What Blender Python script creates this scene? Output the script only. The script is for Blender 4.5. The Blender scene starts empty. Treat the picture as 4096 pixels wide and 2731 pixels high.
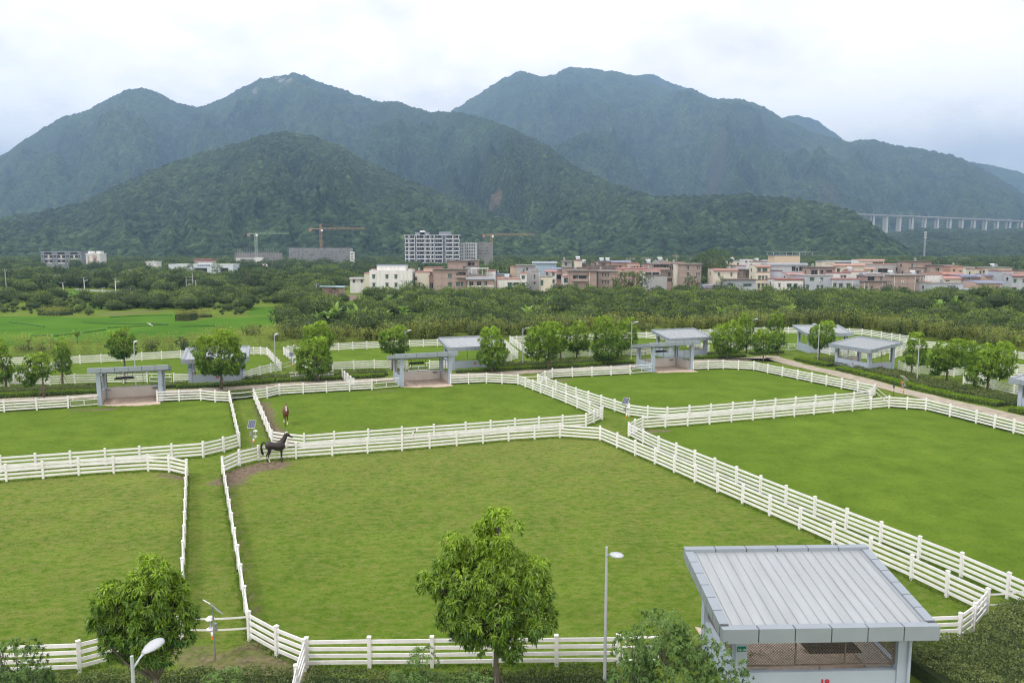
import bpy, math, random
import numpy as np
from math import radians as R, sin, cos, pi
from mathutils import Vector

# ------------------------------------------------------------------ camera, sky, sun, exposure
S = bpy.context.scene
C = S.collection
F0 = 3100.0; TH = math.atan((1365.5-1000.0)/F0); CAMH = 17.5
cd = bpy.data.cameras.new('camera'); cd.lens = F0/4096*36; cd.sensor_width = 36
cd.clip_start = .5; cd.clip_end = 40000
cam = bpy.data.objects.new('camera', cd); C.objects.link(cam)
cam.location = (0, 0, CAMH); cam.rotation_euler = (pi/2-TH, 0, 0); S.camera = cam
S.render.engine = 'CYCLES'
S.cycles.use_denoising = True; S.cycles.denoiser = 'OPENIMAGEDENOISE'; S.cycles.denoising_prefilter = 'NONE'; S.cycles.denoising_input_passes = 'RGB_ALBEDO_NORMAL'; S.cycles.use_adaptive_sampling = False; S.cycles.filter_width = 1.2
S.cycles.max_bounces = 6; S.cycles.diffuse_bounces = 3; S.cycles.transparent_max_bounces = 8
S.cycles.volume_bounces = 0
S.view_settings.view_transform = 'Standard'; S.view_settings.look = 'None'
S.view_settings.gamma = 1; S.view_settings.exposure = 0.0

W = bpy.data.worlds.new('World'); S.world = W; W.use_nodes = True
nt = W.node_tree; N = nt.nodes; L = nt.links; N.clear()
def nn(t, **k):
    n = N.new(t)
    for a, b in k.items():
        if a in n.inputs.keys(): n.inputs[a].default_value = b
        else: setattr(n, a, b)
    return n
sky = nn('ShaderNodeTexSky'); sky.sky_type = 'NISHITA'; sky.sun_disc = False
sky.sun_elevation = R(54); sky.sun_rotation = R(232); sky.air_density = 1.0; sky.dust_density = 1.5
skb = nn('ShaderNodeBackground', Strength=.11); L.new(sky.outputs[0], skb.inputs[0])
tc = nn('ShaderNodeTexCoord'); sp = nn('ShaderNodeSeparateXYZ'); L.new(tc.outputs['Generated'], sp.inputs[0])
ab = nn('ShaderNodeMath', operation='ABSOLUTE'); L.new(sp.outputs[2], ab.inputs[0])
ad = nn('ShaderNodeMath', operation='ADD'); L.new(ab.outputs[0], ad.inputs[0]); ad.inputs[1].default_value = .42
dx = nn('ShaderNodeMath', operation='DIVIDE'); L.new(sp.outputs[0], dx.inputs[0]); L.new(ad.outputs[0], dx.inputs[1])
dy = nn('ShaderNodeMath', operation='DIVIDE'); L.new(sp.outputs[1], dy.inputs[0]); L.new(ad.outputs[0], dy.inputs[1])
cb = nn('ShaderNodeCombineXYZ'); L.new(dx.outputs[0], cb.inputs[0]); L.new(dy.outputs[0], cb.inputs[1])
n1 = nn('ShaderNodeTexNoise', Scale=2.1, Detail=8.0, Roughness=.52, Distortion=.35); L.new(cb.outputs[0], n1.inputs['Vector'])
n2 = nn('ShaderNodeTexNoise', Scale=3.4, Detail=6.0, Roughness=.6); L.new(cb.outputs[0], n2.inputs['Vector'])
r1 = nn('ShaderNodeValToRGB'); L.new(n1.outputs['Fac'], r1.inputs[0])
e = r1.color_ramp.elements; e[0].position = .31; e[0].color = (1.17, 1.07, 1.01, 1); e[1].position = .53; e[1].color = (1.50, 1.39, 1.30, 1)
m_ = r1.color_ramp.elements.new(.41); m_.color = (1.28, 1.19, 1.13, 1)
r2 = nn('ShaderNodeValToRGB'); L.new(n2.outputs['Fac'], r2.inputs[0])
e = r2.color_ramp.elements; e[0].position = .36; e[0].color = (.82, .825, .85, 1); e[1].position = .54; e[1].color = (1, 1, 1, 1)
mc = nn('ShaderNodeMix'); mc.data_type = 'RGBA'; mc.blend_type = 'MULTIPLY'; mc.inputs[0].default_value = 1
L.new(r1.outputs[0], mc.inputs[6]); L.new(r2.outputs[0], mc.inputs[7])
gz = nn('ShaderNodeMapRange'); L.new(ab.outputs[0], gz.inputs[0])
for i_, v_ in enumerate((0.0, .32, 1.32, 1.0)): gz.inputs[i_+1].default_value = v_
mg = nn('ShaderNodeMix'); mg.data_type = 'RGBA'; mg.blend_type = 'MULTIPLY'; mg.inputs[0].default_value = 1; L.new(mc.outputs[2], mg.inputs[6]); L.new(gz.outputs[0], mg.inputs[7])
cbk = nn('ShaderNodeBackground', Strength=1.34); L.new(mg.outputs[2], cbk.inputs[0])
r3 = nn('ShaderNodeMapRange'); L.new(n2.outputs['Fac'], r3.inputs[0])
r3.inputs[1].default_value = .62; r3.inputs[2].default_value = .74; r3.inputs[3].default_value = 1.0; r3.inputs[4].default_value = .88
mx = nn('ShaderNodeMixShader'); L.new(r3.outputs[0], mx.inputs[0]); L.new(skb.outputs[0], mx.inputs[1]); L.new(cbk.outputs[0], mx.inputs[2])
out = nn('ShaderNodeOutputWorld'); L.new(mx.outputs[0], out.inputs[0])

sl = bpy.data.lights.new('sun', 'SUN'); sl.energy = 2.2; sl.angle = R(10); sl.color = (1, .96, .9)
so = bpy.data.objects.new('sun', sl); C.objects.link(so); so.rotation_euler = (R(36), 0, R(-52)); so.location = (-60, -40, 120)

# ------------------------------------------------------------------ helpers
def at(u, v, z=0.0):
    """survey point: where the sight line through (u, v) of the 4096 x 2731 picture meets height z"""
    x = u-2048.0; y = 1365.5-v
    d = (x, F0*cos(TH)+y*sin(TH), -F0*sin(TH)+y*cos(TH)); t = (z-CAMH)/d[2]
    return Vector((d[0]*t, d[1]*t, z))
def atd(u, v, d):
    """point on that sight line at distance d along the view"""
    x = u-2048.0; y = 1365.5-v
    k = (F0*cos(TH)+y*sin(TH))
    return Vector((x/k*d, d, CAMH+d*(-F0*sin(TH)+y*cos(TH))/k))

def tag(o, label=None, cat=None, group=None, kind=None):
    if label: o['label'] = label
    if cat: o['category'] = cat
    if group: o['group'] = group
    if kind: o['kind'] = kind
    return o
def empty(name, loc=(0, 0, 0), rz=0.0):
    o = bpy.data.objects.new(name, None); C.objects.link(o); o.location = loc; o.rotation_euler = (0, 0, rz); o.empty_display_size = .3
    return o
def link(name, me, parent=None, loc=None, rz=None):
    o = bpy.data.objects.new(name, me); C.objects.link(o)
    if parent is not None: o.parent = parent
    if loc is not None: o.location = loc
    if rz is not None: o.rotation_euler = (0, 0, rz)
    return o
def copy_tree(o, parent=None):
    c = o.copy(); C.objects.link(c); c.parent = parent
    for ch in list(o.children): copy_tree(ch, c)
    return c
def npmesh(name, V, Q, mats, mi=None, attrs=None, smooth=False):
    """numpy mesh of quads (or tris) Q over verts V"""
    V = np.ascontiguousarray(V, dtype=np.float32); Q = np.ascontiguousarray(Q, dtype=np.int32)
    me = bpy.data.meshes.new(name); k = Q.shape[1]
    me.vertices.add(len(V)); me.vertices.foreach_set('co', V.ravel())
    me.loops.add(Q.size); me.loops.foreach_set('vertex_index', Q.ravel())
    me.polygons.add(len(Q)); me.polygons.foreach_set('loop_start', np.arange(len(Q), dtype=np.int32)*k)
    me.polygons.foreach_set('loop_total', np.full(len(Q), k, dtype=np.int32))
    if mi is not None: me.polygons.foreach_set('material_index', np.asarray(mi, dtype=np.int32))
    me.polygons.foreach_set('use_smooth', np.full(len(Q), smooth, dtype=bool))
    for an, (dom, arr) in (attrs or {}).items():
        a = me.attributes.new(an, 'FLOAT', dom); a.data.foreach_set('value', np.ascontiguousarray(arr, dtype=np.float32))
    me.update(calc_edges=True)
    for m in (mats if isinstance(mats, (list, tuple)) else [mats]): me.materials.append(m)
    return me

class MB:
    def __init__(s): s.v = []; s.f = []; s.m = []
    def add(s, vs, fs, m=0):
        n = len(s.v); s.v += [tuple(v) for v in vs]; s.f += [tuple(i+n for i in f) for f in fs]; s.m += [m]*len(fs)
    def box(s, x, y, z, sx, sy, sz, rz=0.0, m=0, pitch=0.0):
        """centre x, y, BOTTOM z"""
        c, n = cos(rz), sin(rz); vs = []
        for dz in (0, sz):
            for ax, ay in ((-.5, -.5), (.5, -.5), (.5, .5), (-.5, .5)):
                a, b = ax*sx, ay*sy; vs.append((x+a*c-b*n, y+a*n+b*c, z+dz))
        s.add(vs, [(0, 3, 2, 1), (4, 5, 6, 7), (0, 1, 5, 4), (1, 2, 6, 5), (2, 3, 7, 6), (3, 0, 4, 7)], m)
    def bar(s, a, b, w, h, m=0, up=(0, 0, 1)):
        a = Vector(a); b = Vector(b); d = (b-a)
        if d.length < 1e-6: return
        d.normalize(); u = Vector(up); sd = d.cross(u)
        if sd.length < 1e-4: sd = d.cross(Vector((1, 0, 0)))
        sd.normalize(); u = sd.cross(d).normalized(); vs = []
        for p in (a, b):
            for i, j in ((-.5, -.5), (.5, -.5), (.5, .5), (-.5, .5)): vs.append(p+sd*(i*w)+u*(j*h))
        s.add(vs, [(0, 1, 2, 3), (4, 7, 6, 5), (0, 4, 5, 1), (1, 5, 6, 2), (2, 6, 7, 3), (3, 7, 4, 0)], m)
    def tube(s, a, b, r0, r1=None, n=8, m=0):
        s.path([a, b], [r0, r0 if r1 is None else r1], n, m)
    def path(s, ps, rs, n=8, m=0, caps=True):
        ps = [Vector(p) for p in ps]; base = len(s.v); ref = None
        for i, p in enumerate(ps):
            d = (ps[min(i+1, len(ps)-1)]-ps[max(i-1, 0)]).normalized()
            if ref is None: ref = Vector((1, 0, 0)) if abs(d.x) < .9 else Vector((0, 1, 0))
            a = (ref-d*ref.dot(d)).normalized(); ref = a; b = d.cross(a)
            for k in range(n):
                t = 2*pi*k/n; s.v.append(tuple(p+(a*cos(t)+b*sin(t))*rs[i]))
        for i in range(len(ps)-1):
            for k in range(n):
                q = base+i*n; s.f.append((q+k, q+(k+1) % n, q+n+(k+1) % n, q+n+k)); s.m.append(m)
        if caps:
            s.f.append(tuple(base+k for k in reversed(range(n)))); s.m.append(m)
            s.f.append(tuple(base+(len(ps)-1)*n+k for k in range(n))); s.m.append(m)
    def lathe(s, c, prof, n=16, m=0, sx=1.0, sy=1.0):
        base = len(s.v)
        for r, z in prof:
            for k in range(n):
                t = 2*pi*k/n; s.v.append((c[0]+r*cos(t)*sx, c[1]+r*sin(t)*sy, c[2]+z))
        for i in range(len(prof)-1):
            for k in range(n):
                q = base+i*n; s.f.append((q+k, q+(k+1) % n, q+n+(k+1) % n, q+n+k)); s.m.append(m)
        s.f.append(tuple(base+k for k in reversed(range(n)))); s.m.append(m)
        s.f.append(tuple(base+(len(prof)-1)*n+k for k in range(n))); s.m.append(m)
    def prism(s, poly, z0, z1, m=0):
        n = len(poly); vs = [(p[0], p[1], z0) for p in poly]+[(p[0], p[1], z1) for p in poly]
        s.add(vs, [tuple(reversed(range(n))), tuple(range(n, 2*n))]+[(i, (i+1) % n, n+(i+1) % n, n+i) for i in range(n)], m)
    def mesh(s, name, mats, smooth=False):
        me = bpy.data.meshes.new(name); me.from_pydata(s.v, [], s.f); me.update()
        for m in (mats if isinstance(mats, (list, tuple)) else [mats]): me.materials.append(m)
        me.polygons.foreach_set('material_index', s.m)
        if smooth: me.polygons.foreach_set('use_smooth', [True]*len(s.f))
        return me
    def build(s, name, mats, parent=None, smooth=False, loc=None, rz=None):
        return link(name, s.mesh(name, mats, smooth), parent, loc, rz)

# ------------------------------------------------------------------ value noise, cells
def hsh(ix, iy, seed=0):
    h = (ix.astype(np.int64)*374761393+iy.astype(np.int64)*668265263+seed*974634777) & 0x7fffffff
    h = ((h ^ (h >> 13))*1274126177) & 0x7fffffff
    return ((h ^ (h >> 16)) & 0xffffff)/float(0xffffff)
def vnoise(x, y, seed=0):
    x = np.asarray(x, float); y = np.asarray(y, float)
    ix = np.floor(x); iy = np.floor(y); fx = x-ix; fy = y-iy; fx = fx*fx*(3-2*fx); fy = fy*fy*(3-2*fy)
    a = hsh(ix, iy, seed); b = hsh(ix+1, iy, seed); c = hsh(ix, iy+1, seed); d = hsh(ix+1, iy+1, seed)
    return (a*(1-fx)+b*fx)*(1-fy)+(c*(1-fx)+d*fx)*fy
def fbm(x, y, o=5, seed=0, ridged=False):
    t = 0; a = .5; s = 0
    for i in range(o):
        n = vnoise(x*2**i, y*2**i, seed+i*17)
        if ridged: n = 1-abs(2*n-1)
        t = t+a*n; s += a; a *= .5
    return t/s
def cells(x, y, size, seed=0):
    gx = x/size; gy = y/size; ix = np.floor(gx); iy = np.floor(gy)
    best = np.full(x.shape, 9.0); rid = np.zeros(x.shape)
    for di in (-1, 0, 1):
        for dj in (-1, 0, 1):
            cx = ix+di; cy = iy+dj
            px = cx+.15+.7*hsh(cx, cy, seed); py = cy+.15+.7*hsh(cx, cy, seed+5)
            d = np.hypot(gx-px, gy-py); k = d < best; best = np.where(k, d, best); rid = np.where(k, hsh(cx, cy, seed+9), rid)
    return best, rid

# ------------------------------------------------------------------ materials
def mat(name, col, rough=.8, var=.12, scale=3.0, metal=0.0, bump=0.0, bscale=None, spec=.3, col2=None, stretch=None):
    m = bpy.data.materials.new(name); m.use_nodes = True; t = m.node_tree; b = t.nodes['Principled BSDF']
    b.inputs['Roughness'].default_value = rough; b.inputs['Metallic'].default_value = metal
    b.inputs['Specular IOR Level'].default_value = spec
    tcn = t.nodes.new('ShaderNodeTexCoord'); src = tcn.outputs['Object']
    if stretch:
        mp = t.nodes.new('ShaderNodeMapping'); mp.inputs['Scale'].default_value = stretch; t.links.new(src, mp.inputs[0]); src = mp.outputs[0]
    n = t.nodes.new('ShaderNodeTexNoise'); n.inputs['Scale'].default_value = scale; n.inputs['Detail'].default_value = 5
    t.links.new(src, n.inputs['Vector'])
    r = t.nodes.new('ShaderNodeValToRGB'); r.color_ramp.elements[0].position = .3; r.color_ramp.elements[1].position = .7
    c2 = col2 or [c*(1+var) for c in col]; c1 = [c*(1-var) for c in col]
    r.color_ramp.elements[0].color = (*c1, 1); r.color_ramp.elements[1].color = (*c2, 1)
    t.links.new(n.outputs['Fac'], r.inputs[0]); t.links.new(r.outputs[0], b.inputs['Base Color'])
    if bump:
        bn = t.nodes.new('ShaderNodeBump'); bn.inputs['Strength'].default_value = bump; bn.inputs['Distance'].default_value = .02
        n3 = t.nodes.new('ShaderNodeTexNoise'); n3.inputs['Scale'].default_value = bscale or scale*6; t.links.new(src, n3.inputs['Vector'])
        t.links.new(n3.outputs['Fac'], bn.inputs['Height']); t.links.new(bn.outputs[0], b.inputs['Normal'])
    return m
def leafmat(name, dark, light, per_obj=.25, trans=.25, rough=.45, spec=.35):
    """leaf colour from a per-leaf value (young leaves paler, crown tops and upturned sides too), varied per plant"""
    m = bpy.data.materials.new(name); m.use_nodes = True; t = m.node_tree; b = t.nodes['Principled BSDF']
    b.inputs['Roughness'].default_value = rough; b.inputs['Specular IOR Level'].default_value = spec
    a = t.nodes.new('ShaderNodeAttribute'); a.attribute_name = 'tint'
    oi = t.nodes.new('ShaderNodeObjectInfo')
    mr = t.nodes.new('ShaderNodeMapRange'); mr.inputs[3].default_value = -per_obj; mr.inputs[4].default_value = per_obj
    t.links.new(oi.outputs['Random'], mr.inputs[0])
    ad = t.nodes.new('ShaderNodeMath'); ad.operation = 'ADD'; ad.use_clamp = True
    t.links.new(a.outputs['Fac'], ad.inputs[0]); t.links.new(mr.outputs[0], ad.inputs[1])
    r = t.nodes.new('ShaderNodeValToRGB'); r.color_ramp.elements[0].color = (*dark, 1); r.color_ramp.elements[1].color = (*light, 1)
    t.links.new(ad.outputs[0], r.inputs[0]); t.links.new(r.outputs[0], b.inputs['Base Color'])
    tr = t.nodes.new('ShaderNodeBsdfTranslucent'); t.links.new(r.outputs[0], tr.inputs[0])
    mx = t.nodes.new('ShaderNodeMixShader'); mx.inputs[0].default_value = trans
    t.links.new(b.outputs[0], mx.inputs[1]); t.links.new(tr.outputs[0], mx.inputs[2])
    t.links.new(mx.outputs[0], t.nodes['Material Output'].inputs[0])
    return m
def brickmat(name, c1, c2, mortar, dirt=.35):
    m = bpy.data.materials.new(name); m.use_nodes = True; t = m.node_tree; b = t.nodes['Principled BSDF']; b.inputs['Roughness'].default_value = .9
    tcn = t.nodes.new('ShaderNodeTexCoord'); mp = t.nodes.new('ShaderNodeMapping'); mp.inputs['Rotation'].default_value = (R(90), 0, 0)
    t.links.new(tcn.outputs['Object'], mp.inputs[0])
    br = t.nodes.new('ShaderNodeTexBrick'); t.links.new(mp.outputs[0], br.inputs['Vector'])
    br.inputs['Color1'].default_value = (*c1, 1); br.inputs['Color2'].default_value = (*c2, 1); br.inputs['Mortar'].default_value = (*mortar, 1)
    br.inputs['Scale'].default_value = 1; br.inputs['Brick Width'].default_value = .24; br.inputs['Row Height'].default_value = .08; br.inputs['Mortar Size'].default_value = .008
    n = t.nodes.new('ShaderNodeTexNoise'); n.inputs['Scale'].default_value = .9; n.inputs['Detail'].default_value = 6; t.links.new(tcn.outputs['Object'], n.inputs['Vector'])
    r = t.nodes.new('ShaderNodeValToRGB'); r.color_ramp.elements[0].position = .45; r.color_ramp.elements[1].position = .72
    r.color_ramp.elements[0].color = (0, 0, 0, 1); r.color_ramp.elements[1].color = (dirt*1.6, dirt*1.6, dirt*1.6, 1); t.links.new(n.outputs['Fac'], r.inputs[0])
    mx = t.nodes.new('ShaderNodeMix'); mx.data_type = 'RGBA'; mx.inputs[7].default_value = (*mortar, 1)
    t.links.new(r.outputs[0], mx.inputs[0]); t.links.new(br.outputs[0], mx.inputs[6]); t.links.new(mx.outputs[2], b.inputs['Base Color'])
    return m
M = {}
M['white'] = mat('white_rail', (.76, .76, .74), .5, .08, 1.6, bump=.08, col2=(.83, .83, .83))
_t = M['white'].node_tree; _b = _t.nodes['Principled BSDF']; _src = _b.inputs['Base Color'].links[0].from_socket
_g = _t.nodes.new('ShaderNodeNewGeometry'); _z = _t.nodes.new('ShaderNodeSeparateXYZ'); _t.links.new(_g.outputs['Position'], _z.inputs[0])
_n = _t.nodes.new('ShaderNodeTexNoise'); _n.inputs['Scale'].default_value = 2.3; _n.inputs['Detail'].default_value = 6; _n.inputs['Roughness'].default_value = .75; _t.links.new(_g.outputs['Position'], _n.inputs['Vector'])
_r = _t.nodes.new('ShaderNodeMapRange'); _r.inputs[1].default_value = .5; _r.inputs[2].default_value = .78; _r.inputs[4].default_value = .55; _t.links.new(_n.outputs['Fac'], _r.inputs[0])
_l = _t.nodes.new('ShaderNodeMapRange'); _l.inputs[1].default_value = .45; _l.inputs[2].default_value = .0; _l.inputs[3].default_value = .35; _l.inputs[4].default_value = 1.0; _t.links.new(_z.outputs[2], _l.inputs[0])
_m = _t.nodes.new('ShaderNodeMath'); _m.operation = 'MULTIPLY'; _t.links.new(_r.outputs[0], _m.inputs[0]); _t.links.new(_l.outputs[0], _m.inputs[1])
_x = _t.nodes.new('ShaderNodeMix'); _x.data_type = 'RGBA'; _t.links.new(_m.outputs[0], _x.inputs[0]); _t.links.new(_src, _x.inputs[6]); _x.inputs[7].default_value = (.30, .31, .22, 1); _t.links.new(_x.outputs[2], _b.inputs['Base Color'])
M['steelw'] = mat('white_pipe', (.8, .8, .8), .35, .03)
M['grey_roof'] = mat('roof_metal', (.345, .372, .395), .42, .075, 1.6, metal=.25, spec=.4, stretch=(1.6, .22, 1))
M['fascia'] = mat('fascia_metal', (.275, .315, .36), .45, .05, .8, metal=.2)
M['joint'] = mat('dark_joint', (.06, .065, .07), .8)
M['wallblue'] = mat('blue_grey_paint', (.35, .41, .49), .7, .05, .7, bump=.05, bscale=30)
M['cream'] = mat('cream_plaster', (.62, .58, .54), .8, .06, .9)
M['sand'] = mat('sand', (.56, .45, .37), .95, .22, 2.2, bump=.6, bscale=9)
M['path'] = mat('lane_sand', (.32, .28, .215), .95, .2, 1.1, bump=.5, bscale=8, col2=(.42, .37, .30))
M['frame'] = mat('brown_frame', (.16, .13, .11), .6)
M['black'] = mat('black_metal', (.03, .03, .033), .5)
M['galv'] = mat('galvanised', (.32, .33, .34), .4, .1, 5, metal=.5)
M['lamp'] = mat('lamp_paint', (.44, .465, .50), .35, .04, 3, metal=.1)
M['lens'] = mat('lamp_lens', (.5, .52, .55), .2, .02)
M['solar'] = mat('solar_cell', (.05, .06, .11), .2, .25, 12, spec=.6)
M['solarf'] = mat('solar_frame', (.6, .62, .63), .4)
M['red'] = mat('red_paint', (.42, .02, .035), .5)
M['redlamp'] = mat('red_plastic', (.62, .09, .06), .4)
M['orange'] = mat('orange_bottle', (.75, .22, .02), .4)
M['green_sign'] = mat('green_enamel', (.0, .16, .12), .4)
M['bark'] = mat('bark', (.13, .115, .09), .9, .3, 9, bump=.5, stretch=(1, 1, .3))
M['stake'] = mat('stake_wood', (.15, .11, .08), .9, .3, 6)
M['mango'] = leafmat('mango_leaf', (.030, .105, .012), (.33, .50, .032), .06, .35, .38, .45)
M['orchard'] = leafmat('orchard_leaf', (.024, .055, .015), (.19, .27, .05), .42, .3, .55, .25)
M['dark_tree'] = leafmat('evergreen_leaf', (.026, .060, .022), (.10, .16, .045), .15, .25)
M['camphor'] = leafmat('camphor_leaf', (.05, .12, .028), (.20, .32, .085), .1, .35)
M['bed'] = leafmat('bed_leaf', (.045, .082, .018), (.23, .28, .085), .05, .3)
M['hedge'] = leafmat('hedge_leaf', (.09, .18, .008), (.27, .42, .016), .05, .4)
M['bamboo'] = leafmat('bamboo_leaf', (.10, .135, .025), (.42, .45, .11), .1, .4, .6)
M['banana'] = leafmat('banana_leaf', (.09, .20, .04), (.36, .52, .08), .1, .4)
M['blade'] = leafmat('grass_blade', (.06, .13, .015), (.17, .27, .035), 0, .4, .7, .1)
M['core'] = mat('foliage_core', (.035, .055, .018), .95, .3, 8)  # solid dark fill inside beds and crowns, closes the gaps between leaves
# ------------------------------------------------------------------ paddock outlines (surveyed at the foot of the fence posts)
PA = [(-620,1976),(27,1927),(316,1903),(593,1885),(678,1889),(748,1906),(733,2331),(729,2567),(500,2640),(318,2688),(0,2700),(-420,2716)]
PB = [(891,1895),(959,1864),(1036,1845),(1608,1803),(2034,1764.5),(2239.5,1750.5),(2400,1762),(2620,1857),(3078,2063),(3645,2319),(3943,2462),(3892,2524),(3835,2568),(3640,2578),
      (2473,2660),(1228,2674),(1108,2623),(999,2561)]
PC = [(-560,1690),(17.8,1649),(274,1632.6),(402,1622),(630,1609),(803.5,1601.7),(862,1608),(919,1610),(959,1790),(896,1809),(813,1829),(560,1849),(283,1869.7),(5,1890),(-600,1935)]
PD = [(1016,1600),(1069,1593),(1118,1581),(1488,1559.6),(1603,1549),(1802,1537.6),(1945.7,1532),(2072,1538.6),(2162,1574),(2263,1614),(2409,1679),(2376,1693),(2344,1707),(2250,1714),(1863,1745),
      (1338,1785.5),(1217,1795),(1147,1788),(1089,1778.5)]
PE = [(2150.6,1537),(2181,1524),(2210,1513),(2520,1498),(2613,1490),(2772,1480.6),(2892,1476),(3015,1481.5),(3190,1519),(3498,1582),(3478,1604),(3415,1614),(3100,1643),(2843,1666),(2669,1680),(2590,1675),(2516,1665),(2304,1595)]
PF = [(2514.5,1747),(2538,1733),(2570,1718),(2837,1697),(3176,1666),(3555.5,1631),(3627,1636),(3702,1642),(3904,1694),(4054,1733),(4420,1830),(4560,2560),(4240,2490),(3844,2308),(3143,2019),(2633,1806)]
PG = [(-330,1482),(102,1460),(136,1458),(172,1463),(34,1547),(-40,1553),(-420,1575)]
PH = [(285,1457.5),(321,1455.8),(647,1438),(1016,1419),(1043,1419),(1069,1422),(1126,1485),(1084,1491),(1040,1502),(970,1528),(761,1534),(697,1533),(590,1531),(300,1536),(201,1542),(62,1538)]
PI = [(1136,1420),(1153,1415),(1178,1411),(1468,1396),(1749,1385),(1985,1375),(2012,1381),(2071,1436),(2018,1452),(1985,1466),(1812,1477),(1718,1478),(1628,1477),(1498,1475),(1332,1481.5),(1250,1484),(1192,1462)]
PJ = [(2040,1373),(2067,1371.6),(2400,1360),(2585,1354),(2637,1359),(2700,1373),(2835,1412),(2690,1423),(2514,1420),(2302,1429),(2210,1437),(2118,1428)]
PK = [(2760,1347),(2840,1342),(3056,1333),(3300,1336),(3447,1341),(3566,1360),(3632,1370),(3655,1380),(3480,1440),(3368,1431),(3270,1412),(3100,1402),(2920,1398)]
PL_ = [(3700,1393),(3808,1403),(3894,1411),(4060,1435),(4400,1492),(4200,1492),(4000,1494),(3870,1500),(3815,1507),(3676,1498),(3594,1480),(3560,1440)]
PM = [(3853,1535.5),(3870,1522),(4050,1512),(4300,1500),(4600,1600),(4100,1592),(4054,1580),(3899,1542)]
def wpoly(p): return [at(*q) for q in p]
PADS = dict(A=wpoly(PA), B=wpoly(PB), C=wpoly(PC), D=wpoly(PD), E=wpoly(PE), F=wpoly(PF), G=wpoly(PG), H=wpoly(PH), I=wpoly(PI), J=wpoly(PJ), K=wpoly(PK), L=wpoly(PL_), M=wpoly(PM))
DRY = dict(A=.50, B=.46, C=.3, D=.3, E=.2, F=.2, G=.2, H=.25, I=.12, J=.1, K=.1, L=.15, M=.4)
def inside(x, y, poly):
    r = np.zeros(x.shape, bool); n = len(poly)
    for i in range(n):
        x0, y0 = poly[i][0], poly[i][1]; x1, y1 = poly[(i+1) % n][0], poly[(i+1) % n][1]
        if y0 == y1: continue
        k = ((y0 > y) != (y1 > y)) & (x < (x1-x0)*(y-y0)/(y1-y0)+x0); r ^= k
    return r
def segdist(x, y, a, b):
    ax, ay = a[0], a[1]; bx, by = b[0]-ax, b[1]-ay; l = bx*bx+by*by+1e-9
    t = np.clip(((x-ax)*bx+(y-ay)*by)/l, 0, 1); return np.hypot(x-ax-t*bx, y-ay-t*by)
# bare-earth marks: survey points, half width (m), strength
WEAR = [([(918,1910),(930,1990),(958,2160),(990,2330),(1035,2500)], .5, .72), ([(905,1925),(960,1890),(1040,1868),(1105,1860)], 1.6, 1.2), ([(950,1900),(1010,1880),(1075,1866)], 1.3, 1.15),
        ([(650,1899),(735,1912)], .8, .9), ([(735,1930),(715,2200),(700,2500)], .5, .55), ([(1045,1612),(1075,1690),(1120,1760)], 1.3, .95), ([(1110,1745),(1190,1785),(1300,1780)], 1.2, 1.1),
        ([(1160,1843),(1600,1815),(2040,1775),(2240,1760),(2400,1775)], .5, .6), ([(2400,1775),(2620,1872),(3078,2085),(3640,2350),(3870,2490)], .5, .45), ([(1030,2590),(1110,2650),(1230,2700)], 1.4, .8),
        ([(740,2620),(900,2660),(1060,2680)], 1.6, .75), ([(840,1800),(930,1790)], 1.1, .8), ([(2225,1522),(2275,1519)], 1.2, .9), ([(2430,1650),(2560,1675)], .8, .5), ([(2590,1725),(2660,1722)], 1.0, .9),
        ([(2540,1750),(2700,1812),(2900,1895),(3300,2065),(3900,2330)], .6, .6), ([(2190,1560),(2330,1612),(2440,1655)], .5, .6), ([(290,1640),(360,1638),(460,1634)], 1.0, .8), ([(1500,1565),(1590,1562)], .9, .8),
        ([(380,1640),(440,1641)], .5, 1.0), ([(1385,1815),(900,1905),(830,1990)], .4, .3), ([(3900,2545),(4090,2440)], 1.2, .6), ([(760,1850),(900,1815)], .8, .5), ([(800,2100),(790,2350),(800,2560)], 1.0, .42),
        ([(2760,1960),(2980,2040),(3300,2190)], .4, .3), ([(2000,1290),(2300,1290)], 3, .8), ([(1560,1290),(1780,1283)], 6, .8), ([(2170,1268),(2270,1275)], 4, .9), ([(420,1257),(640,1243)], 4, .9), ([(80,1640),(270,1630)], .6, .5)]
def lines(*pts): return np.concatenate([np.arange(a, b, s) for a, b, s in pts])
gx = lines((-9000,-1500,700),(-1500,-300,60),(-300,-80,5),(-80,100,.75),(100,320,5),(320,1500,60),(1500,9001,700))
gy = lines((-300,20,12),(20,60,.5),(60,165,1.0),(165,400,4),(400,1500,40),(1500,12001,700))
GX, GY = np.meshgrid(gx, gy); X = GX.ravel(); Y = GY.ravel()
wear = np.zeros(X.shape); near = (abs(X) < 330) & (Y < 420)
xn = X[near]; yn = Y[near]; wn = np.zeros(xn.shape)
wob = fbm(xn*.5, yn*.5, 4, 3)
for pts, hw, st in WEAR:
    w = [at(*p) for p in pts]; d = np.full(xn.shape, 1e9)
    for a, b in zip(w, w[1:]): d = np.minimum(d, segdist(xn, yn, a, b))
    d = d*(.55+.9*wob); wn = np.maximum(wn, st*np.clip(1.35-d/hw, 0, 1))
dry = .38+.1*fbm(xn*.03, yn*.03, 3, 8); isin = np.zeros(xn.shape)
for k, p in PADS.items():
    m_in = inside(xn, yn, p); dry = np.where(m_in, DRY[k], dry); isin = np.where(m_in, 1, isin)
dry = np.where(inside(xn, yn, PADS['B']), dry+.16*np.clip((yn-44)/26, -1, 1), dry); dry = np.where(inside(xn, yn, PADS['A']), dry+.10*np.clip((yn-42)/16, -1, 1), dry)
aisle = inside(xn, yn, wpoly([(748,1906),(891,1895),(999,2561),(1060,2700),(700,2700),(729,2567)])); dry = np.where(aisle, .5, dry)
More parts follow.
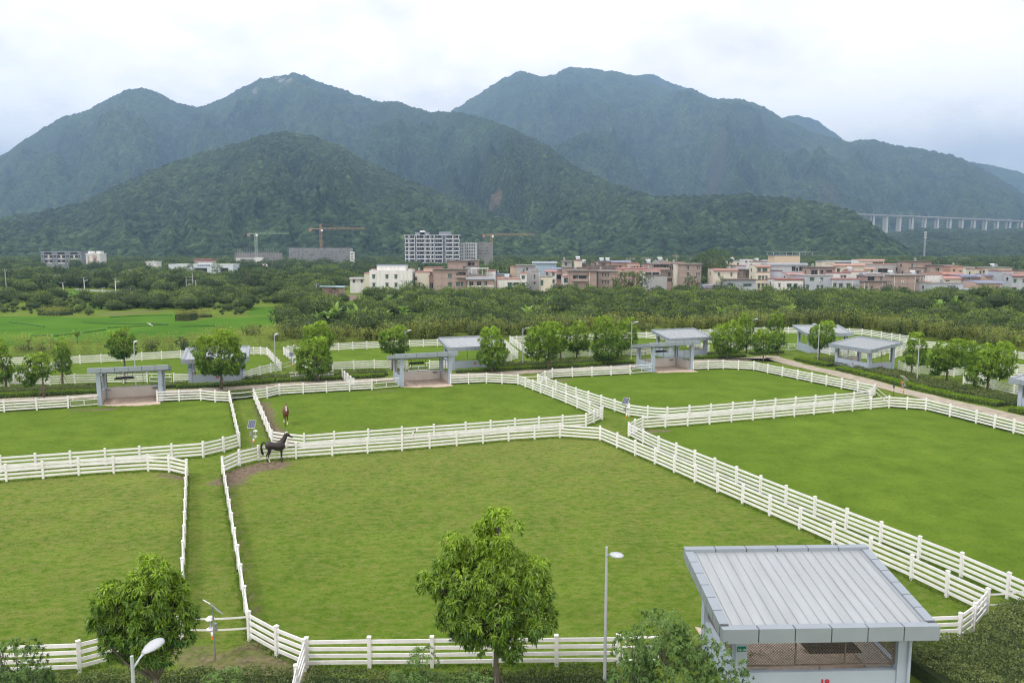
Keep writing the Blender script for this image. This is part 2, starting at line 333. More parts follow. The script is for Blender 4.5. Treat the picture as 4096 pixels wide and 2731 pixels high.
wear[near] = wn; dryf = np.full(X.shape, .5); dryf[near] = dry; inf = np.zeros(X.shape); inf[near] = isin
Z = np.zeros(X.shape); Z[near] = .05*(fbm(xn*.35, yn*.35, 3, 2)-.5)*np.clip((40-abs(yn-60))/20+1, .3, 1)
nx, ny = len(gx), len(gy); I = np.arange(nx*ny).reshape(ny, nx)
Q = np.stack([I[:-1,:-1], I[:-1,1:], I[1:,1:], I[1:,:-1]], -1).reshape(-1, 4)

gm = bpy.data.materials.new('turf'); gm.use_nodes = True; t = gm.node_tree; tn = t.nodes; tl = t.links; bs = tn['Principled BSDF']
bs.inputs['Roughness'].default_value = 1; bs.inputs['Specular IOR Level'].default_value = .04
def tnode(ty, **k):
    n = tn.new(ty)
    for a, b in k.items():
        if a in n.inputs.keys(): n.inputs[a].default_value = b
        else: setattr(n, a, b)
    return n
geo = tnode('ShaderNodeNewGeometry')
def noise(scale, detail=5, rough=.55, stretch=None, dist=0.0):
    n = tnode('ShaderNodeTexNoise', Scale=scale, Detail=detail, Roughness=rough, Distortion=dist)
    if stretch:
        mp = tnode('ShaderNodeMapping'); mp.inputs['Scale'].default_value = stretch; mp.inputs['Rotation'].default_value = (0, 0, R(-8)); tl.new(geo.outputs['Position'], mp.inputs[0]); tl.new(mp.outputs[0], n.inputs['Vector'])
    else: tl.new(geo.outputs['Position'], n.inputs['Vector'])
    return n.outputs['Fac']
def mixc(f, a, b, bt='MIX'):
    m = tnode('ShaderNodeMix'); m.data_type = 'RGBA'; m.blend_type = bt
    for s_, i in ((f, 0), (a, 6), (b, 7)):
        if isinstance(s_, (tuple, float)): m.inputs[i].default_value = (*s_, 1) if isinstance(s_, tuple) else s_
        else: tl.new(s_, m.inputs[i])
    return m.outputs[2]
def rng(f, a, b, c=0.0, d=1.0):
    m = tnode('ShaderNodeMapRange'); tl.new(f, m.inputs[0])
    for i, v in enumerate((a, b, c, d)): m.inputs[i+1].default_value = v
    return m.outputs[0]
def math_(op, a, b, clamp=False):
    m = tnode('ShaderNodeMath'); m.operation = op; m.use_clamp = clamp
    for i, s_ in enumerate((a, b)):
        if isinstance(s_, (int, float)): m.inputs[i].default_value = s_
        else: tl.new(s_, m.inputs[i])
    return m.outputs[0]
def attr(nm):
    a = tnode('ShaderNodeAttribute'); a.attribute_name = nm; return a.outputs['Fac']
big = noise(.045, 4); mid = noise(.32, 5, .6); fine = noise(1.9, 6, .72, (.8, 1.2, 1)); tuft = noise(4.6, 5, .78, (.75, 1.2, 1))
c = mixc(rng(big, .35, .66), (.100, .166, .017), (.138, .214, .025))
c = mixc(rng(mid, .36, .66), c, (.084, .146, .015))
dr = math_('ADD', attr('dry'), math_('MULTIPLY', math_('SUBTRACT', noise(.55, 6, .65), .5), 2.6))
c = mixc(rng(dr, .45, 1.2, 0, .55), c, (.185, .185, .045))
c = mixc(rng(math_('MULTIPLY', fine, math_('ADD', attr('dry'), .6)), .46, .72, 0, .55), c, (.235, .225, .085))
c = mixc(rng(tuft, .54, .70, 0, .7), c, (.055, .115, .018))
c = mixc(rng(fine, .33, .47, .6, 0), c, (.05, .105, .018))
fl = noise(6.5, 4, .75, (.7, 1.25, 1))
c = mixc(rng(fl, .60, .66, 0, .85), c, (.028, .055, .010))
c = mixc(rng(fl, .33, .41, .5, 0), c, (.22, .29, .05))
wr = math_('ADD', attr('wear'), math_('MULTIPLY', math_('SUBTRACT', noise(1.7, 6, .7), .5), .9))
c = mixc(rng(wr, .5, .95, 0, .92), c, mixc(rng(noise(3.5, 5), .35, .65), (.105, .07, .058), (.24, .185, .145)))
tl.new(c, bs.inputs['Base Color'])
bp = tnode('ShaderNodeBump', Strength=.75, Distance=.09); tl.new(math_('ADD', tuft, math_('MULTIPLY', fine, 1.5)), bp.inputs['Height']); tl.new(bp.outputs[0], bs.inputs['Normal'])
ground = tag(link('ground', npmesh('ground', np.stack([X, Y, Z], 1), Q, gm, attrs={'wear': ('POINT', wear), 'dry': ('POINT', dryf)}, smooth=True)), kind='structure')

# ------------------------------------------------------------------ rice fields, lane, far road
def sheet(name, polys, m, z, step=None):
    mb = MB()
    for p in polys:
        q = []
        n = len(p)
        for i in range(n):
            a, b = Vector(p[i]), Vector(p[(i+1) % n]); d = (b-a).length; k = max(1, int(d/(step or 4)))
            for j in range(k):
                w = a.lerp(b, j/k); nr = Vector((-(b-a).y, (b-a).x, 0)).normalized(); s_ = (vnoise(np.array([w.x*.9]), np.array([w.y*.9]), 4)[0]-.5)*(step or 0)*.55
                q.append(w+nr*s_)
        mb.add([(v.x, v.y, z) for v in q], [tuple(range(len(q)))])
    return tag(mb.build(name, m), kind='structure')
rice = mat('rice', (.055, .142, .014), 1, .10, .06, bump=.8, bscale=3, col2=(.085, .185, .018), spec=.03)
sheet('rice_field', [wpoly([(-900,1262),(160,1266),(330,1272),(620,1258),(700,1252),(690,1275),(760,1288),(860,1272),(1105,1266),(1100,1302),(880,1330),(720,1352),(500,1362),(250,1372),(0,1385),(-900,1420)]),
      wpoly([(1000,1232),(1100,1226),(1200,1238),(1130,1262),(1000,1262)]), wpoly([(1210,1222),(1440,1214),(1460,1228),(1300,1234),(1215,1230)]), wpoly([(1300,1192),(1440,1192),(1470,1206),(1330,1208),(1282,1200)]),
      wpoly([(310,1222),(440,1218),(430,1230),(330,1236)]), wpoly([(245,1170),(300,1160),(480,1184),(440,1194),(260,1180)])], rice, .03, 5)
bund = MB()
for pl in ([(40,1290),(130,1301),(175,1308)], [(335,1291),(430,1296),(560,1297),(608,1296)], [(430,1313),(560,1306),(670,1300),(600,1294)], [(140,1346),(250,1342),(350,1330),(420,1320)], [(130,1343),(230,1346)],
           [(720,1308),(860,1305)], [(440,1270),(560,1264),(690,1262)]):
    w = wpoly(pl)
    for a, b in zip(w, w[1:]): bund.bar(a+Vector((0,0,.1)), b+Vector((0,0,.1)), .55, .3)
tag(bund.build('field_bund', mat('bund_grass', (.05,.13,.018), .9, .3, 2)), 'low dark grassy bunds winding across the bright rice field', 'bund', kind='stuff')
lane_up = [(-560,1612),(-100,1600),(158,1587),(398,1576),(690,1558.6),(868,1551),(1060,1538),(1154,1531),(1573,1509.6),(1814,1495.5),(2100,1481.5),(2281,1473.6),(2556,1455),(2786,1439.4),(2935,1434),(3060,1424),(3112,1425),(3154,1437.6),(3224,1458.6),
           (3326,1480),(3466,1513),(3629,1556.5),(3792,1596),(3978.6,1635.7),(4096,1666),(4400,1742)]
lu = wpoly(lane_up); lo = []
for i, p in enumerate(lu):
    d = (lu[min(i+1, len(lu)-1)]-lu[max(i-1, 0)]).normalized(); lo.append(p+Vector((d.y, -d.x, 0))*(3.0 if i < 13 else 3.1))
sheet('lane', [lu+lo[::-1]], M['path'], .045, 1.2)
asph = mat('pale_asphalt', (.26, .26, .27), .9, .08, .5)
sheet('road', [wpoly([(300,1155),(482,1166),(541,1170),(575,1172),(613,1190),(604,1197),(560,1188),(540,1180),(482,1173),(300,1159)])], asph, .05)

# ------------------------------------------------------------------ mountains
def hillmat(name, a, b, c3):
    m = bpy.data.materials.new(name); m.use_nodes = True; t = m.node_tree; b0 = t.nodes['Principled BSDF']; b0.inputs['Roughness'].default_value = .95; b0.inputs['Specular IOR Level'].default_value = .1
    def nd(ty): return t.nodes.new(ty)
    at_ = nd('ShaderNodeAttribute'); at_.attribute_name = 'tint'; r = nd('ShaderNodeValToRGB'); r.color_ramp.elements[0].color = (*a, 1); r.color_ramp.elements[1].color = (*b, 1); t.links.new(at_.outputs['Fac'], r.inputs[0])
    g = nd('ShaderNodeNewGeometry'); n = nd('ShaderNodeTexNoise'); n.inputs['Scale'].default_value = .11; n.inputs['Detail'].default_value = 5; n.inputs['Roughness'].default_value = .7; t.links.new(g.outputs['Position'], n.inputs['Vector'])
    mp = nd('ShaderNodeMapRange'); mp.inputs[1].default_value = .3; mp.inputs[2].default_value = .7; mp.inputs[3].default_value = .5; mp.inputs[4].default_value = 1.5; t.links.new(n.outputs['Fac'], mp.inputs[0])
    vo = nd('ShaderNodeTexVoronoi'); vo.inputs['Scale'].default_value = .105; t.links.new(g.outputs['Position'], vo.inputs['Vector'])
    vs = nd('ShaderNodeSeparateColor'); t.links.new(vo.outputs['Color'], vs.inputs[0])
    v2 = nd('ShaderNodeMapRange'); v2.inputs[3].default_value = .45; v2.inputs[4].default_value = 1.7; t.links.new(vs.outputs[0], v2.inputs[0])
    v3 = nd('ShaderNodeMath'); v3.operation = 'MULTIPLY'; t.links.new(mp.outputs[0], v3.inputs[0]); t.links.new(v2.outputs[0], v3.inputs[1])
    mu = nd('ShaderNodeMix'); mu.data_type = 'RGBA'; mu.blend_type = 'MULTIPLY'; mu.inputs[0].default_value = 1; t.links.new(r.outputs[0], mu.inputs[6]); t.links.new(v3.outputs[0], mu.inputs[7])
    rk = nd('ShaderNodeAttribute'); rk.attribute_name = 'rock'
    m3 = nd('ShaderNodeMix'); m3.data_type = 'RGBA'; t.links.new(rk.outputs['Fac'], m3.inputs[0]); t.links.new(mu.outputs[2], m3.inputs[6]); m3.inputs[7].default_value = (*c3, 1)
    t.links.new(m3.outputs[2], b0.inputs['Base Color'])
    bu = nd('ShaderNodeBump'); bu.inputs['Strength'].default_value = 1; bu.inputs['Distance'].default_value = 9; iv = nd('ShaderNodeMath'); iv.operation = 'SUBTRACT'; iv.inputs[0].default_value = 1; t.links.new(vo.outputs['Distance'], iv.inputs[1]); t.links.new(iv.outputs[0], bu.inputs['Height']); t.links.new(bu.outputs[0], b0.inputs['Normal'])
    return m
def hill(name, ridge, base, du, nr, cell, camp, spur, m, seed, p=1.12, rocks=(), freq=5.0):
    """ridge: (u, v, distance) in 2352-wide survey units; base: distance of the foot; real heightfield with spurs, gullies and tree canopy"""
    K = 4096/2352.0; ridge = np.array(ridge, float); us = np.arange(ridge[0, 0], ridge[-1, 0], du)
    v = np.interp(us, ridge[:, 0], ridge[:, 1]); dr_ = np.interp(us, ridge[:, 0], ridge[:, 2])
    v = np.convolve(np.pad(v, 6, 'edge'), np.hanning(15)[1:-1]/np.hanning(15)[1:-1].sum(), 'same')[6:-6] if du > 2.5 else v
    v = v-(fbm(us/22, us*0, 4, seed, True)-.5)*6*(2500/dr_)**.3
    bd = np.interp(us, [b_[0] for b_ in base], [b_[1] for b_ in base])
    yy = 1365.5-v*K; kk = F0*cos(TH)+yy*sin(TH); zr = CAMH+dr_*(-F0*sin(TH)+yy*cos(TH))/kk; sx_ = (us*K-2048)/kk
    T = np.concatenate([np.linspace(0, 1, nr), [1.03, 1.08, 1.2, 1.4]])
    tt, zz = np.meshgrid(T, zr, indexing='ij'); D = bd+(dr_-bd)*tt; Xw = D*sx_
    th = np.clip(tt, 0, 1); wx = us[None, :]/300.0*freq+.35*(fbm(Xw/400, D/400, 3, seed+3)-.5)*freq
    sp1 = fbm(wx*.8+th*.9+.5*(fbm(Xw/260, D/260, 3, seed+51)-.5), th*2.3, 3, seed+11, True)
    sp2 = fbm(Xw/210+D/500, D/330, 4, seed+21, True)
    z = zz*(th**p)+spur*zz*((sp1-.62)*1.15+.5*(sp2-.6))*np.sin(pi*np.clip(th, 0, 1)**.8)
    back = np.clip(tt-1, 0, 1); z = np.where(tt > 1, zz*(1-back*1.9), z)
    dn, idn = cells(Xw, D, cell, seed)
    d2, id2 = cells(Xw, D, cell*2.6, seed+40)
    z = z+camp*(np.sqrt(np.clip(1-dn*dn*1.4, 0, 1))*(.5+.9*idn)+.5*np.sqrt(np.clip(1-d2*d2*1.4, 0, 1))*id2)*np.clip(z/12+.2, 0, 1)-.5
    tint = np.clip(.55*idn+.3*id2+.9*(fbm(Xw/150, D/150, 4, seed+31)-.45)-.25*(dn-.3), 0, 1)
    rock = np.zeros(z.shape)
    for ru, rt, su, st_, s0 in rocks:
        q = ((us[None, :]-ru)/su)**2+((tt-rt)/st_)**2; rock = np.maximum(rock, s0*np.clip((1.25-q+2.2*(fbm(Xw/25, D/60, 4, seed+77)-.5))*2, 0, 1))
    nv, nu = z.shape; I = np.arange(nv*nu).reshape(nv, nu); Q = np.stack([I[:-1,:-1], I[:-1,1:], I[1:,1:], I[1:,:-1]], -1).reshape(-1, 4)
    me = npmesh(name, np.stack([Xw.ravel(), D.ravel(), z.ravel()], 1), Q, m, attrs={'tint': ('POINT', tint.ravel()), 'rock': ('POINT', rock.ravel())}, smooth=True)
    return tag(link(name, me), kind='structure')
HN = hillmat('forest_near', (.009, .023, .011), (.050, .080, .030), (.30, .19, .14))
HF = hillmat('forest_far', (.009, .022, .012), (.062, .095, .034), (.26, .24, .23))
HP = hillmat('forest_rosy', (.009, .022, .012), (.060, .090, .034), (.10, .065, .06))
hill('forested_hill', [(-160,530,1500),(0,508,1600),(100,490,1700),(200,468,1750),(270,430,1800),(400,376,1900),(520,343,1950),(600,317,2000),(650,307,2000),(720,317,2000),(790,345,2000),(860,385,1950),(950,425,1850),(1060,470,1700),(1200,520,1500),(1330,560,1350)],
     [(-160,1050),(500,1060),(1000,1100),(1330,1080)], 1.15, 260, 12, 6.0, .36, HN, 1, 1.1, [(607,.42,14,.05,.9)], 4.2)
hill('forested_ridge', [(740,300,4000),(800,262,4000),(860,238,3950),(905,235,3900),(985,260,3700),(1060,262,3300),(1130,280,2900),(1200,310,2550),(1260,340,2350),(1310,380,2150),(1400,425,1900),(1500,457,1750),(1600,455,1700),(1700,453,1650),(1800,460,1600),(1900,474,1550),(1960,494,1450),(2020,535,1350),(2110,590,1250)],
     [(740,2500),(1000,2000),(1200,1400),(1400,1150),(1800,1080),(2110,1080)], 1.3, 300, 13, 6.0, .42, HN, 5, 1.05, [(1135,.30,14,.03,.4)], 4.0)
hill('left_mountain', [(-200,440,3900),(-60,395,3900),(0,363,3900),(100,298,4000),(150,268,4000),(190,262,4000),(240,237,4100),(290,210,4100),(330,205,4100),(370,219,4100),(400,238,4150),(450,250,4300),(480,243,4400),(540,214,4500),(600,184,4500),(640,178,4500),(670,171,4500),(700,177,4500),(740,194,4500),(830,224,4400),(880,240,4300),(950,258,4200),(1010,264,4200),(1100,300,4200),(1250,360,4200)],
     [(-200,2300),(400,2350),(1250,2700)], 1.7, 230, 17, 7.5, .36, HF, 9, 1.0, [(648,.93,9,.02,.9),(662,.88,8,.03,.8),(636,.97,5,.015,.9),(708,.86,7,.012,.8),(585,.90,6,.02,.7)], 3.6)
hill('right_mountain', [(960,300,5200),(1030,262,5200),(1060,246,5200),(1110,211,5200),(1160,180,5200),(1195,167,5200),(1250,180,5200),(1270,175,5300),(1310,156,5300),(1350,161,5300),(1420,169,5200),(1456,177,5200),(1500,195,5100),(1540,208,5050),(1570,212,5000),(1585,205,4950),(1600,211,4900),(1615,223,4900),(1640,229,4800),(1665,231,4800),(1700,231,4700),(1750,247,4600),(1790,271,4500),(1860,305,4400),(1940,328,4300),(2010,324,4200),(2040,334,4200),(2100,344,4200),(2180,357,4100),(2230,377,4000),(2290,410,3900),(2340,442,3800),(2420,490,3700)],
     [(960,2700),(1500,2500),(2000,2400),(2420,2400)], 1.9, 240, 19, 8, .38, HP, 14, 1.0, [(1650,.42,20,.07,.45),(1905,.22,20,.04,.35)], 3.4)
hill('far_peak', [(1380,230,6000),(1440,186,6000),(1480,169,6000),(1510,177,6000),(1550,198,6000),(1600,212,6000),(1700,260,6000),(1780,275,6000),(1830,267,6000),(1870,274,6000),(1900,296,6000),(1940,325,6000),(2040,380,5800),(2200,372,5600),(2250,378,5600),(2290,385,5600),(2352,401,5600),(2460,420,5600)],
     [(1380,5400),(2460,4700)], 4, 60, 40, 8, .25, HF, 23, 1.0, [], 5)
hill('foothill', [(1840,590,1900),(1930,562,2000),(2000,545,2080),(2060,537,2100),(2120,528,2120),(2200,529,2120),(2290,532,2120),(2400,524,2120),(2480,520,2120)],
     [(1840,1250),(2480,1250)], 1.5, 120, 13, 4.5, .3, HN, 31, 1.1, [], 5)
# ------------------------------------------------------------------ paddock fences
pm = MB(); pm.box(0, 0, -.05, .15, .15, 1.42); pm.box(0, 0, 1.37, .18, .18, .035); pm.box(0, 0, 1.405, .10, .10, .02)
POST = pm.mesh('post', M['white'])
def fence(poly, closed, label, skip=(), group='white paddock fences', step=2.72):
    """posts and four rails along a polyline; skip: edge numbers left open for shelter or gate"""
    o = empty('paddock_fence', tuple(poly[0][:2])+(0,)); tag(o, label, 'fence', group); org = poly[0].copy(); org.z = 0
    n = len(poly); es = [(i, (i+1) % n) for i in range(n if closed else n-1)]; posts = []; allr = []; rails = None
    for k, (i, j) in enumerate(es):
        if k in skip: rails = None; continue
        if rails is None: rails = [MB() for _ in range(4)]; allr += rails
        a, b = poly[i]-org, poly[j]-org; a.z = b.z = 0; d = (b-a).length; m_ = max(1, round(d/step)); rz = math.atan2((b-a).y, (b-a).x)
        for q in range(m_+1):
            p = a.lerp(b, q/m_)
            if all((p-w[0]).length > .3 for w in posts): posts.append((p, rz))
        for r_, z in enumerate((.27, .57, .875, 1.185)):
            for q in range(m_):
                p0, p1 = a.lerp(b, q/m_), a.lerp(b, (q+1)/m_); jz = random.uniform(-.012, .012)
                rails[r_].bar(p0+Vector((0, 0, z+jz)), p1+Vector((0, 0, z+random.uniform(-.012, .012))), .045, .158)
    for r_ in allr: r_.build('rail', M['white'], o)
    for p, rz in posts:
        q = link('post', POST, o, tuple(p), rz); q.rotation_euler = (random.uniform(-.018, .018), random.uniform(-.018, .018), rz)
    return o
random.seed(4)
P = PADS
fence(P['A'], True, 'white fence round the left near paddock, cut by the picture edge', skip=(11,))
fence(P['B'], True, 'white fence round the big near paddock where the black horse stands', skip=(13,))
fence(P['C'], True, 'white fence round the left middle paddock with the open sand shelter', skip=(2, 3, 14))
fence(P['D'], True, 'white fence round the paddock where the brown horse walks', skip=(3, 4))
fence(P['E'], True, 'white fence round the middle paddock in front of shelter 17', skip=(3, 4))
fence(P['F'], True, 'white fence round the large bright green paddock at the right', skip=(10,))
fence(P['G'], True, 'short white fence of the far left corner paddock by the bamboo', skip=(6,))
fence(P['H'], True, 'white fence round the back paddock behind shelter 04', skip=(9, 11))
fence(P['I'], True, 'white fence round the back paddock behind shelter 05', skip=(9, 11))
fence(P['J'], True, 'white fence of the back paddock behind the row of five mango trees', skip=(6,))
fence(P['K'], True, 'white fence of the back right paddock beside the bamboo hedge', skip=(10,))
fence(P['L'], True, 'white fence right of shelter 13 behind the mango trees', skip=(10,))
fence(P['M'], True, 'white fence pieces at the far right edge behind the last mango tree', skip=(3, 4))
fence([at(1228,2674)+Vector((-.05,-.12,0)), at(1188,2790), at(1166,2900)], False, 'short white fence spur running toward the viewer at the bottom left', group='short white fence spurs', step=2.2)
fence([at(1415,1558)+Vector((0,.3,0)), at(1379,1524), at(1370,1518)], False, 'short white fence spur at the lane behind the brown horse paddock', group='short white fence spurs', step=2.0)

# ------------------------------------------------------------------ horse shelters
def text(body, size, m, parent, loc, rot, name='number', ext=.012, off=.0):
    cu = bpy.data.curves.new(name, 'FONT'); cu.body = body; cu.size = size; cu.extrude = ext; cu.offset = off; cu.align_x = 'CENTER'; cu.align_y = 'CENTER'; cu.resolution_u = 3; cu.materials.append(m)
    tmp = bpy.data.objects.new(name+'_curve', cu); C.objects.link(tmp); bpy.context.view_layer.update()
    me = bpy.data.meshes.new_from_object(tmp.evaluated_get(bpy.context.evaluated_depsgraph_get())); bpy.data.objects.remove(tmp); bpy.data.curves.remove(cu)
    if not me.materials: me.materials.append(m)
    o = link(name, me, parent); o.location = loc; o.rotation_euler = rot; return o
def shelter(cx, cy, ey, label, number=None, detail=False, plate=False, sidenum=None):
    """local -y is the low wall side, local +y the open high side"""
    rz = math.atan2(ey[1], ey[0])-pi/2
    o = empty('horse_shelter', (cx, cy, 0), rz); tag(o, label, 'shelter', 'blue grey horse shelters')
    W2, D2, ZH, ZL = 4.15, 2.95, 4.35, 3.45
    def zt(y): return ZL+(ZH-ZL)*(y+D2)/(2*D2)
    # roof sheet with standing seams
    r = MB(); a = .36
    def slab(x0, x1, y0, y1, dz0, dz1, mb, m=0):
        vs = [(x0, y0, zt(y0)+dz0), (x1, y0, zt(y0)+dz0), (x1, y1, zt(y1)+dz0), (x0, y1, zt(y1)+dz0), (x0, y0, zt(y0)+dz1), (x1, y0, zt(y0)+dz1), (x1, y1, zt(y1)+dz1), (x0, y1, zt(y1)+dz1)]
        mb.add(vs, [(0, 3, 2, 1), (4, 5, 6, 7), (0, 1, 5, 4), (1, 2, 6, 5), (2, 3, 7, 6), (3, 0, 4, 7)], m)
    slab(-W2+a, W2-a, -D2+a*.6, D2-a, -.22, -.09, r)
    for i in range(18):
        x = -W2+.5+i*(2*W2-1.0)/17; slab(x-.010, x+.010, -D2+a, D2-a-.01, -.09, -.05, r)
    r.build('roof', M['grey_roof'], o)
    f = MB(); H = .51; g = .045
    for s_ in (-1, 1):     # low / high edge
        y0, y1 = ((-D2, -D2+a) if s_ < 0 else (D2-a, D2)); zc = zt(-D2 if s_ < 0 else D2)
        for i in range(6):
            x0 = -W2+i*2*W2/6; f.box(x0+W2/6, (y0+y1)/2, zc-H-(.04 if s_ < 0 else 0), 2*W2/6-g, a, H+(.04 if s_ < 0 else 0)+.012)
        f.box(0, (y0+y1)/2, zc-H+.02, 2*W2-.06, a-.05, H-.05, m=1)
    for s_ in (-1, 1):
        x0, x1 = (s_*W2, s_*(W2-a)); x0, x1 = min(x0, x1), max(x0, x1)
        for i in range(6):
            y0 = -D2+a+.01+i*(2*D2-2*a-.02)/6; slab(x0, x1, y0+g/2, y0+(2*D2-2*a-.02)/6-g/2, -H+.03, 0, f)
        slab(x0+.03, x1-.03, -D2+a-.1, D2-a+.1, -H+.06, -.03, f, 1)
    f.build('fascia', [M['fascia'], M['joint']], o)
    # columns and ring beam
    for sx in (-1, 1):
        for yy, zc in ((-2.08, zt(-2.08)-.42), (2.17, zt(2.17)-.42)):
            c = MB(); c.box(0, 0, 0, .44, .44, zc); c.build('column', M['wallblue'], o, loc=(sx*3.17, yy, 0))
    b = MB()
    b.box(0, -2.08, zt(-2.08)-.50, 5.88, .30, .26); b.box(0, 2.17, zt(2.17)-.52, 5.88, .34, .28)
    for sx in (-1, 1): b.bar((sx*3.17, -1.84, zt(-1.84)-.36), (sx*3.17, 1.93, zt(1.93)-.36), .28, .26)
    b.build('beam', M['wallblue'], o)
    # low walls, grey-blue outside, cream inside
    w = MB(); w.box(0, -2.13, 0, 5.88, .2, 1.33); w.build('low_wall', M['wallblue'], o)
    w = MB(); w.box(0, -1.995, 0, 5.88, .05, 1.28); w.build('plaster_lining', M['cream'], o)
    for sx in (-1, 1):
        w = MB(); w.box(sx*3.24, .045, 0, .2, 3.79, 1.33); w.build('low_wall', M['wallblue'], o)
        w = MB(); w.box(sx*3.105, .045, 0, .05, 3.79, 1.28); w.build('plaster_lining', M['cream'], o)
    # wire screens in brown frames
    def screen(p, q, zb, ztop, nbar):
        p = Vector(p); q = Vector(q); d = q-p; m_ = MB()
        for z in (zb, ztop): m_.bar(p+Vector((0, 0, z)), q+Vector((0, 0, z)), .05, .05)
        for i in range(nbar+1): w_ = p+d*(i/nbar); m_.bar(w_+Vector((0, 0, zb+.025)), w_+Vector((0, 0, ztop-.025)), .05, .05)
        for i in (1,): w_ = p+d*.5; m_.bar(w_+Vector((0, 0, 1.33)), w_+Vector((0, 0, zb-.025)), .05, .05)
        s_ = m_.build('screen_frame', M['frame'], o)
        if detail:
            n_ = MB(); Lh = d.length; hgt = ztop-zb; st = .115; k = int((Lh+hgt)/st)+1; u = d.normalized()
            for i in range(k):
                for sg in (1, -1):
                    x0 = i*st-hgt if sg > 0 else i*st; x1 = x0+hgt if sg > 0 else x0-hgt
                    t0 = 0.0; t1 = 1.0
                    if x0 < 0: t0 = (0-x0)/(x1-x0) if x1 != x0 else 0
                    if x1 < 0: t1 = (0-x0)/(x1-x0)
                    if x0 > Lh: t0 = (Lh-x0)/(x1-x0)
                    if x1 > Lh: t1 = (Lh-x0)/(x1-x0)
                    if t1 <= t0: continue
                    n_.bar(p+u*(x0+(x1-x0)*t0)+Vector((0, 0, zb+hgt*t0)), p+u*(x0+(x1-x0)*t1)+Vector((0, 0, zb+hgt*t1)), .014, .014)
            n_.build('wire_mesh', M['frame'], s_)
    screen((-2.92, -2.08, 0), (2.92, -2.08, 0), 1.52, 2.86, 3)
    for sx in (-1, 1): screen((sx*3.2, -1.84, 0), (sx*3.2, 1.93, 0), 1.52, 2.95, 2)
    # hung equipment tray
    ty, tz = (-1.35, 1.80) if detail else (.1, 2.62); h = MB(); h.box(.75, ty, tz, 2.1, .85, .07)
    for x in (-.3, .2, .8, 1.4):
        x += .2; h.tube((x, ty, tz+.06), (x, ty, zt(ty)-.3), .018, n=5); h.bar((x, ty-.35, tz+.16), (x, ty+.35, tz+.16), .04, .04)
    h.tube((-.2, ty-.2, tz+.18), (1.7, ty-.2, tz+.18), .03, n=6); h.tube((-.2, ty+.2, tz+.18), (1.7, ty+.2, tz+.18), .03, n=6)
    h.build('hung_tray', M['black'], o)
    # sand floor spilling out of the open side
    sb = MB(); pts = [(-3, -1.97), (3, -1.97), (3, 2.2), (2.5, 2.7), (1.5, 3.2), (.3, 3.15), (-1, 3.7), (-2.2, 3.9), (-3.2, 3.6), (-3.1, 2.5)]
    rr = random.Random(int(cx*10)); pts = [(x, y+(rr.uniform(-.25, .35) if y > 2 else 0)) for x, y in pts]
    fine = []
    for i, (x, y) in enumerate(pts):
        x2, y2 = pts[(i+1) % len(pts)]
        for k in range(4):
            t_ = k/4; fine.append((x+(x2-x)*t_, y+(y2-y)*t_+(rr.uniform(-.09, .09) if y > 2 and y2 > 2 else 0)))
    sb.prism(fine, 0, .075); sb.build('sand_floor', M['sand'], o)
    tr = MB(); tr.lathe((2.75, -1.78, 1.0), [(.06, 0), (.16, .06), (.21, .14), (.21, .16), (.18, .16)], 12); tr.build('water_bowl', M['galv'], o)
    tr = MB(); tr.lathe((-2.2, -1.8, .92), [(.1, 0), (.3, .10), (.36, .22), (.36, .25), (.31, .25)], 14, sy=.5); tr.build('feed_trough', M['galv'], o)
    dp = MB(); dp.path([(3.35, -2.38, 3.0), (3.35, -2.40, 2.8), (3.35, -2.40, .05)], [.06, .06, .06], 8); dp.build('downpipe', M['wallblue'], o)
    if number: text(number, .38, M['red'], o, (0.15, -2.24, .86), (pi/2, 0, 0), off=.012)
    if sidenum: text(sidenum, .36, M['black'] if sidenum == '17' else M['red'], o, (3.35 if sidenum == '17' else 3.35, .2, .85), (pi/2, 0, pi/2), off=.01)
    if plate:
        q = MB(); q.box(-3.17, -2.31, 2.25, .34, .02, .2); s_ = q.build('door_plate', M['green_sign'], o)
        text('98-18' if number == '18' else '98', .13, M['cream'], s_, (-3.17, -2.324, 2.32), (pi/2, 0, 0), 'plate_text', .002)
    return o
def perp(a): return (-sin(a), cos(a))
A_ = R(2.0); shelter(11.88, 30.5, perp(A_), 'large near horse shelter numbered 18 with sloped metal roof seen from above', '18', True, True)
shelter(-44.5, 89.6, (.342, -.94), 'left open horse shelter with sand floor facing the viewer, left of shelter 04', plate=False)
shelter(-11.9, 101.5, (.338, -.941), 'open horse shelter with sand floor in front of shelter 05')
shelter(22.6, 113.5, (.32, -.947), 'open horse shelter with side number 17, right of the row of five mango trees', sidenum='17')
shelter(-39.55, 102.9, perp(R(16.2)), 'horse shelter numbered 04 half hidden by a round mango tree', '04', plate=True)
shelter(-6.35, 115.5, perp(R(19.5)), 'horse shelter numbered 05 with sloped roof beside a mango tree', '05')
shelter(28.0, 127.1, perp(R(19.0)), 'horse shelter with sloped roof directly behind open shelter 17', None)
shelter(54.0, 134.1, perp(R(3)), 'farthest right horse shelter, its roof crossed by a street lamp', '01')
c_ = Vector((50.9, 109.1)); u_ = Vector((-.34, .94)).normalized(); e_ = Vector((u_.y, -u_.x)); c_ = c_+u_*4.15+e_*2.95
o13 = shelter(c_.x, c_.y, tuple(e_), 'horse shelter with red 13 on two walls beside the sandy lane', '13', plate=True, sidenum='13')
u_ = Vector((-.42, .91)).normalized(); e_ = Vector((u_.y, -u_.x)); k_ = at(4033.5, 1512, 3.45); c_ = Vector((k_.x, k_.y))-u_*4.15+e_*2.95
shelter(c_.x, c_.y, tuple(e_), 'horse shelter cut off by the right edge of the picture', None)

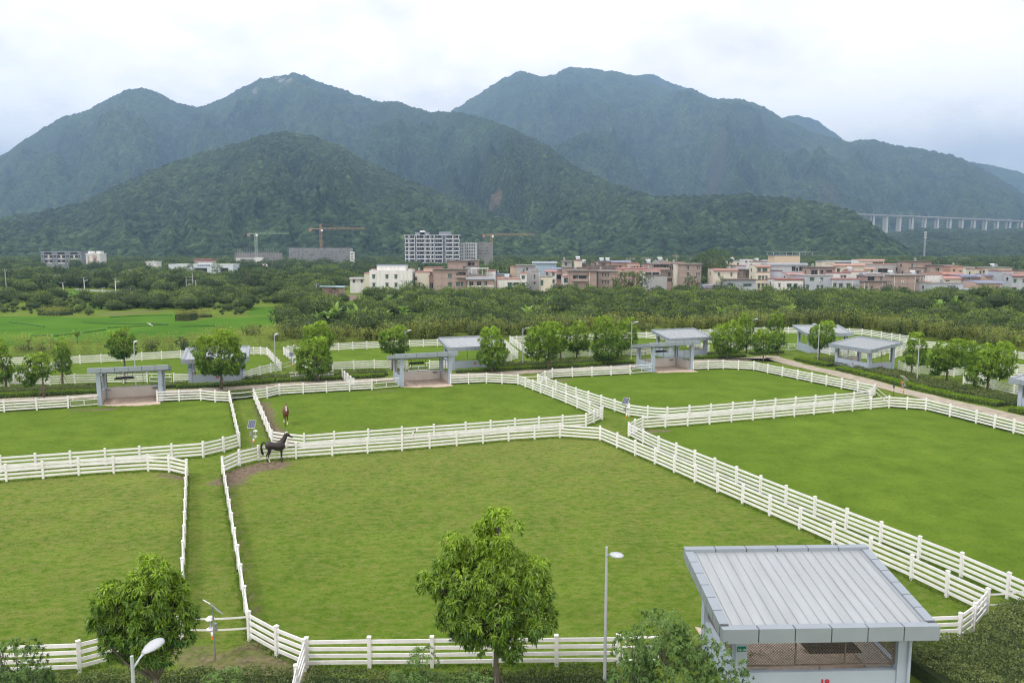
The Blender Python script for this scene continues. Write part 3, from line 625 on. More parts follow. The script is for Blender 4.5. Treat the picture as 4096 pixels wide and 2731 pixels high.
# ------------------------------------------------------------------ pipe gates
def gate(a, b, label, panels=2, rail=True):
    a = Vector(a); b = Vector(b); d = b-a; Lg = d.length; rz = math.atan2(d.y, d.x)
    o = empty('pipe_gate', tuple(a), rz); tag(o, label, 'gate', 'white pipe gates'); f = MB(); rr = .04
    x0, x1 = .12, Lg-.08
    f.path([(x0, 0, .22), (x1, 0, .22), (x1, 0, .82), (x0, 0, .82), (x0, 0, .2)], [rr]*5, 7)
    for i in range(1, panels): f.tube((x0+(x1-x0)*i/panels, 0, .22), (x0+(x1-x0)*i/panels, 0, .82), rr*.9, n=6)
    if rail:
        f.tube((0, 0, 1.22), (Lg, 0, 1.22), .05, n=7)
        for t_ in (.14, .88): f.tube((Lg*t_, 0, .82), (Lg*t_, 0, 1.22), .03, n=6)
    f.build('gate_frame', M['steelw'], o)
    w = MB()
    for i in range(int((x1-x0)/.1)+1): w.bar((x0+i*.1, 0, .22), (x0+i*.1, 0, .82), .006, .006)
    for i in range(7): w.bar((x0, 0, .25+i*.085), (x1, 0, .25+i*.085), .012, .012)
    w.build('wire_panel', M['galv'], o); return o
def g2(p, q): return at(*p), at(*q)
gate(*g2((277,1632.5),(396,1623)), 'white pipe gate left of the left open horse shelter')
gate(*g2((1492,1559.5),(1597,1550)), 'white pipe gate left of the open shelter in front of shelter 05')
gate(*g2((2524,1498),(2608,1490.5)), 'white pipe gate left of open shelter 17')
gate(*g2((596,1531),(690,1532.5)), 'white pipe gate left of shelter 04')
gate(*g2((1158,1527),(1337,1520)), 'long white pipe gate standing behind the big mango tree by the lane', 3)
gate(*g2((1630,1490),(1716,1484)), 'white pipe gate seen through the open shelter in front of shelter 05')
gate(*g2((3120,1403),(3186,1403)), 'white pipe gate left of the farthest right shelter')
gate(*g2((2478,2659),(2640,2655)), 'white pipe gate hidden behind the bush left of shelter 18')
gate(*g2((2520,1425),(2590,1423)), 'white pipe gate behind the row of mango trees left of shelter 17')
def strap(a, b, label, zs=(1.08, .55), sag=.07):
    a = Vector(a); b = Vector(b); m_ = MB()
    for z in zs:
        pts = [a.lerp(b, i/8)+Vector((0, 0, z-4*sag*(i/8)*(1-i/8))) for i in range(9)]
        for p, q in zip(pts, pts[1:]): m_.bar(p, q, .012, .085)
    for e_ in (a, b):
        for z in zs: m_.bar(e_+Vector((0, 0, z-.06)), e_+Vector((0, 0, z+.06)), .03, .03, m=1)
    return tag(m_.build('strap_barrier', [M['white'], M['black']]), label, 'barrier', 'white strap barriers across the aisles')
strap(at(729,2562), at(999,2556), 'pair of sagging white straps across the near grass aisle beside the insect lamp')
strap(at(921,1609), at(1014,1600), 'pair of white straps across the aisle end above the dark shrubs')
strap(at(3945,2462), at(4130,2440), 'pair of white straps at the right edge beside the double fence')
strap(at(2074,1538), at(2149,1537), 'white straps between the fences left of shelter 17 paddock')
strap(at(3500,1583), at(3556,1630), 'thin white straps between fences by the red insect lamp')
strap(at(1127,1486), at(1190,1463), 'white straps behind the solar panel left of the big mango tree')
strap(at(40,1550), at(200,1543), 'white straps between the two left back paddocks')

# ------------------------------------------------------------------ street lamps and solar insect lamps
def lamp(x, y, h, az, label, style='arm'):
    o = empty('street_lamp', (x, y, 0), az); tag(o, label, 'street lamp', 'grey park street lamps')
    p = MB(); p.path([(0, 0, 0), (0, 0, .3), (0, 0, h)], [.085, .07, .048], 10); p.lathe((0, 0, 0), [(.16, 0), (.16, .03), (.1, .05)], 10); p.build('pole', M['lamp'], o, smooth=False)
    a = MB(); a.path([(0, 0, h-.42), (.26, 0, h-.20), (.42, 0, h-.12)], [.03, .03, .04], 7); a.build('arm', M['lamp'], o)
    hd = MB(); base = len(hd.v); rows = []
    for i, (x_, w_, t_, b_) in enumerate([(.36, .05, .03, .03), (.46, .10, .07, .045), (.62, .165, .11, .055), (.80, .19, .125, .055), (.95, .17, .11, .05), (1.06, .11, .075, .04), (1.11, .03, .03, .03)]):
        for k in range(12):
            t = 2*pi*k/12; zz = sin(t); hd.v.append((x_, cos(t)*w_*1.3, h-.12+.14*(x_-.36)+(zz*t_ if zz > 0 else zz*b_)))
    for i in range(6):
        for k in range(12): q = i*12; hd.f.append((q+k, q+(k+1) % 12, q+12+(k+1) % 12, q+12+k)); hd.m.append(1 if (7 <= k <= 10 and 0 < i < 5) else 0)
    hd.f.append(tuple(range(12))); hd.m.append(0); hd.f.append(tuple(72+k for k in range(12))); hd.m.append(0)
    hd.build('lamp_head', [M['lamp'], M['lens']], o, smooth=True); return o
def lampat(u, v, az, label, h=5.9):
    p = at(u, v); return lamp(p.x, p.y, h, az, label)
lamp(3.65, 28.75, 6.15, R(-68), 'tall grey street lamp standing between the centre tree and shelter 18')
lamp(-11.0, 21.2, 5.85, R(66), 'street lamp whose large oval head overlaps the bottom left mango tree')
lampat(545, 1549, R(100), 'street lamp behind the left open horse shelter')
lampat(1103, 1505, R(85), 'street lamp left of the big double mango tree by the lane')
lampat(1622, 1482, R(40), 'street lamp rising behind the open shelter in front of 05')
lampat(2091, 1466, R(10), 'street lamp left of the row of five mango trees')
lampat(2525, 1438, R(10), 'street lamp at the left corner of open shelter 17', 6.1)
lampat(3003, 1413, R(10), 'street lamp among the mango trees right of shelter 17')
lampat(3271, 1443, R(170), 'street lamp in front of the farthest right shelter, head pointing left')
lampat(3667, 1532, R(165), 'street lamp right of shelter 13, head pointing left')
def insect_lamp(p, az, label, red=False, h=2.55, tilt=38):
    o = empty('insect_lamp', (p.x, p.y, 0), az); tag(o, label, 'insect lamp', 'solar insect lamps')
    m_ = MB(); m_.tube((0, 0, 0), (0, 0, h), .032, n=8); m_.build('post', M['galv'], o)
    s_ = empty('solar_panel', (0, 0, h)); s_.parent = o; s_.rotation_euler = (R(tilt), 0, 0)
    q = MB(); q.box(0, 0, .0, .62, .86, .035); q.build('panel_frame', M['solarf'], s_)
    q = MB()
    for i in range(6):
        for j in range(4): q.box(-.225+j*.15, -.34+i*.136, .037, .14, .126, .006)
    q.build('solar_cells', M['solar'], s_)
    hm = M['redlamp'] if red else M['steelw']
    l_ = MB(); l_.lathe((.26, 0, h-.62), [(.02, .14), (.10, .12), (.19, .03), (.2, 0), (.16, 0)], 12); l_.lathe((.26, 0, h-1.1), [(.04, -.12), (.1, -.02), (.17, .02), (.18, .05), (.12, .05)], 12)
    for k in range(6): t = k*pi/3; l_.tube((.26+.1*cos(t), .1*sin(t), h-1.05), (.26+.1*cos(t), .1*sin(t), h-.62), .008, n=4, m=1)
    l_.tube((.26, 0, h-1.05), (.26, 0, h-.62), .03, n=8, m=2); l_.bar((0, 0, h-.55), (.26, 0, h-.55), .03, .03, m=1); l_.build('lantern', [hm, M['galv'], M['lens']], o)
    b_ = MB(); b_.box(-.13, 0, h-1.0, .18, .12, .32); b_.build('control_box', M['galv'], o)
    b_ = MB(); b_.lathe((.1, 0, .95 if not red else .6), [(.08, 0), (.08, .17)], 10); b_.lathe((.1, 0, 1.12 if not red else .77), [(.08, 0), (.08, .1), (.045, .14), (.045, .17)], 10, m=1); b_.build('bait_bottle', [M['orange'], M['steelw']], o)
    return o
insect_lamp(at(861, 2640), R(140), 'solar insect lamp in the near grass aisle with tilted panel seen edge on', h=2.4, tilt=50)
insect_lamp(at(1012, 1812), R(5), 'solar insect lamp between the fences behind the black horse')
insect_lamp(at(2502, 1704), R(-28), 'solar insect lamp on the grass junction between four fences')
insect_lamp(at(3613, 1588), R(105), 'solar insect lamp with red lantern beside the sandy lane', True, 2.3)
insect_lamp(at(1168, 1487), R(20), 'solar insect lamp left of the big double mango tree')
insect_lamp(at(80, 1545), R(10), 'solar insect lamp at the far left paddock corner')
# sprinkler / cable post
p_ = at(1656, 1786); m_ = MB(); m_.tube((0, 0, 0), (0, 0, 1.25), .02, n=6); m_.bar((-.1, 0, 1.2), (.2, 0, 1.45), .1, .06); m_.bar((.12, 0, 1.35), (.38, 0, 1.75), .04, .09, m=1); m_.bar((-.12, 0, 1.16), (-.02, 0, 1.3), .13, .12, m=1)
tag(m_.build('sprinkler_post', [M['black'], M['steelw']], loc=tuple(p_)), 'small black and white sprinkler head on a thin post between the double fence', 'sprinkler')
p_ = at(3574, 1592); m_ = MB(); m_.tube((0, 0, 0), (0, 0, 1.3), .03, n=6); m_.bar((-.05, 0, 1.2), (.02, 0, 1.75), .16, .1); m_.bar((.0, 0, 1.7), (.16, 0, 1.78), .14, .1)
tag(m_.build('standpipe', [M['black']], loc=tuple(p_)), 'black standpipe behind the fence left of the red insect lamp', 'standpipe')
# ------------------------------------------------------------------ foliage
rg = np.random.default_rng(7)
def unit(a): return a/(np.linalg.norm(a, axis=-1, keepdims=True)+1e-9)
def cards(Pp, D, Nm, Lh, Wd, droop=.12):
    """one kite-shaped leaf per row: foot, two shoulders, tip"""
    D = unit(D); sd = unit(np.cross(D, Nm)); n = len(Pp); Lh = Lh[:, None]; Wd = Wd[:, None]
    midp = Pp+D*Lh*.42; tip = Pp+D*Lh; tip[:, 2] -= droop*Lh[:, 0]
    V = np.stack([Pp, midp+sd*Wd*.5, tip, midp-sd*Wd*.5], 1).reshape(-1, 3)
    return V, np.arange(4*n).reshape(n, 4)
def sph(n): return unit(rg.normal(size=(n, 3)))
def rosettes(Ct, Nr, k, Lf, Wf, tint, spread=1.0, droop=.3):
    """k leaves radiating from every twig end"""
    n = len(Ct); Cc = np.repeat(Ct, k, 0); Nn = np.repeat(Nr, k, 0); r = sph(n*k)
    r = unit(r-Nn*np.sum(r*Nn, 1, keepdims=True)); D = unit(Nn*rg.uniform(.15, .9, (n*k, 1))+r*spread+np.array([0, 0, -droop])*rg.uniform(.2, 1.5, (n*k, 1)))
    V, Q = cards(Cc+rg.normal(0, .02, Cc.shape), D, np.array([0, 0, 1.0])+.5*Nn+rg.normal(0, .25, Cc.shape), Lf*rg.uniform(.7, 1.2, n*k), Wf*rg.uniform(.75, 1.2, n*k), .25)
    return V, Q, np.repeat(tint, k)+rg.normal(0, .05, n*k)
def in_lobes(p, lobes, shrink=.86):
    r = np.zeros(len(p), bool)
    for c, a in lobes: r |= (np.sum(((p-np.array(c))/np.array(a))**2, 1) < shrink**2)
    return r
def lobe_points(lobes, dens, inner=.25, rs=.27, sub=5.0):
    """twig ends gathered in small leafy clumps that cover the lobes, with gaps between the clumps"""
    P_, N_ = [], []
    for c, a in lobes:
        c = np.array(c, float); a = np.array(a, float); area = 4*pi*(((a[0]*a[1])**1.6+(a[0]*a[2])**1.6+(a[1]*a[2])**1.6)/3)**(1/1.6); n = max(3, int(area*sub))
        d = sph(n); rad = np.where(rg.random(n) < inner, rg.uniform(.45, .8, n), rg.uniform(.82, 1.0, n)); rad = np.where(rg.random(n) < .12, rg.uniform(1.0, 1.16, n), rad)
        p = c+d*a*rad[:, None]; k = ~in_lobes(p, [l for l in lobes if not np.allclose(l[0], c)], .78); p = p[k]; d = d[k]; n = len(p)
        if n == 0: continue
        m = max(3, int(dens/sub)); r_ = rs*rg.uniform(.65, 1.3, n); q = np.repeat(p, m, 0); e = sph(n*m); e = unit(e+np.repeat(unit(d/a), m, 0)*.55+np.array([0, 0, .35])); q = q+e*np.repeat(r_, m)[:, None]*rg.uniform(.75, 1.05, (n*m, 1))*np.array([1, 1, .8])
        P_.append(q); N_.append(e)
    return np.concatenate(P_), np.concatenate(N_)
def mango(name, loc, lobes, base_h, label, group, near=False, stakes=True, trunk_r=.09, dens=None, leaf=None, bend=(0, 0), mt='mango', rz=0.0, cat='tree', k=9):
    o = empty(name, tuple(loc), rz); tag(o, label, cat, group)
    dens = dens or (58 if near else 11); Pp, Nr = lobe_points(lobes, dens, rs=(.27 if near else .36) if mt in ('mango', 'camphor') else leaf[0]*1.4, sub=min(dens/4, 12 if mt == 'camphor' else 5.5 if near else 3.0)); keep = Pp[:, 2] > .25; Pp = Pp[keep]; Nr = Nr[keep]
    zmax = max(c[2]+a[2] for c, a in lobes); zmin = min(c[2]-a[2] for c, a in lobes)
    tint = .16+.48*np.clip((Pp[:, 2]-zmin)/(zmax-zmin), 0, 1)**1.6+.26*np.clip(Nr[:, 2], 0, 1)+rg.normal(0, .10, len(Pp)); tint += np.where(rg.random(len(Pp)) < .10, .3, 0)*np.clip(Nr[:, 2]+.3, 0, 1)  # paler up the crown and on the upper side of each clump
    L_ = leaf or ((.21, .064) if near else (.34, .11))
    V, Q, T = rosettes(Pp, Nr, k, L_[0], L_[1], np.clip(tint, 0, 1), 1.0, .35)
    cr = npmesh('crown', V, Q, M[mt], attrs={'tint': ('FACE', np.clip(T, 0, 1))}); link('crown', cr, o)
    tb = MB(); top = Vector((bend[0], bend[1], base_h)); tb.path([(0, 0, -.05), (bend[0]*.3+.02, bend[1]*.3, base_h*.35), (bend[0]*.7-.02, bend[1]*.7, base_h*.7), top], [trunk_r*1.15, trunk_r, trunk_r*.88, trunk_r*.8], 9)
    for c, a in lobes:
        e_ = Vector(c); md = top.lerp(e_, .5)+Vector((0, 0, -.12*(e_-top).length)); tb.path([top-Vector((0, 0, .08)), md, e_, e_+Vector((random.uniform(-.2, .2), random.uniform(-.2, .2), a[2]*.6))], [trunk_r*.62, trunk_r*.42, trunk_r*.26, .012], 6)
        for q in range(4): tb.path([md.lerp(e_, .3+.18*q), e_+Vector((random.uniform(-.75, .75)*a[0], random.uniform(-.75, .75)*a[1], random.uniform(-.2, .6)*a[2]))], [trunk_r*.2, .01], 5)
    tb.build('trunk', M['bark'], o, smooth=True)
    if stakes:
        for t_ in (.3, 2.4, 4.5):
            s_ = MB(); s_.tube((cos(t_)*.75, sin(t_)*.75, -.05), (cos(t_)*.05+bend[0]*.5, sin(t_)*.05, min(base_h*.92, 1.75)), .028, n=6); s_.build('support_stake', M['stake'], o)
    return o
random.seed(11)
GT = 'mango trees planted along the sandy lane'
def m2(u, v): return at(u, v)
# near trees: crown lobes surveyed as (u, v, half width, half height) on the trunk's plane
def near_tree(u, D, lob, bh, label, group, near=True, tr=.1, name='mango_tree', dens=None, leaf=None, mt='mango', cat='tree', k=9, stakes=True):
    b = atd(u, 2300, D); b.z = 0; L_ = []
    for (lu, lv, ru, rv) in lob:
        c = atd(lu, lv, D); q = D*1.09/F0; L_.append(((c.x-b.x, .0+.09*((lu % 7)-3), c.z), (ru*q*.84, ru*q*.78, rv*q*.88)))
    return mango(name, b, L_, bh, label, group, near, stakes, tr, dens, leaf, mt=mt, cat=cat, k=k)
GN = 'mango trees in the near shrub bed'
near_tree(1985, 27.6, [(1996,2155,88,118),(1818,2235,70,95),(1735,2335,62,42),(1840,2350,125,100),(2000,2330,145,160),(2130,2335,78,112),(1950,2480,140,95),(2150,2455,55,105),(2052,2560,52,60),(1850,2455,90,75),(1885,2530,55,50),(1990,2075,50,45)],
      2.9, 'tall mango tree with pale tips in the middle of the near edge', GN, True, .115)
near_tree(600, 25.6, [(605,2295,72,70),(600,2375,125,88),(470,2385,70,60),(440,2480,75,85),(580,2480,145,105),(690,2445,62,78),(712,2520,50,50),(600,2580,125,55),(480,2595,55,45),(400,2520,40,40)],
      2.6, 'round mango tree at the bottom left behind the big oval lamp head', GN, True, .11)
GB = 'bushy camphor saplings at the near edge'
def bush(u, D, lob, label, dens=95, leaf=(.125, .048), k=14): return near_tree(u, D, lob, .9, label, GB, True, .05, 'camphor_bush', dens, leaf, 'camphor', 'bush', k, False)
bush(2700, 25.6, [(2650,2512,85,72),(2650,2600,145,95),(2530,2592,70,72),(2520,2700,90,80),(2700,2705,200,95),(2830,2640,85,85),(2900,2725,120,75),(2760,2565,75,65),(2700,2790,250,80)], 'large bushy camphor sapling covering the left corner of shelter 18', 24)
bush(40, 24.5, [(60,2645,95,62),(15,2605,70,48),(135,2705,65,55),(0,2710,110,70),(60,2780,160,60)], 'fine leaved bush at the bottom left corner of the picture', 24)
bush(1690, 24.8, [(1680,2640,66,52),(1640,2705,75,45),(1750,2722,75,45),(1690,2770,110,45)], 'small feathery sapling in front of the near fence left of the tall mango tree', 24, (.13, .04))
bush(1890, 23.8, [(1890,2718,62,34),(1940,2740,50,30),(1880,2760,80,30)], 'low pale sapling at the foot of the tall mango tree', 22, (.11, .04))
bush(860, 23.6, [(840,2712,50,30),(900,2728,50,30),(860,2760,90,30)], 'low yellowish sapling right of the bottom left mango tree', 22, (.12, .04))
# lane trees: foot of trunk, crown lobes in metres
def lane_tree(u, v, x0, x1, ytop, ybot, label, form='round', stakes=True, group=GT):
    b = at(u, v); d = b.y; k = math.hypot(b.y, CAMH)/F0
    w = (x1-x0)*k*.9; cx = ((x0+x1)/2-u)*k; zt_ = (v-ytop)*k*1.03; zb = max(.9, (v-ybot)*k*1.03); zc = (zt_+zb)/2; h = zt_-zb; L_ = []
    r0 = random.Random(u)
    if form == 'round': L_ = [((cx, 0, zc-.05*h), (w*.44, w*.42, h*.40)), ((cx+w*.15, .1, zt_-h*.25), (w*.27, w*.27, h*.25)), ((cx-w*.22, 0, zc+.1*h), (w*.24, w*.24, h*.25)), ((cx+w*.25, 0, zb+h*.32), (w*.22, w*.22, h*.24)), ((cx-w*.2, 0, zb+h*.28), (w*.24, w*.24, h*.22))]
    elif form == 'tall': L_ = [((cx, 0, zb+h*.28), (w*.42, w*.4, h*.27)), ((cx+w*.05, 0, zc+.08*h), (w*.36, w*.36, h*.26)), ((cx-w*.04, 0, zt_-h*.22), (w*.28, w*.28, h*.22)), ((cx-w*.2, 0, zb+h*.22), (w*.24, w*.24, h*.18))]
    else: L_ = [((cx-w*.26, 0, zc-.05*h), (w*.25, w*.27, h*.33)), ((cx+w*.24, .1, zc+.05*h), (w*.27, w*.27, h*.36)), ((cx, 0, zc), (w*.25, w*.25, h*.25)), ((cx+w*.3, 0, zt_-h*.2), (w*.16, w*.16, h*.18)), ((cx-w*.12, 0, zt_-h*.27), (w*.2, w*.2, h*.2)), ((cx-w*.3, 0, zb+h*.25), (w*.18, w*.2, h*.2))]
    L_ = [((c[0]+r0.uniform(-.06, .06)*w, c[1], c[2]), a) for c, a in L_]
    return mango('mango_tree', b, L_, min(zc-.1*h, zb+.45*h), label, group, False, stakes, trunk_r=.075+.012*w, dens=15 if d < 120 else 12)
lane_tree(26, 1556, -34, 56, 1365, 1525, 'mango tree at the far left edge with a two tier crown', 'tall')
lane_tree(176, 1590, 92, 205, 1418, 1545, 'sparse leaning mango tree with one prop near the solar panel at far left', 'wide')
lane_tree(252, 1547, 216, 290, 1362, 1492, 'slender mango tree at the left end of the diagonal double fence', 'tall')
lane_tree(503, 1532, 440, 556, 1320, 1432, 'mango tree directly left of the lamp behind the left open shelter', 'round')
lane_tree(887, 1558, 772, 980, 1326, 1505, 'broad round mango tree hiding most of shelter 04', 'round')
lane_tree(1270, 1527, 1180, 1330, 1352, 1508, 'big mango tree with props in front of the long pipe gate', 'round')
lane_tree(1280, 1482, 1205, 1340, 1292, 1405, 'tall mango tree whose top shows above the big one by the long gate', 'round')
lane_tree(1572, 1480, 1516, 1638, 1310, 1415, 'mango tree rising behind the roof of the open shelter in front of 05', 'round')
lane_tree(1968, 1489, 1900, 2040, 1313, 1465, 'mango tree at the right corner of shelter 05', 'tall')
lane_tree(2194, 1478, 2090, 2262, 1293, 1440, 'first and broadest from the left of the row of five mango trees', 'round')
lane_tree(2306, 1434, 2256, 2360, 1290, 1408, 'mango tree with forked trunk, second from left in the row', 'round')
lane_tree(2423, 1461, 2352, 2495, 1268, 1437, 'tallest mango tree in the row left of shelter 17', 'tall')
lane_tree(2486, 1424, 2455, 2548, 1276, 1405, 'mango tree at the right end of the row beside the lamp', 'round')
lane_tree(2242, 1440, 2175, 2268, 1300, 1410, 'mango tree tucked behind the broadest one of the row', 'round', False)
lane_tree(2907, 1438, 2838, 2985, 1290, 1416, 'broad mango tree right of the roof behind shelter 17', 'round')
lane_tree(2985, 1412, 2935, 3022, 1256, 1385, 'tall mango tree behind the lamp right of shelter 17', 'tall', False)
lane_tree(3052, 1449, 3008, 3082, 1316, 1412, 'small mango tree on the lane edge left of the farthest right shelter', 'round')
lane_tree(3112, 1420, 3070, 3142, 1316, 1416, 'low mango tree touching the small one left of the farthest right shelter', 'round', False)
lane_tree(3098, 1350, 3066, 3132, 1250, 1330, 'pale mango tree beyond the back fence left of the farthest right shelter', 'round', False)
lane_tree(3275, 1436, 3226, 3345, 1288, 1392, 'mango tree in front of the roof of the farthest right shelter', 'round')
lane_tree(3644, 1510, 3608, 3702, 1335, 1462, 'narrow mango tree right of shelter 13 behind the left pointing lamp', 'tall')
lane_tree(3786, 1528, 3705, 3856, 1362, 1500, 'wide mango tree with several props right of the left pointing lamp', 'wide')
lane_tree(3880, 1502, 3840, 3912, 1366, 1468, 'pale mango tree between the two widest trees at the right', 'tall', False)
lane_tree(3948, 1575, 3866, 4062, 1372, 1545, 'widest mango tree at the right edge near the cut off shelter', 'wide')
# ------------------------------------------------------------------ hedges and shrub beds
def leaf_bed(name, path, width, h, label, m_, dens, leaf, kind=None, cat='hedge', group=None, rough=.25, tint0=.3, side=1.0):
    """a bed of leaves over a solid dark core; path runs along one edge, the bed lies to its left times side"""
    pts = [Vector((p[0], p[1], 0)) for p in path]; Pp = []; cb_ = MB(); offs = []
    for i, p in enumerate(pts):
        d = (pts[min(i+1, len(pts)-1)]-pts[max(i-1, 0)]); d.z = 0; d.normalize(); offs.append(Vector((-d.y, d.x, 0))*side)
    for i in range(len(pts)-1):
        a, b, na, nb = pts[i], pts[i+1], offs[i], offs[i+1]; Ls = (b-a).length; n = int(Ls*(width+h*1.2)*dens)
        t_ = rg.random(n); w_ = rg.random(n)*(width+2*h*.55)-h*.55; z_ = np.where(w_ < 0, h+w_/.55, np.where(w_ > width, h-(w_-width)/.55, h)); w2 = np.clip(w_, 0, width)
        A = np.array(a)[None]*(1-t_[:, None])+np.array(b)[None]*t_[:, None]; O = np.array(na)[None]*(1-t_[:, None])+np.array(nb)[None]*t_[:, None]
        p = A+O*w2[:, None]; hv = 1+rough*2*(fbm(p[:, 0]*1.3, p[:, 1]*1.3, 3, 6)-.5)+rough*.8*(vnoise(p[:, 0]*4, p[:, 1]*4, 9)-.5); p[:, 2] = np.maximum(.04, z_*hv*rg.uniform(.9, 1.08, n)); Pp.append(p)
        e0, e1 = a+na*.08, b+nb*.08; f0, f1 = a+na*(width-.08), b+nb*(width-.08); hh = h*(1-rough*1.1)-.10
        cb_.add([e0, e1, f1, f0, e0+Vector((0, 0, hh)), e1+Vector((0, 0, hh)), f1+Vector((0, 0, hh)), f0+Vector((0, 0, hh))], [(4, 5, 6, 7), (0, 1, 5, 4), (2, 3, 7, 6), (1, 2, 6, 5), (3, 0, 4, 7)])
    Pp = np.concatenate(Pp); n = len(Pp); D = sph(n); D[:, 2] = abs(D[:, 2])*.9+.15
    V, Q = cards(Pp, D, sph(n)+np.array([0, 0, .8]), leaf[0]*rg.uniform(.6, 1.3, n), leaf[1]*rg.uniform(.7, 1.3, n), .1)
    tint = np.clip(tint0+.7*(fbm(Pp[:, 0]*.8, Pp[:, 1]*.8, 4, 12)-.5)+rg.normal(0, .16, n)+np.where(rg.random(n) < .06, .4, 0), 0, 1)
    v0 = len(V); V = np.concatenate([V, np.array(cb_.v)]); Q = np.concatenate([Q, np.array(cb_.f)+v0]); mi = np.concatenate([np.zeros(n, int), np.ones(len(cb_.f), int)])
    me = npmesh(name, V, Q, [M[m_], M['core']], mi, {'tint': ('FACE', np.concatenate([tint, np.zeros(len(cb_.f))]))})
    return tag(link(name, me), label, cat, group, kind)
GH = 'clipped bright green hedges along the sandy lane'; GS = 'grey green shrub beds behind the lane hedge'
def up(p, q, off):   # part of the lane's upper edge between picture columns p and q, moved away from the lane by off metres
    r = [(u, np.interp(u, [a[0] for a in lane_up], [a[1] for a in lane_up])) for u in np.linspace(p, q, max(3, int((q-p)/60)))]; w = [at(*x) for x in r]; o_ = []
    for i, a in enumerate(w):
        d = (w[min(i+1, len(w)-1)]-w[max(i-1, 0)]).normalized(); o_.append(a+Vector((-d.y, d.x, 0))*off)
    return o_
for p, q, lb in ((-300, 402, 'bright clipped hedge at the far left behind the fence and gate'), (705, 1100, 'bright clipped hedge in front of shelter 04'), (1108, 1540, 'bright clipped hedge in front of the long pipe gate'),
                 (1830, 2545, 'bright clipped hedge below the row of five mango trees'), (2790, 2990, 'bright clipped hedge right of open shelter 17')):
    leaf_bed('hedge', up(p, q, .15), 1.1, .5, lb, 'hedge', 150, (.17, .08), None, 'hedge', GH, .16, .45)
for pts, lb in (([(3020,1421),(3080,1416),(3138,1411)], 'short bright hedge tuft left of the farthest right shelter'), ([(3172,1440),(3205,1447),(3250,1459),(3307,1468)], 'curved bright hedge in front of the farthest right shelter'),
                ([(3340,1480),(3466,1510),(3629,1553),(3792,1592),(3983,1628)], 'long bright hedge from shelter 13 to the right edge'), ([(4030,1645),(4110,1665),(4300,1705)], 'bright hedge piece at the right edge under the cut off shelter')):
    leaf_bed('hedge', [at(*p) for p in pts], 1.5, .5, lb, 'hedge', 150, (.17, .08), None, 'hedge', GH, .16, .45)
for p, q, o1, w_, lb in ((-300, 395, 1.7, 3.2, 'grey green shrub bed at the far left under the slender mango trees'), (600, 745, 1.4, 1.2, 'small shrub bed left of shelter 04'), (975, 1560, 1.7, 2.6, 'grey green shrub bed behind the long pipe gate'), (2000, 2545, 1.7, 3.2, 'grey green shrub bed under the row of five mango trees'),
                         (2850, 3010, 1.7, 2.4, 'shrub bed right of open shelter 17')):
    leaf_bed('shrub_bed', up(p, q, o1), w_, .55, lb, 'bed', 120, (.20, .085), None, 'shrub bed', GS, .3, .42)
for pts, w_, lb in (([(3262,1452),(3320,1462),(3385,1476)], 3.2, 'shrub bed under the lamp before the farthest right shelter'), ([(3385,1484),(3480,1500),(3600,1530),(3792,1578),(3983,1612),(4050,1630)], 4.2, 'wide grey green shrub bed right of shelter 13')):
    leaf_bed('shrub_bed', [at(*p) for p in pts], w_, .6, lb, 'bed', 120, (.20, .085), None, 'shrub bed', GS, .3, .4)
GD = 'dark low shrubs behind the paddock fences'
for k, a, b, lb in (('C', 0, 2, 'dark low shrubs behind the left middle paddock fence'), ('C', 4, 7, 'dark low shrubs behind the fence under shelter 04'), ('D', 1, 3, 'dark low shrubs behind the brown horse paddock fence'), ('D', 5, 7, 'dark low shrubs behind the fence right of the centre open shelter'),
                    ('E', 2, 3, 'dark low shrubs behind the fence left of shelter 17'), ('E', 5, 9, 'dark low shrubs behind the fence right of shelter 17'), ('F', 5, 9, 'dark low shrubs behind the fence of the bright right paddock')):
    leaf_bed('low_shrubs', [p+(p-PADS[k][0]).normalized()*0+Vector((0, .35, 0)) for p in PADS[k][a:b+1]], .9, .42, lb, 'bed', 110, (.18, .08), None, 'shrubs', GD, .4, .22)
leaf_bed('low_shrubs', [at(919, 1603), at(1014, 1594)], 2.2, .7, 'dark shrubs at the far end of the central aisle', 'bed', 120, (.18, .08), None, 'shrubs', GD, .3, .3)
# near bed
leaf_bed('shrub_bed', [at(4500, 2330, .7), at(4096, 2402, .8), at(4007, 2430, .8), at(3949, 2480, .8), at(3901, 2532, .8), at(3760, 2560, .8), at(3590, 2580, .8)], 9.5, .95, 'dense dark shrub bed right of shelter 18 filling the lower right corner', 'bed', 420, (.125, .055), None, 'shrub bed', 'shrub beds along the near edge', .22, .36)
leaf_bed('shrub_bed', [at(2480, 2668, .8), at(2300, 2662, .8), at(2000, 2672, .8), at(1600, 2680, .8), at(1240, 2668, .8)], 4.2, .72, 'dark shrub bed along the near fence under the tall mango tree', 'bed', 420, (.12, .052), None, 'shrub bed', 'shrub beds along the near edge', .22, .34)
leaf_bed('shrub_bed', [at(1190, 2668, .8), at(1000, 2660, .8), at(700, 2668, .8), at(450, 2676, .8), at(150, 2690, .8), at(-150, 2700, .8)], 4.2, .72, 'dark shrub bed at the bottom left below the grass aisle', 'bed', 420, (.12, .052), None, 'shrub bed', 'shrub beds along the near edge', .22, .36)
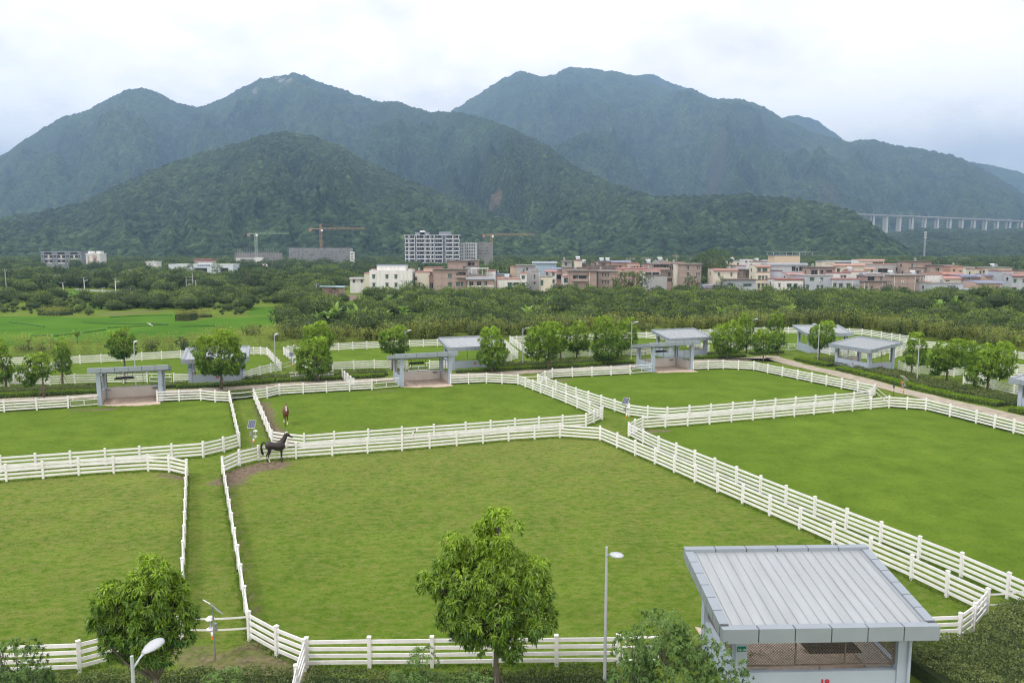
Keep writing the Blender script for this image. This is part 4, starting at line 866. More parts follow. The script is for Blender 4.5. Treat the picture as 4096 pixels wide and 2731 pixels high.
# long grass tufts at the feet of the near fences
gb = []; 
for k in 'ABCDEF':
    pl = PADS[k]
    for a, b in zip(pl, pl[1:]+pl[:1]):
        Ls = (b-a).length; n = int(Ls*70*min(1, 60/max(20, (a.y+b.y)/2)))
        if n < 1 or max(abs(a.x/a.y), abs(b.x/b.y)) > 1.2: continue
        t_ = rg.random((n, 1)); gb.append(np.array(a)[None]*(1-t_)+np.array(b)[None]*t_+np.concatenate([rg.normal(0, .11, (n, 2)), np.zeros((n, 1))], 1))
nf = 15000; q = np.stack([rg.uniform(-36, 34, nf), 28+rg.random(nf)**1.4*34, np.zeros(nf)], 1); q = q[(abs(q[:, 0]/q[:, 1]) < .72) & (fbm(q[:, 0]*.4, q[:, 1]*.4, 4, 91) > .42)]; q = np.repeat(q, 5, 0)+np.concatenate([rg.normal(0, .035, (len(q)*5, 2)), np.zeros((len(q)*5, 1))], 1)
nq = len(q); gb = np.concatenate(gb+[q]); n = len(gb); D = sph(n); D[:, 2] = abs(D[:, 2])+.5; Lh = rg.uniform(.09, .24, n); Lh[-nq:] = rg.uniform(.04, .09, nq)
V, Q = cards(gb, D, sph(n), Lh, Lh*.22, .2); tint = np.clip(rg.normal(.45, .25, n), 0, 1)
tag(link('grass_tufts', npmesh('grass_tufts', V, Q, M['blade'], attrs={'tint': ('FACE', tint)})), 'longer grass growing along the fence feet and in tufts', 'grass', kind='stuff')
# bamboo hedge behind the back paddocks
bl = [(-500,1452),(102,1434),(285,1432),(640,1415),(1043,1398),(1130,1398),(1640,1372),(2067,1356),(2600,1338),(2840,1326),(3155,1318),(3450,1326),(3570,1343),(3700,1362),(3900,1390),(4060,1415),(4400,1470)]
bw = [at(*p)+Vector((0, 1.0, 0)) for p in bl]; Pb = []; Hb = []
for a, b in zip(bw, bw[1:]):
    Ls = (b-a).length; n = int(Ls*2.0)
    for i in range(n):
        if rg.random() < .06: continue
        p = a.lerp(b, (i+rg.random())/n); Pb.append((p.x, p.y+rg.uniform(0, 2.4))); Hb.append(rg.uniform(2.7, 4.1)*(.82+.4*vnoise(np.array([p.x*.12]), np.array([0.]), 5)[0]))
Pb = np.array(Pb); Hb = np.array(Hb); k = 190; n = len(Pb)*k; hh = rg.random(n)**.8; H_ = np.repeat(Hb, k); C_ = np.repeat(Pb, k, 0)
cul = rg.integers(0, 7, n); ang = cul*.9+np.repeat(rg.random(len(Pb))*6, k); lean = .10+.16*hsh(cul, np.repeat(np.arange(len(Pb)), k), 3)
rad = lean*H_*hh**1.4+rg.uniform(0, .32, n)*(1.15-hh); Pp = np.stack([C_[:, 0]+np.cos(ang)*rad+rg.normal(0, .07, n), C_[:, 1]+np.sin(ang)*rad+rg.normal(0, .07, n), hh*H_+.15], 1)
D = sph(n); D[:, 2] = D[:, 2]*.6+.35
V, Q = cards(Pp, D, sph(n), rg.uniform(.16, .34, n), rg.uniform(.045, .09, n), .25)
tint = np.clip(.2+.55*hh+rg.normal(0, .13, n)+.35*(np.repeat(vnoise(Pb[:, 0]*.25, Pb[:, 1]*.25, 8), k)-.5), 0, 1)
tag(link('bamboo_hedge', npmesh('bamboo_hedge', V, Q, M['bamboo'], attrs={'tint': ('FACE', tint)})), 'feathery yellow green bamboo hedge behind the back paddocks', 'bamboo hedge', kind='stuff')
# ------------------------------------------------------------------ horses
def remeshed(mb, name, vox=.022, smooth=6, fac=.6):
    me = mb.mesh(name+'_raw', []); o = bpy.data.objects.new(name, me); C.objects.link(o)
    r = o.modifiers.new('r', 'REMESH'); r.mode = 'VOXEL'; r.voxel_size = vox; r.use_smooth_shade = True
    s_ = o.modifiers.new('s', 'SMOOTH'); s_.factor = fac; s_.iterations = smooth
    bpy.context.view_layer.update(); dg = bpy.context.evaluated_depsgraph_get(); me2 = bpy.data.meshes.new_from_object(o.evaluated_get(dg)); bpy.data.objects.remove(o); return me2
def etube(mb, rings, n=16):
    """rings: (centre, half width across y, half height) joined along the way; sections turn with the path"""
    base = len(mb.v); R_ = [Vector(r[0]) for r in rings]
    for i, (c, w, h) in enumerate(rings):
        d = (R_[min(i+1, len(R_)-1)]-R_[max(i-1, 0)]).normalized(); y = Vector((0, 1, 0)); y = (y-d*y.dot(d)).normalized(); u = d.cross(y)
        for k in range(n): t = 2*pi*k/n; mb.v.append(tuple(R_[i]+y*(cos(t)*w)+u*(sin(t)*h)))
    for i in range(len(rings)-1):
        for k in range(n): q = base+i*n; mb.f.append((q+k, q+(k+1) % n, q+n+(k+1) % n, q+n+k)); mb.m.append(0)
    mb.f.append(tuple(base+k for k in reversed(range(n)))); mb.m.append(0); mb.f.append(tuple(base+(len(rings)-1)*n+k for k in range(n))); mb.m.append(0)
def horse(loc, rz, label, mats, legs, neck, head, tail, white=None):
    """faces local +x, withers 1.58 m"""
    o = empty('horse', loc, rz); tag(o, label, 'horse', 'horses in the paddocks'); b = MB()
    etube(b, [((-.80, 0, 1.30), .08, .12), ((-.76, 0, 1.30), .20, .24), ((-.60, 0, 1.29), .275, .30), ((-.40, 0, 1.28), .285, .275), ((-.15, 0, 1.22), .29, .275), ((.12, 0, 1.17), .295, .32), ((.38, 0, 1.17), .27, .36), ((.58, 0, 1.20), .235, .33), ((.72, 0, 1.22), .18, .25), ((.80, 0, 1.24), .09, .13)], 20)
    etube(b, [((.28, 0, 1.44), .07, .10), ((.42, 0, 1.46), .07, .10), ((.52, 0, 1.42), .08, .1)], 10)
    etube(b, neck, 16); etube(b, head, 14)
    for L_ in legs:
        etube(b, L_, 12)
    # ears
    hp = Vector(head[0][0]); nd = (Vector(neck[-1][0])-Vector(neck[-3][0])).normalized()
    for s_ in (-1, 1): etube(b, [(hp+Vector((0, s_*.055, .02)), .035, .03), (hp+Vector((-.01, s_*.07, .11)), .028, .022), (hp+Vector((-.02, s_*.075, .20)), .008, .008)], 8)
    me = remeshed(b, 'body', .018, 5, .55)
    for m_ in mats: me.materials.append(m_)
    co = np.empty(len(me.vertices)*3, np.float32); me.vertices.foreach_get('co', co); co = co.reshape(-1, 3); mi = np.zeros(len(me.polygons), np.int32)
    cen = np.empty(len(me.polygons)*3, np.float32); me.polygons.foreach_get('center', cen); cen = cen.reshape(-1, 3)
    if white: mi = white(cen, mi)
    me.polygons.foreach_set('material_index', mi); me.polygons.foreach_set('use_smooth', np.ones(len(mi), bool)); link('body', me, o)
    # mane: crest of short locks
    mn = MB(); P0 = [Vector(r[0]) for r in neck]
    for i in range(60):
        t_ = i/59*(len(P0)-1.4)+.2; k = int(t_); f = t_-k; p = P0[k].lerp(P0[min(k+1, len(P0)-1)], f); h_ = neck[k][2]*(1-f)+neck[min(k+1, len(P0)-1)][2]*f
        d = (P0[min(k+1, len(P0)-1)]-P0[k]).normalized(); up_ = Vector((-d.z, 0, d.x)) if d.x >= 0 else Vector((-d.z, 0, d.x)); up_ = up_ if up_.dot(Vector((-.5, 0, 1))) > 0 else -up_
        q = p+up_*(h_*.93); y = .035; mn.path([q, q+up_*.045+Vector((0, y, 0)), q+Vector((-.02, .10, -.13))+Vector((0, random.uniform(-.02, .02), random.uniform(-.05, .02)))], [.02, .022, .006], 5)
    mn.build('mane', mats[-1], o, smooth=True)
    tl_ = MB()
    for i in range(16):
        w = random.Random(i); dy = w.uniform(-.05, .05); dx_ = w.uniform(-.04, .04); ps = [Vector(p)+Vector((dx_*j*.35, dy*j*.4, w.uniform(-.03, .03))) for j, p in enumerate(tail)]; tl_.path(ps, [.02+.012*min(j, 2) if j < len(ps)-1 else .004 for j in range(len(ps))], 5)
    tl_.build('tail', mats[-1], o, smooth=True)
    ey = MB(); hc = Vector(head[2][0])
    for s_ in (-1, 1): ey.lathe((hc.x, hc.y+s_*(head[2][1]*.93), hc.z+.03), [(.004, -.018), (.02, -.01), (.024, 0), (.02, .01), (.004, .018)], 8)
    ey.build('eyes', M['black'], o, smooth=True); o.scale = (.98, 1.1, 1.12)
    return o
def hind(x, y, fx, hoofm=0):   # hip, stifle, hock, fetlock, hoof
    return [((-.52, y*.8, 1.26), .12, .2), ((-.50, y, 1.08), .115, .21), ((-.44, y, .92), .095, .15), ((-.53+fx*.5, y, .70), .06, .085), ((-.66+fx*.8, y, .56), .048, .065), ((-.665+fx*.85, y, .48), .04, .048), ((-.64+fx*.95, y, .30), .032, .036), ((-.63+fx, y, .16), .04, .045), ((-.60+fx, y, .09), .04, .05), ((-.58+fx, y, .05), .055, .06), ((-.57+fx, y, .0), .06, .07)]
def fore(x, y, fx, lift=0.0):
    return [((.50, y*.85, 1.22), .11, .16), ((.50, y, 1.02), .09, .13), ((.50+fx*.25, y, .82), .065, .085), ((.49+fx*.45, y, .56+lift*.3), .045, .055), ((.49+fx*.5, y, .50+lift*.3), .046, .054), ((.48+fx*.7, y, .34+lift*.6), .032, .036), ((.48+fx*.95, y, .16+lift), .038, .042), ((.50+fx, y, .09+lift), .038, .045), ((.52+fx, y, .05+lift), .052, .058), ((.53+fx, y, .0+lift), .058, .066)]
hb = mat('black_coat', (.016, .013, .012), .36, .35, 2.2, spec=.4, col2=(.034, .028, .026)); hbm = mat('black_hair', (.012, .011, .012), .5, .2, 8); wcoat = mat('white_coat', (.7, .68, .64), .6, .05, 5)
hr = mat('chestnut_coat', (.085, .028, .014), .4, .25, 2.5, spec=.35, col2=(.15, .05, .02)); hrm = mat('chestnut_hair', (.30, .10, .035), .5, .2, 8); hoof = mat('hoof', (.06, .055, .05), .5)
n1_ = [((.46, 0, 1.34), .16, .26), ((.62, 0, 1.46), .135, .22), ((.75, 0, 1.64), .105, .18), ((.86, 0, 1.84), .085, .145), ((.92, 0, 2.00), .075, .12), ((.95, 0, 2.08), .06, .08)]
h1_ = [((.94, 0, 2.09), .065, .075), ((.99, 0, 2.05), .09, .12), ((1.08, 0, 1.99), .092, .13), ((1.20, 0, 1.91), .072, .095), ((1.32, 0, 1.84), .055, .068), ((1.41, 0, 1.79), .056, .062), ((1.46, 0, 1.76), .04, .045)]
def wh1(c, mi): mi[(c[:, 2] < .30) & (c[:, 2] > .05) & (c[:, 0] < -.3) & (c[:, 1] < 0)] = 1; mi[(c[:, 2] < .05)] = 2; return mi
a_ = at(1103, 1848)
horse((a_.x, a_.y, .03), R(14), 'black horse standing in the corner of the near paddock, head over the fence', [hb, wcoat, hoof, hbm], [hind(0, .13, -.07), hind(0, -.13, .12), fore(0, .11, .05), fore(0, -.11, -.05)], n1_, h1_,
      [(-.80, 0, 1.46), (-.93, 0, 1.52), (-1.05, 0, 1.44), (-1.12, 0, 1.22), (-1.12, 0, .98), (-1.05, 0, .72), (-1.02, 0, .58)], wh1)
n2_ = [((.46, 0, 1.34), .16, .26), ((.64, 0, 1.42), .13, .21), ((.76, 0, 1.58), .10, .17), ((.88, 0, 1.74), .085, .135), ((.95, 0, 1.87), .075, .11), ((.98, 0, 1.92), .06, .08)]
h2_ = [((.97, 0, 1.94), .065, .07), ((1.03, 0, 1.88), .095, .11), ((1.09, 0, 1.78), .094, .118), ((1.16, 0, 1.65), .072, .088), ((1.21, 0, 1.53), .056, .062), ((1.24, 0, 1.45), .058, .058), ((1.255, 0, 1.40), .04, .042)]
def wh2(c, mi):
    mi[(c[:, 2] < .36) & (c[:, 2] > .06) & ((c[:, 0] < 0) | (c[:, 1] > 0))] = 1; mi[(c[:, 2] < .06)] = 2
    mi[(c[:, 0] > 1.0) & (c[:, 2] > 1.43) & (c[:, 2] < 1.89) & (abs(c[:, 1]) < .05) & (c[:, 0] > 1.09-(c[:, 2]-1.75)*.45)] = 1; return mi
a_ = at(1143, 1703)
horse((a_.x-.1, a_.y+.5, .03), R(-71), 'chestnut horse with white blaze walking toward the viewer in its own paddock', [hr, wcoat, hoof, hrm], [hind(0, .15, .22), hind(0, -.15, -.16), fore(0, .10, -.22, .04), fore(0, -.10, .30, .0)], n2_, h2_,
      [(-.80, 0, 1.44), (-.90, 0, 1.42), (-.96, 0, 1.22), (-.95, 0, .98), (-.93, 0, .70), (-.92, 0, .55)], wh2)

# ------------------------------------------------------------------ village houses
def weathered(name, c, streak, amt=.5, rough=.85):
    """plaster with rain streaks that run down from ledges"""
    m = bpy.data.materials.new(name); m.use_nodes = True; t = m.node_tree; b = t.nodes['Principled BSDF']; b.inputs['Roughness'].default_value = rough
    tcn = t.nodes.new('ShaderNodeTexCoord'); mp = t.nodes.new('ShaderNodeMapping'); mp.inputs['Scale'].default_value = (1.2, 1.2, .16); t.links.new(tcn.outputs['Object'], mp.inputs[0])
    n = t.nodes.new('ShaderNodeTexNoise'); n.inputs['Scale'].default_value = 1.1; n.inputs['Detail'].default_value = 8; n.inputs['Roughness'].default_value = .7; t.links.new(mp.outputs[0], n.inputs['Vector'])
    r = t.nodes.new('ShaderNodeValToRGB'); r.color_ramp.elements[0].position = .42; r.color_ramp.elements[1].position = .75; r.color_ramp.elements[0].color = (*c, 1); r.color_ramp.elements[1].color = (*[a*(1-amt)+s_*amt for a, s_ in zip(c, streak)], 1)
    t.links.new(n.outputs['Fac'], r.inputs[0]); t.links.new(r.outputs[0], b.inputs['Base Color']); return m
HM = dict(w=weathered('white_plaster', (.66, .66, .65), (.30, .29, .27)), c=weathered('cream_wall', (.60, .56, .48), (.35, .3, .24), .35), g=weathered('bare_cement', (.38, .38, .39), (.2, .2, .2), .6),
          b=brickmat('old_brick', (.40, .26, .215), (.34, .22, .185), (.34, .32, .30), .45), B=brickmat('dark_brick', (.24, .15, .125), (.20, .125, .105), (.24, .22, .21), .5), p=weathered('pink_tile_wall', (.47, .34, .30), (.3, .2, .17), .35),
          o=weathered('orange_wall', (.46, .31, .25), (.35, .18, .12), .3), y=weathered('yellow_wall', (.60, .57, .46), (.35, .33, .25), .3), m=weathered('mauve_wall', (.25, .17, .16), (.18, .13, .12), .4), s=weathered('blue_sheet', (.34, .44, .55), (.2, .28, .4), .3),
          l=weathered('lilac_render', (.46, .46, .52), (.32, .32, .36), .4), u=weathered('blue_grey_cement', (.40, .43, .48), (.24, .26, .29), .6), e=weathered('peach_wall', (.55, .44, .34), (.4, .3, .2), .3))
TM = dict(r=mat('red_tile', (.28, .13, .12), .7, .2, 3), o=mat('orange_tile', (.37, .20, .165), .7, .2, 3), b=mat('blue_sheeting', (.17, .22, .34), .5, .15, 1), g=mat('grey_slab', (.26, .25, .24), .9, .2, 1.5), w=M['steelw'], k=mat('old_ledge', (.13, .11, .10), .9, .25, 2), p=mat('pink_trim', (.40, .18, .18), .7, .15, 3), t=mat('tin_sheet', (.30, .33, .38), .45, .15, .7, metal=.3))
WG = mat('window_green', (.04, .10, .08), .15, .3, 3, spec=.6); WD = mat('window_dark', (.018, .02, .022), .3, .3, 2); WF = mat('window_trim', (.36, .36, .35), .6)
GV = 'houses of the village behind the orchard'
def house(u0, u1, vt, d, wall, trim, label, fl=2, wins=None, wt='d', dep=9.0, roof='parapet', rot=0.0, ext=(), cat='house', name='village_house', group=GV, pilaster=False, zb=-.05):
    """front width and height measured across the view at distance d; wins: (along 0-1, down from top in m, w, h)"""
    a = atd(u0, vt, d); b = atd(u1, vt, d); Wd = b.x-a.x; H = a.z; o = empty(name, ((a.x+b.x)/2, d, 0), rot); tag(o, label, cat, group); w = MB(); w.box(0, dep/2, zb, Wd, dep, H-zb-(.25 if roof != 'none' else 0))
    if pilaster or (wall in 'bB' and d < 420):
        n = max(2, round(Wd/3.4))
        for i in range(n+1): w.box(-Wd/2+.16+i*(Wd-.32)/n, -.02, zb, .28, .1, H-.3-zb, m=1)
        for i in range(fl): w.box(0, -.015, H-.5-3.1*i-.0, Wd-.05, .06, .24, m=1)
    w.build('wall', [HM[wall], TM['g']], o)
    r = MB()
    if roof == 'parapet': r.box(0, dep/2, H-.30, Wd+.35, dep+.35, .30); r.box(0, dep/2, H-.35, Wd+.1, dep+.1, .05)
    elif roof == 'slab': r.box(0, dep/2-.2, H-.22, Wd+.9, dep+1.0, .22)
    elif roof == 'tile':
        r.add([(-Wd/2-.4, -.6, H-.75), (Wd/2+.4, -.6, H-.75), (Wd/2+.4, .9, H), (-Wd/2-.4, .9, H), (-Wd/2-.4, -.6, H-.87), (Wd/2+.4, -.6, H-.87), (Wd/2+.4, .9, H-.12), (-Wd/2-.4, .9, H-.12)], [(0, 1, 2, 3), (7, 6, 5, 4), (0, 4, 5, 1), (1, 5, 6, 2), (2, 6, 7, 3), (3, 7, 4, 0)]); r.box(0, dep/2+.6, H-.28, Wd+.1, dep-.8, .16)
    elif roof == 'gable':
        x = Wd/2+.5; y1 = dep+.4; rg_ = H+.0; r.add([(-x, -.5, H-1.1), (x, -.5, H-1.1), (x, dep/2, rg_), (-x, dep/2, rg_), (-x, y1, H-1.1), (x, y1, H-1.1), (-x, -.5, H-1.22), (x, -.5, H-1.22), (x, y1, H-1.22), (-x, y1, H-1.22)],
              [(0, 1, 2, 3), (3, 2, 5, 4), (0, 6, 7, 1), (4, 5, 8, 9), (6, 9, 8, 7), (0, 3, 4, 9, 6), (1, 7, 8, 5, 2)])
    if r.v: r.build('roof', TM[trim], o)
    if wins is None:
        n = max(1, round(Wd/3.4)); rr = random.Random(int(u0*7)); wins = []
        for f_ in range(fl):
            for i in range(n):
                if rr.random() < .16: continue
                wins.append(((i+.5)/n+rr.uniform(-.03, .03), 1.25+3.1*f_, rr.choice((.9, 1.1, 1.5)), 1.25))
    for (t_, dn, ww, wh) in wins:
        x = -Wd/2+t_*Wd; z = H-dn-wh
        if z < 0: continue
        f = MB(); e_ = .08
        f.box(x, -.03, z-e_, ww+2*e_, .12, e_); f.box(x, -.03, z+wh, ww+2*e_, .12, e_)
        for s_ in (-1, 1): f.box(x+s_*(ww/2+e_/2), -.03, z, e_, .12, wh)
        f.box(x, -.10, z+wh+e_, ww+.5, .45, .09, m=2); f.box(x, -.012, z, ww, .03, wh, m=1); f.box(x, -.045, z, .05, .05, wh)
        f.build('window', [WF, WG if wt == 'g' else WD, TM[trim] if trim in 'rop' else TM['k']], o)
    rr = random.Random(int(u0*3+vt))
    if roof in ('parapet', 'slab') and d < 420:
        for i in range(rr.choice((0, 0, 1, 1))):
            x = rr.uniform(-.35, .35)*Wd; y = rr.uniform(2, dep*.7); q = MB(); q.box(x, y, H-.02, 1.1, 1.1, .3); q.lathe((x, y, H+.28), [(.42, 0), (.46, .1), (.46, .8), (.25, 1.0), (.1, 1.03)], 12, m=1); q.build('water_tank', [TM['g'], M['galv']], o)
        if rr.random() < .5: x = rr.uniform(-.4, .4)*Wd; q = MB(); q.tube((x, 1.2, H), (x, 1.2, H+rr.uniform(1.5, 3)), .04, n=5); q.bar((x-.5, 1.2, H+1.3), (x+.5, 1.2, H+1.3), .03, .03); q.build('aerial', M['galv'], o)
    if d < 420:
        for f_ in range(fl):
            for sd in (-1, 1):
                z = H-1.4-3.1*f_-1.2
                if z > .5 and rr.random() < .7: q = MB(); y = dep*rr.uniform(.3, .7); q.box(sd*Wd/2, y, z, .1, 1.0, 1.25); q.box(sd*(Wd/2+.05), y, z-.08, .16, 1.2, .08, m=1); q.box(sd*(Wd/2+.05), y, z+1.25, .3, 1.3, .08, m=1); q.build('window', [WD, WF], o)
    for e_ in ext:
        k = e_[0]; x = -Wd/2+e_[1]*Wd
        if k == 'heater':
            q = MB(); q.bar((x, 1.6, H+.25), (x, 3.0, H+1.15), 1.6, .08); q.tube((x-.95, 3.1, H+1.3), (x+.95, 3.1, H+1.3), .24, n=10, m=1)
            for s_ in (-.7, .7): q.box(x+s_, 3.0, H, .06, .06, 1.15)
            q.build('solar_heater', [TM['t'], M['steelw']], o)
        elif k == 'box': q = MB(); q.box(x, dep*.5, H-.02, e_[2], dep*.5, e_[3]); q.box(x, dep*.5, H+e_[3]-.02, e_[2]+.5, dep*.5+.5, .18, m=1); q.build('stair_box', [HM[e_[4]], TM[e_[5]]], o)
        elif k == 'ac': q = MB(); q.box(x, -.2, H-e_[2], .8, .35, .6); q.box(x, -.385, H-e_[2]+.1, .4, .02, .4, m=1); q.build('air_conditioner', [M['steelw'], WD], o)
        elif k == 'pipe': q = MB(); q.tube((x, -.12, 0), (x, -.12, H-.4), .08, n=6); q.build('drainpipe', M['steelw'], o)
        elif k == 'balcony': q = MB(); q.box(x, -.62, H-e_[2]-.0, e_[3], 1.2, .14, m=1); q.box(x, -1.2, H-e_[2]+.14, e_[3], .1, .85); q.box(x-e_[3]/2+.05, -.6, H-e_[2]+.14, .1, 1.1, .85); q.box(x+e_[3]/2-.05, -.6, H-e_[2]+.14, .1, 1.1, .85); q.box(x, -.02, H-e_[2]+.14, e_[3]*.9, .03, 2.1, m=2); q.build('balcony', [HM[wall], TM['g'], WD], o)
        elif k == 'canopy':
            q = MB(); hh = e_[3]; ww = e_[2]
            for s_ in (-.5, -.17, .17, .5):
                for yy in (.5, dep-.5): q.box(x+s_*ww, yy, H, .12, .12, hh)
            q.bar((x-ww*.55, dep/2, H+hh+.1), (x+ww*.55, dep/2, H+hh+.1), dep, .14, m=1); q.build('roof_canopy', [M['steelw'], TM[e_[4]]], o)
        elif k == 'band': q = MB(); q.box(0, -.04, H-e_[1], Wd+.12, .14, .35); q.build('wall_band', TM[e_[2]], o)
    return o
V1 = lambda n, dn, w=1.0, h=1.35: [((i+.5)/n, dn, w, h) for i in range(n)]
H_ = house
# front row, left to right
H_(1400,1462,1109,318,'w','g','low white house with brown tiled porch left of the big white block',1,V1(2,.9,.8,1.2),'d',6,'tile')
H_(1457,1480,1091,316,'y','o','slim yellow house end against the left side of the white block',2,[],dep=7)
H_(1477,1648,1081,303,'w','k','large white plastered block with six windows, left end of the village',3,[(.10,1.75,.95,1.45),(.41,1.75,.95,1.45),(.62,1.75,.95,1.45),(.10,5.0,.95,1.45),(.41,5.0,.95,1.45),(.62,5.0,.95,1.45)],'g',10,'none',ext=[('box',.5,11.6,1.95,'w','b'),('box',.94,1.6,.5,'w','o'),('box',.06,1.5,.35,'w','r')])
H_(1694,1768,1069,330,'e','r','peach house with red roof edge behind the cream one',3,[],dep=8)
H_(1660,1720,1086,306,'c','p','plain cream house with pink roof edge beside the brick house',2,[(.06,2.2,.6,1.3),(.06,5.2,.6,1.3)],'d',9)
H_(1716,1736,1099,305,'m','r','narrow infill with red ledge between the cream and the brick house',2,[(.5,3.2,1.2,2.2)],dep=6)
H_(1790,1866,1043,335,'b','k','brick upper storey under a grey slab behind the big brick house',3,[(.2,3.3,.5,1.6),(.87,2.4,.8,1.3)],'g',9,'slab')
H_(1861,1914,1040,345,'b','g','brick house shell with an open loggia behind the slabbed roof',3,[(.45,1.2,2.9,1.8)],'d',8,'slab')
H_(1866,1908,1063,322,'g','k','narrow cement house with barred window behind the tiled roof',3,[(.4,3.2,.9,1.4)],dep=6)
H_(1733,1866,1077,300,'b','k','large brick house with cement pilasters and stained lower wall',3,[(.50,1.9,1.3,1.5),(.74,1.8,1.4,1.5),(.86,1.8,.8,1.6),(.50,5.1,1.3,1.5),(.74,5.0,1.4,1.5),(.86,5.0,.8,1.6)],'g',10,'slab',pilaster=True,ext=[('balcony',.84,3.3,3.8)])
H_(1860,1937,1099,312,'e','g','low peach parapet house below the white steel canopy',2,[],dep=6,ext=[('canopy',.75,6.5,2.4,'w')])
H_(1941,1982,1081,318,'w','r','white roof house with red edge right of the white steel canopy',2,[],dep=7)
H_(1868,1976,1109,296,'b','t','brick house with grey sheet roof and three dark windows in a row',2,[(.16,1.7,1.5,1.5),(.45,1.7,1.6,1.5),(.68,1.7,1.1,1.5)],'d',9,'tile',ext=[('band',3.6,'w')])
H_(2041,2068,1066,325,'e','o','slim peach house with orange roof left of the bare cement tower',3,[],dep=7)
H_(2067,2141,1060,318,'g','g','tall bare cement house with small dark windows, left part of the village',3,[(.36,1.8,.6,1.2),(.56,1.2,.7,.9)],'d',9,'slab')
H_(2128,2162,1083,305,'g','g','lower bare cement wing with one narrow window and white pipe',2,[(.3,1.6,.5,1.5),(.3,4.4,.6,.9)],'d',8,'parapet',ext=[('pipe',.9)])
H_(2080,2107,1091,299,'w','o','white corner tower with orange trim and two stacked windows',3,[(.48,1.1,1.1,1.25),(.48,4.0,1.1,1.3)],'g',8)
H_(1989,2081,1114,299,'w','o','low white house with long orange trim and dark verandah',1,[(.54,1.6,1.5,2.2),(.82,1.6,2.0,1.1)],'g',9,ext=[('heater',.42)])
H_(1960,2040,1096,320,'b','b','low brick house with blue sheeting behind the orange trimmed white house',2,[],dep=6)
H_(2132,2226,1046,360,'s','t','shed with pale blue gable wall and white front',2,[],dep=12,roof='tile')
H_(2211,2253,1070,318,'p','b','salmon house with blue roof sheet and barred balcony',3,[(.5,3.0,2.6,1.7)],'d',8,'tile',ext=[('band',5.4,'o')])
H_(2182,2226,1079,306,'w','r','small white house with red roof edge and two windows at its right corner',3,[(.72,1.2,.8,1.2),(.15,1.2,.7,1.9),(.72,4.0,.8,1.2)],'g',7,'tile')
H_(2164,2210,1104,297,'c','g','plain cream block with a tall green window on its left',1,[(.08,1.7,.9,1.9)],'g',7,'parapet')
H_(2251,2288,1043,345,'g','g','grey roof room with one window behind the brick terrace',3,[(.35,1.0,.9,1.0)],dep=7,roof='slab')
H_(2299,2328,1040,330,'c','r','narrow cream tower with a water heater on top',3,[],dep=5,ext=[('heater',.5)])
H_(2321,2352,1054,335,'b','k','brown roof room with a white pipe beside the cream tower',3,[],dep=6,roof='slab',ext=[('pipe',.9),('heater',.5)])
H_(2252,2348,1070,312,'b','k','brick terrace house with cement band left of the grey fronted house',3,[],dep=8,ext=[('band',3.0,'w')],pilaster=True)
H_(2250,2290,1103,299,'w','o','white house corner with orange ledge and wide green window',1,[(.42,.9,2.1,1.7)],'g',7)
H_(2371,2440,1046,335,'b','k','brick roof room on columns with dark openings, middle of the village',3,[(.2,1.0,1.2,1.6),(.6,1.0,2.0,1.6)],dep=8,roof='slab',ext=[('heater',.55),('heater',.9)])
H_(2350,2472,1062,325,'B','k','long dark brick parapet house behind the flat brick block',3,[],dep=10,ext=[('band',1.2,'k')])
H_(2275,2388,1083,294,'b','k','brick house with grey upper front and long red ledge, centre of the village',2,[(.30,1.7,.7,1.3),(.66,1.7,.5,1.3),(.26,5.1,1.1,1.4),(.67,5.1,1.0,1.3)],'g',10,'slab',ext=[('pipe',.74),('balcony',.4,4.0,6.0)])
H_(2391,2464,1083,300,'b','g','flat roofed brick block with two rows of three narrow windows',3,[(.28,.9,.45,1.4),(.42,.9,.45,1.4),(.58,.9,.45,1.4),(.28,3.7,.45,1.4),(.42,3.7,.45,1.4),(.58,3.7,.45,1.4)],'d',9,'slab')
H_(2442,2521,1042,335,'o','b','orange house under a bright blue roof sheet',3,[(.5,2.2,1.0,1.4),(.85,1.9,1.2,1.4)],'g',9,'tile')
H_(2516,2559,1052,325,'e','r','peach house with three brown shuttered openings',3,[(.28,1.4,.8,1.7),(.52,1.4,.6,1.7),(.78,1.3,.5,1.8)],'d',7)
H_(2474,2590,1072,312,'p','p','long pink terrace house half hidden by the dark orchard tree',3,[(.10,1.7,1.0,1.6),(.40,1.7,.6,1.6)],'d',9)
H_(2622,2662,1043,335,'g','g','grey roof room with a solar heater left of the orange roof strip',3,[],dep=7,ext=[('heater',.55)])
H_(2657,2740,1049,325,'c','o','house with a thin orange roof strip behind the brick rows',3,[],dep=8)
H_(2576,2620,1054,320,'b','k','brick wall with a dark corner window left of the long brick house',3,[(.7,1.0,.8,1.4)],dep=8,ext=[('heater',.5)])
H_(2609,2698,1054,308,'b','g','long brick house with paired slit windows under a cement slab',3,[(.18,1.2,.5,1.4),(.30,1.2,.5,1.4),(.45,1.2,.7,1.4),(.80,1.2,.9,1.4),(.92,1.0,.4,1.6),(.78,3.6,.9,1.4),(.93,3.6,.5,1.4),(.82,6.0,2.2,1.0)],'d',9,'slab',ext=[('balcony',.4,2.5,6.5)])
H_(2697,2712,1053,305,'c','g','cream stair strip between the two brick houses',3,[],dep=5)
H_(2715,2806,1054,304,'b','g','right brick house with cement floor band, beside the big dark tree',3,[(.42,1.0,.6,1.4),(.82,.9,.4,1.4),(.90,.9,.4,1.4),(.42,3.6,.6,1.4),(.80,3.6,.4,1.4),(.90,3.6,.4,1.4)],'d',9,'slab',pilaster=False,ext=[('band',2.7,'g'),('band',5.5,'g')])
H_(2576,2642,1080,298,'w','p','white balcony house with pink trim above a stained cement wall',2,[(.28,.9,2.2,1.3),(.72,.9,2.6,1.3)],'d',8)
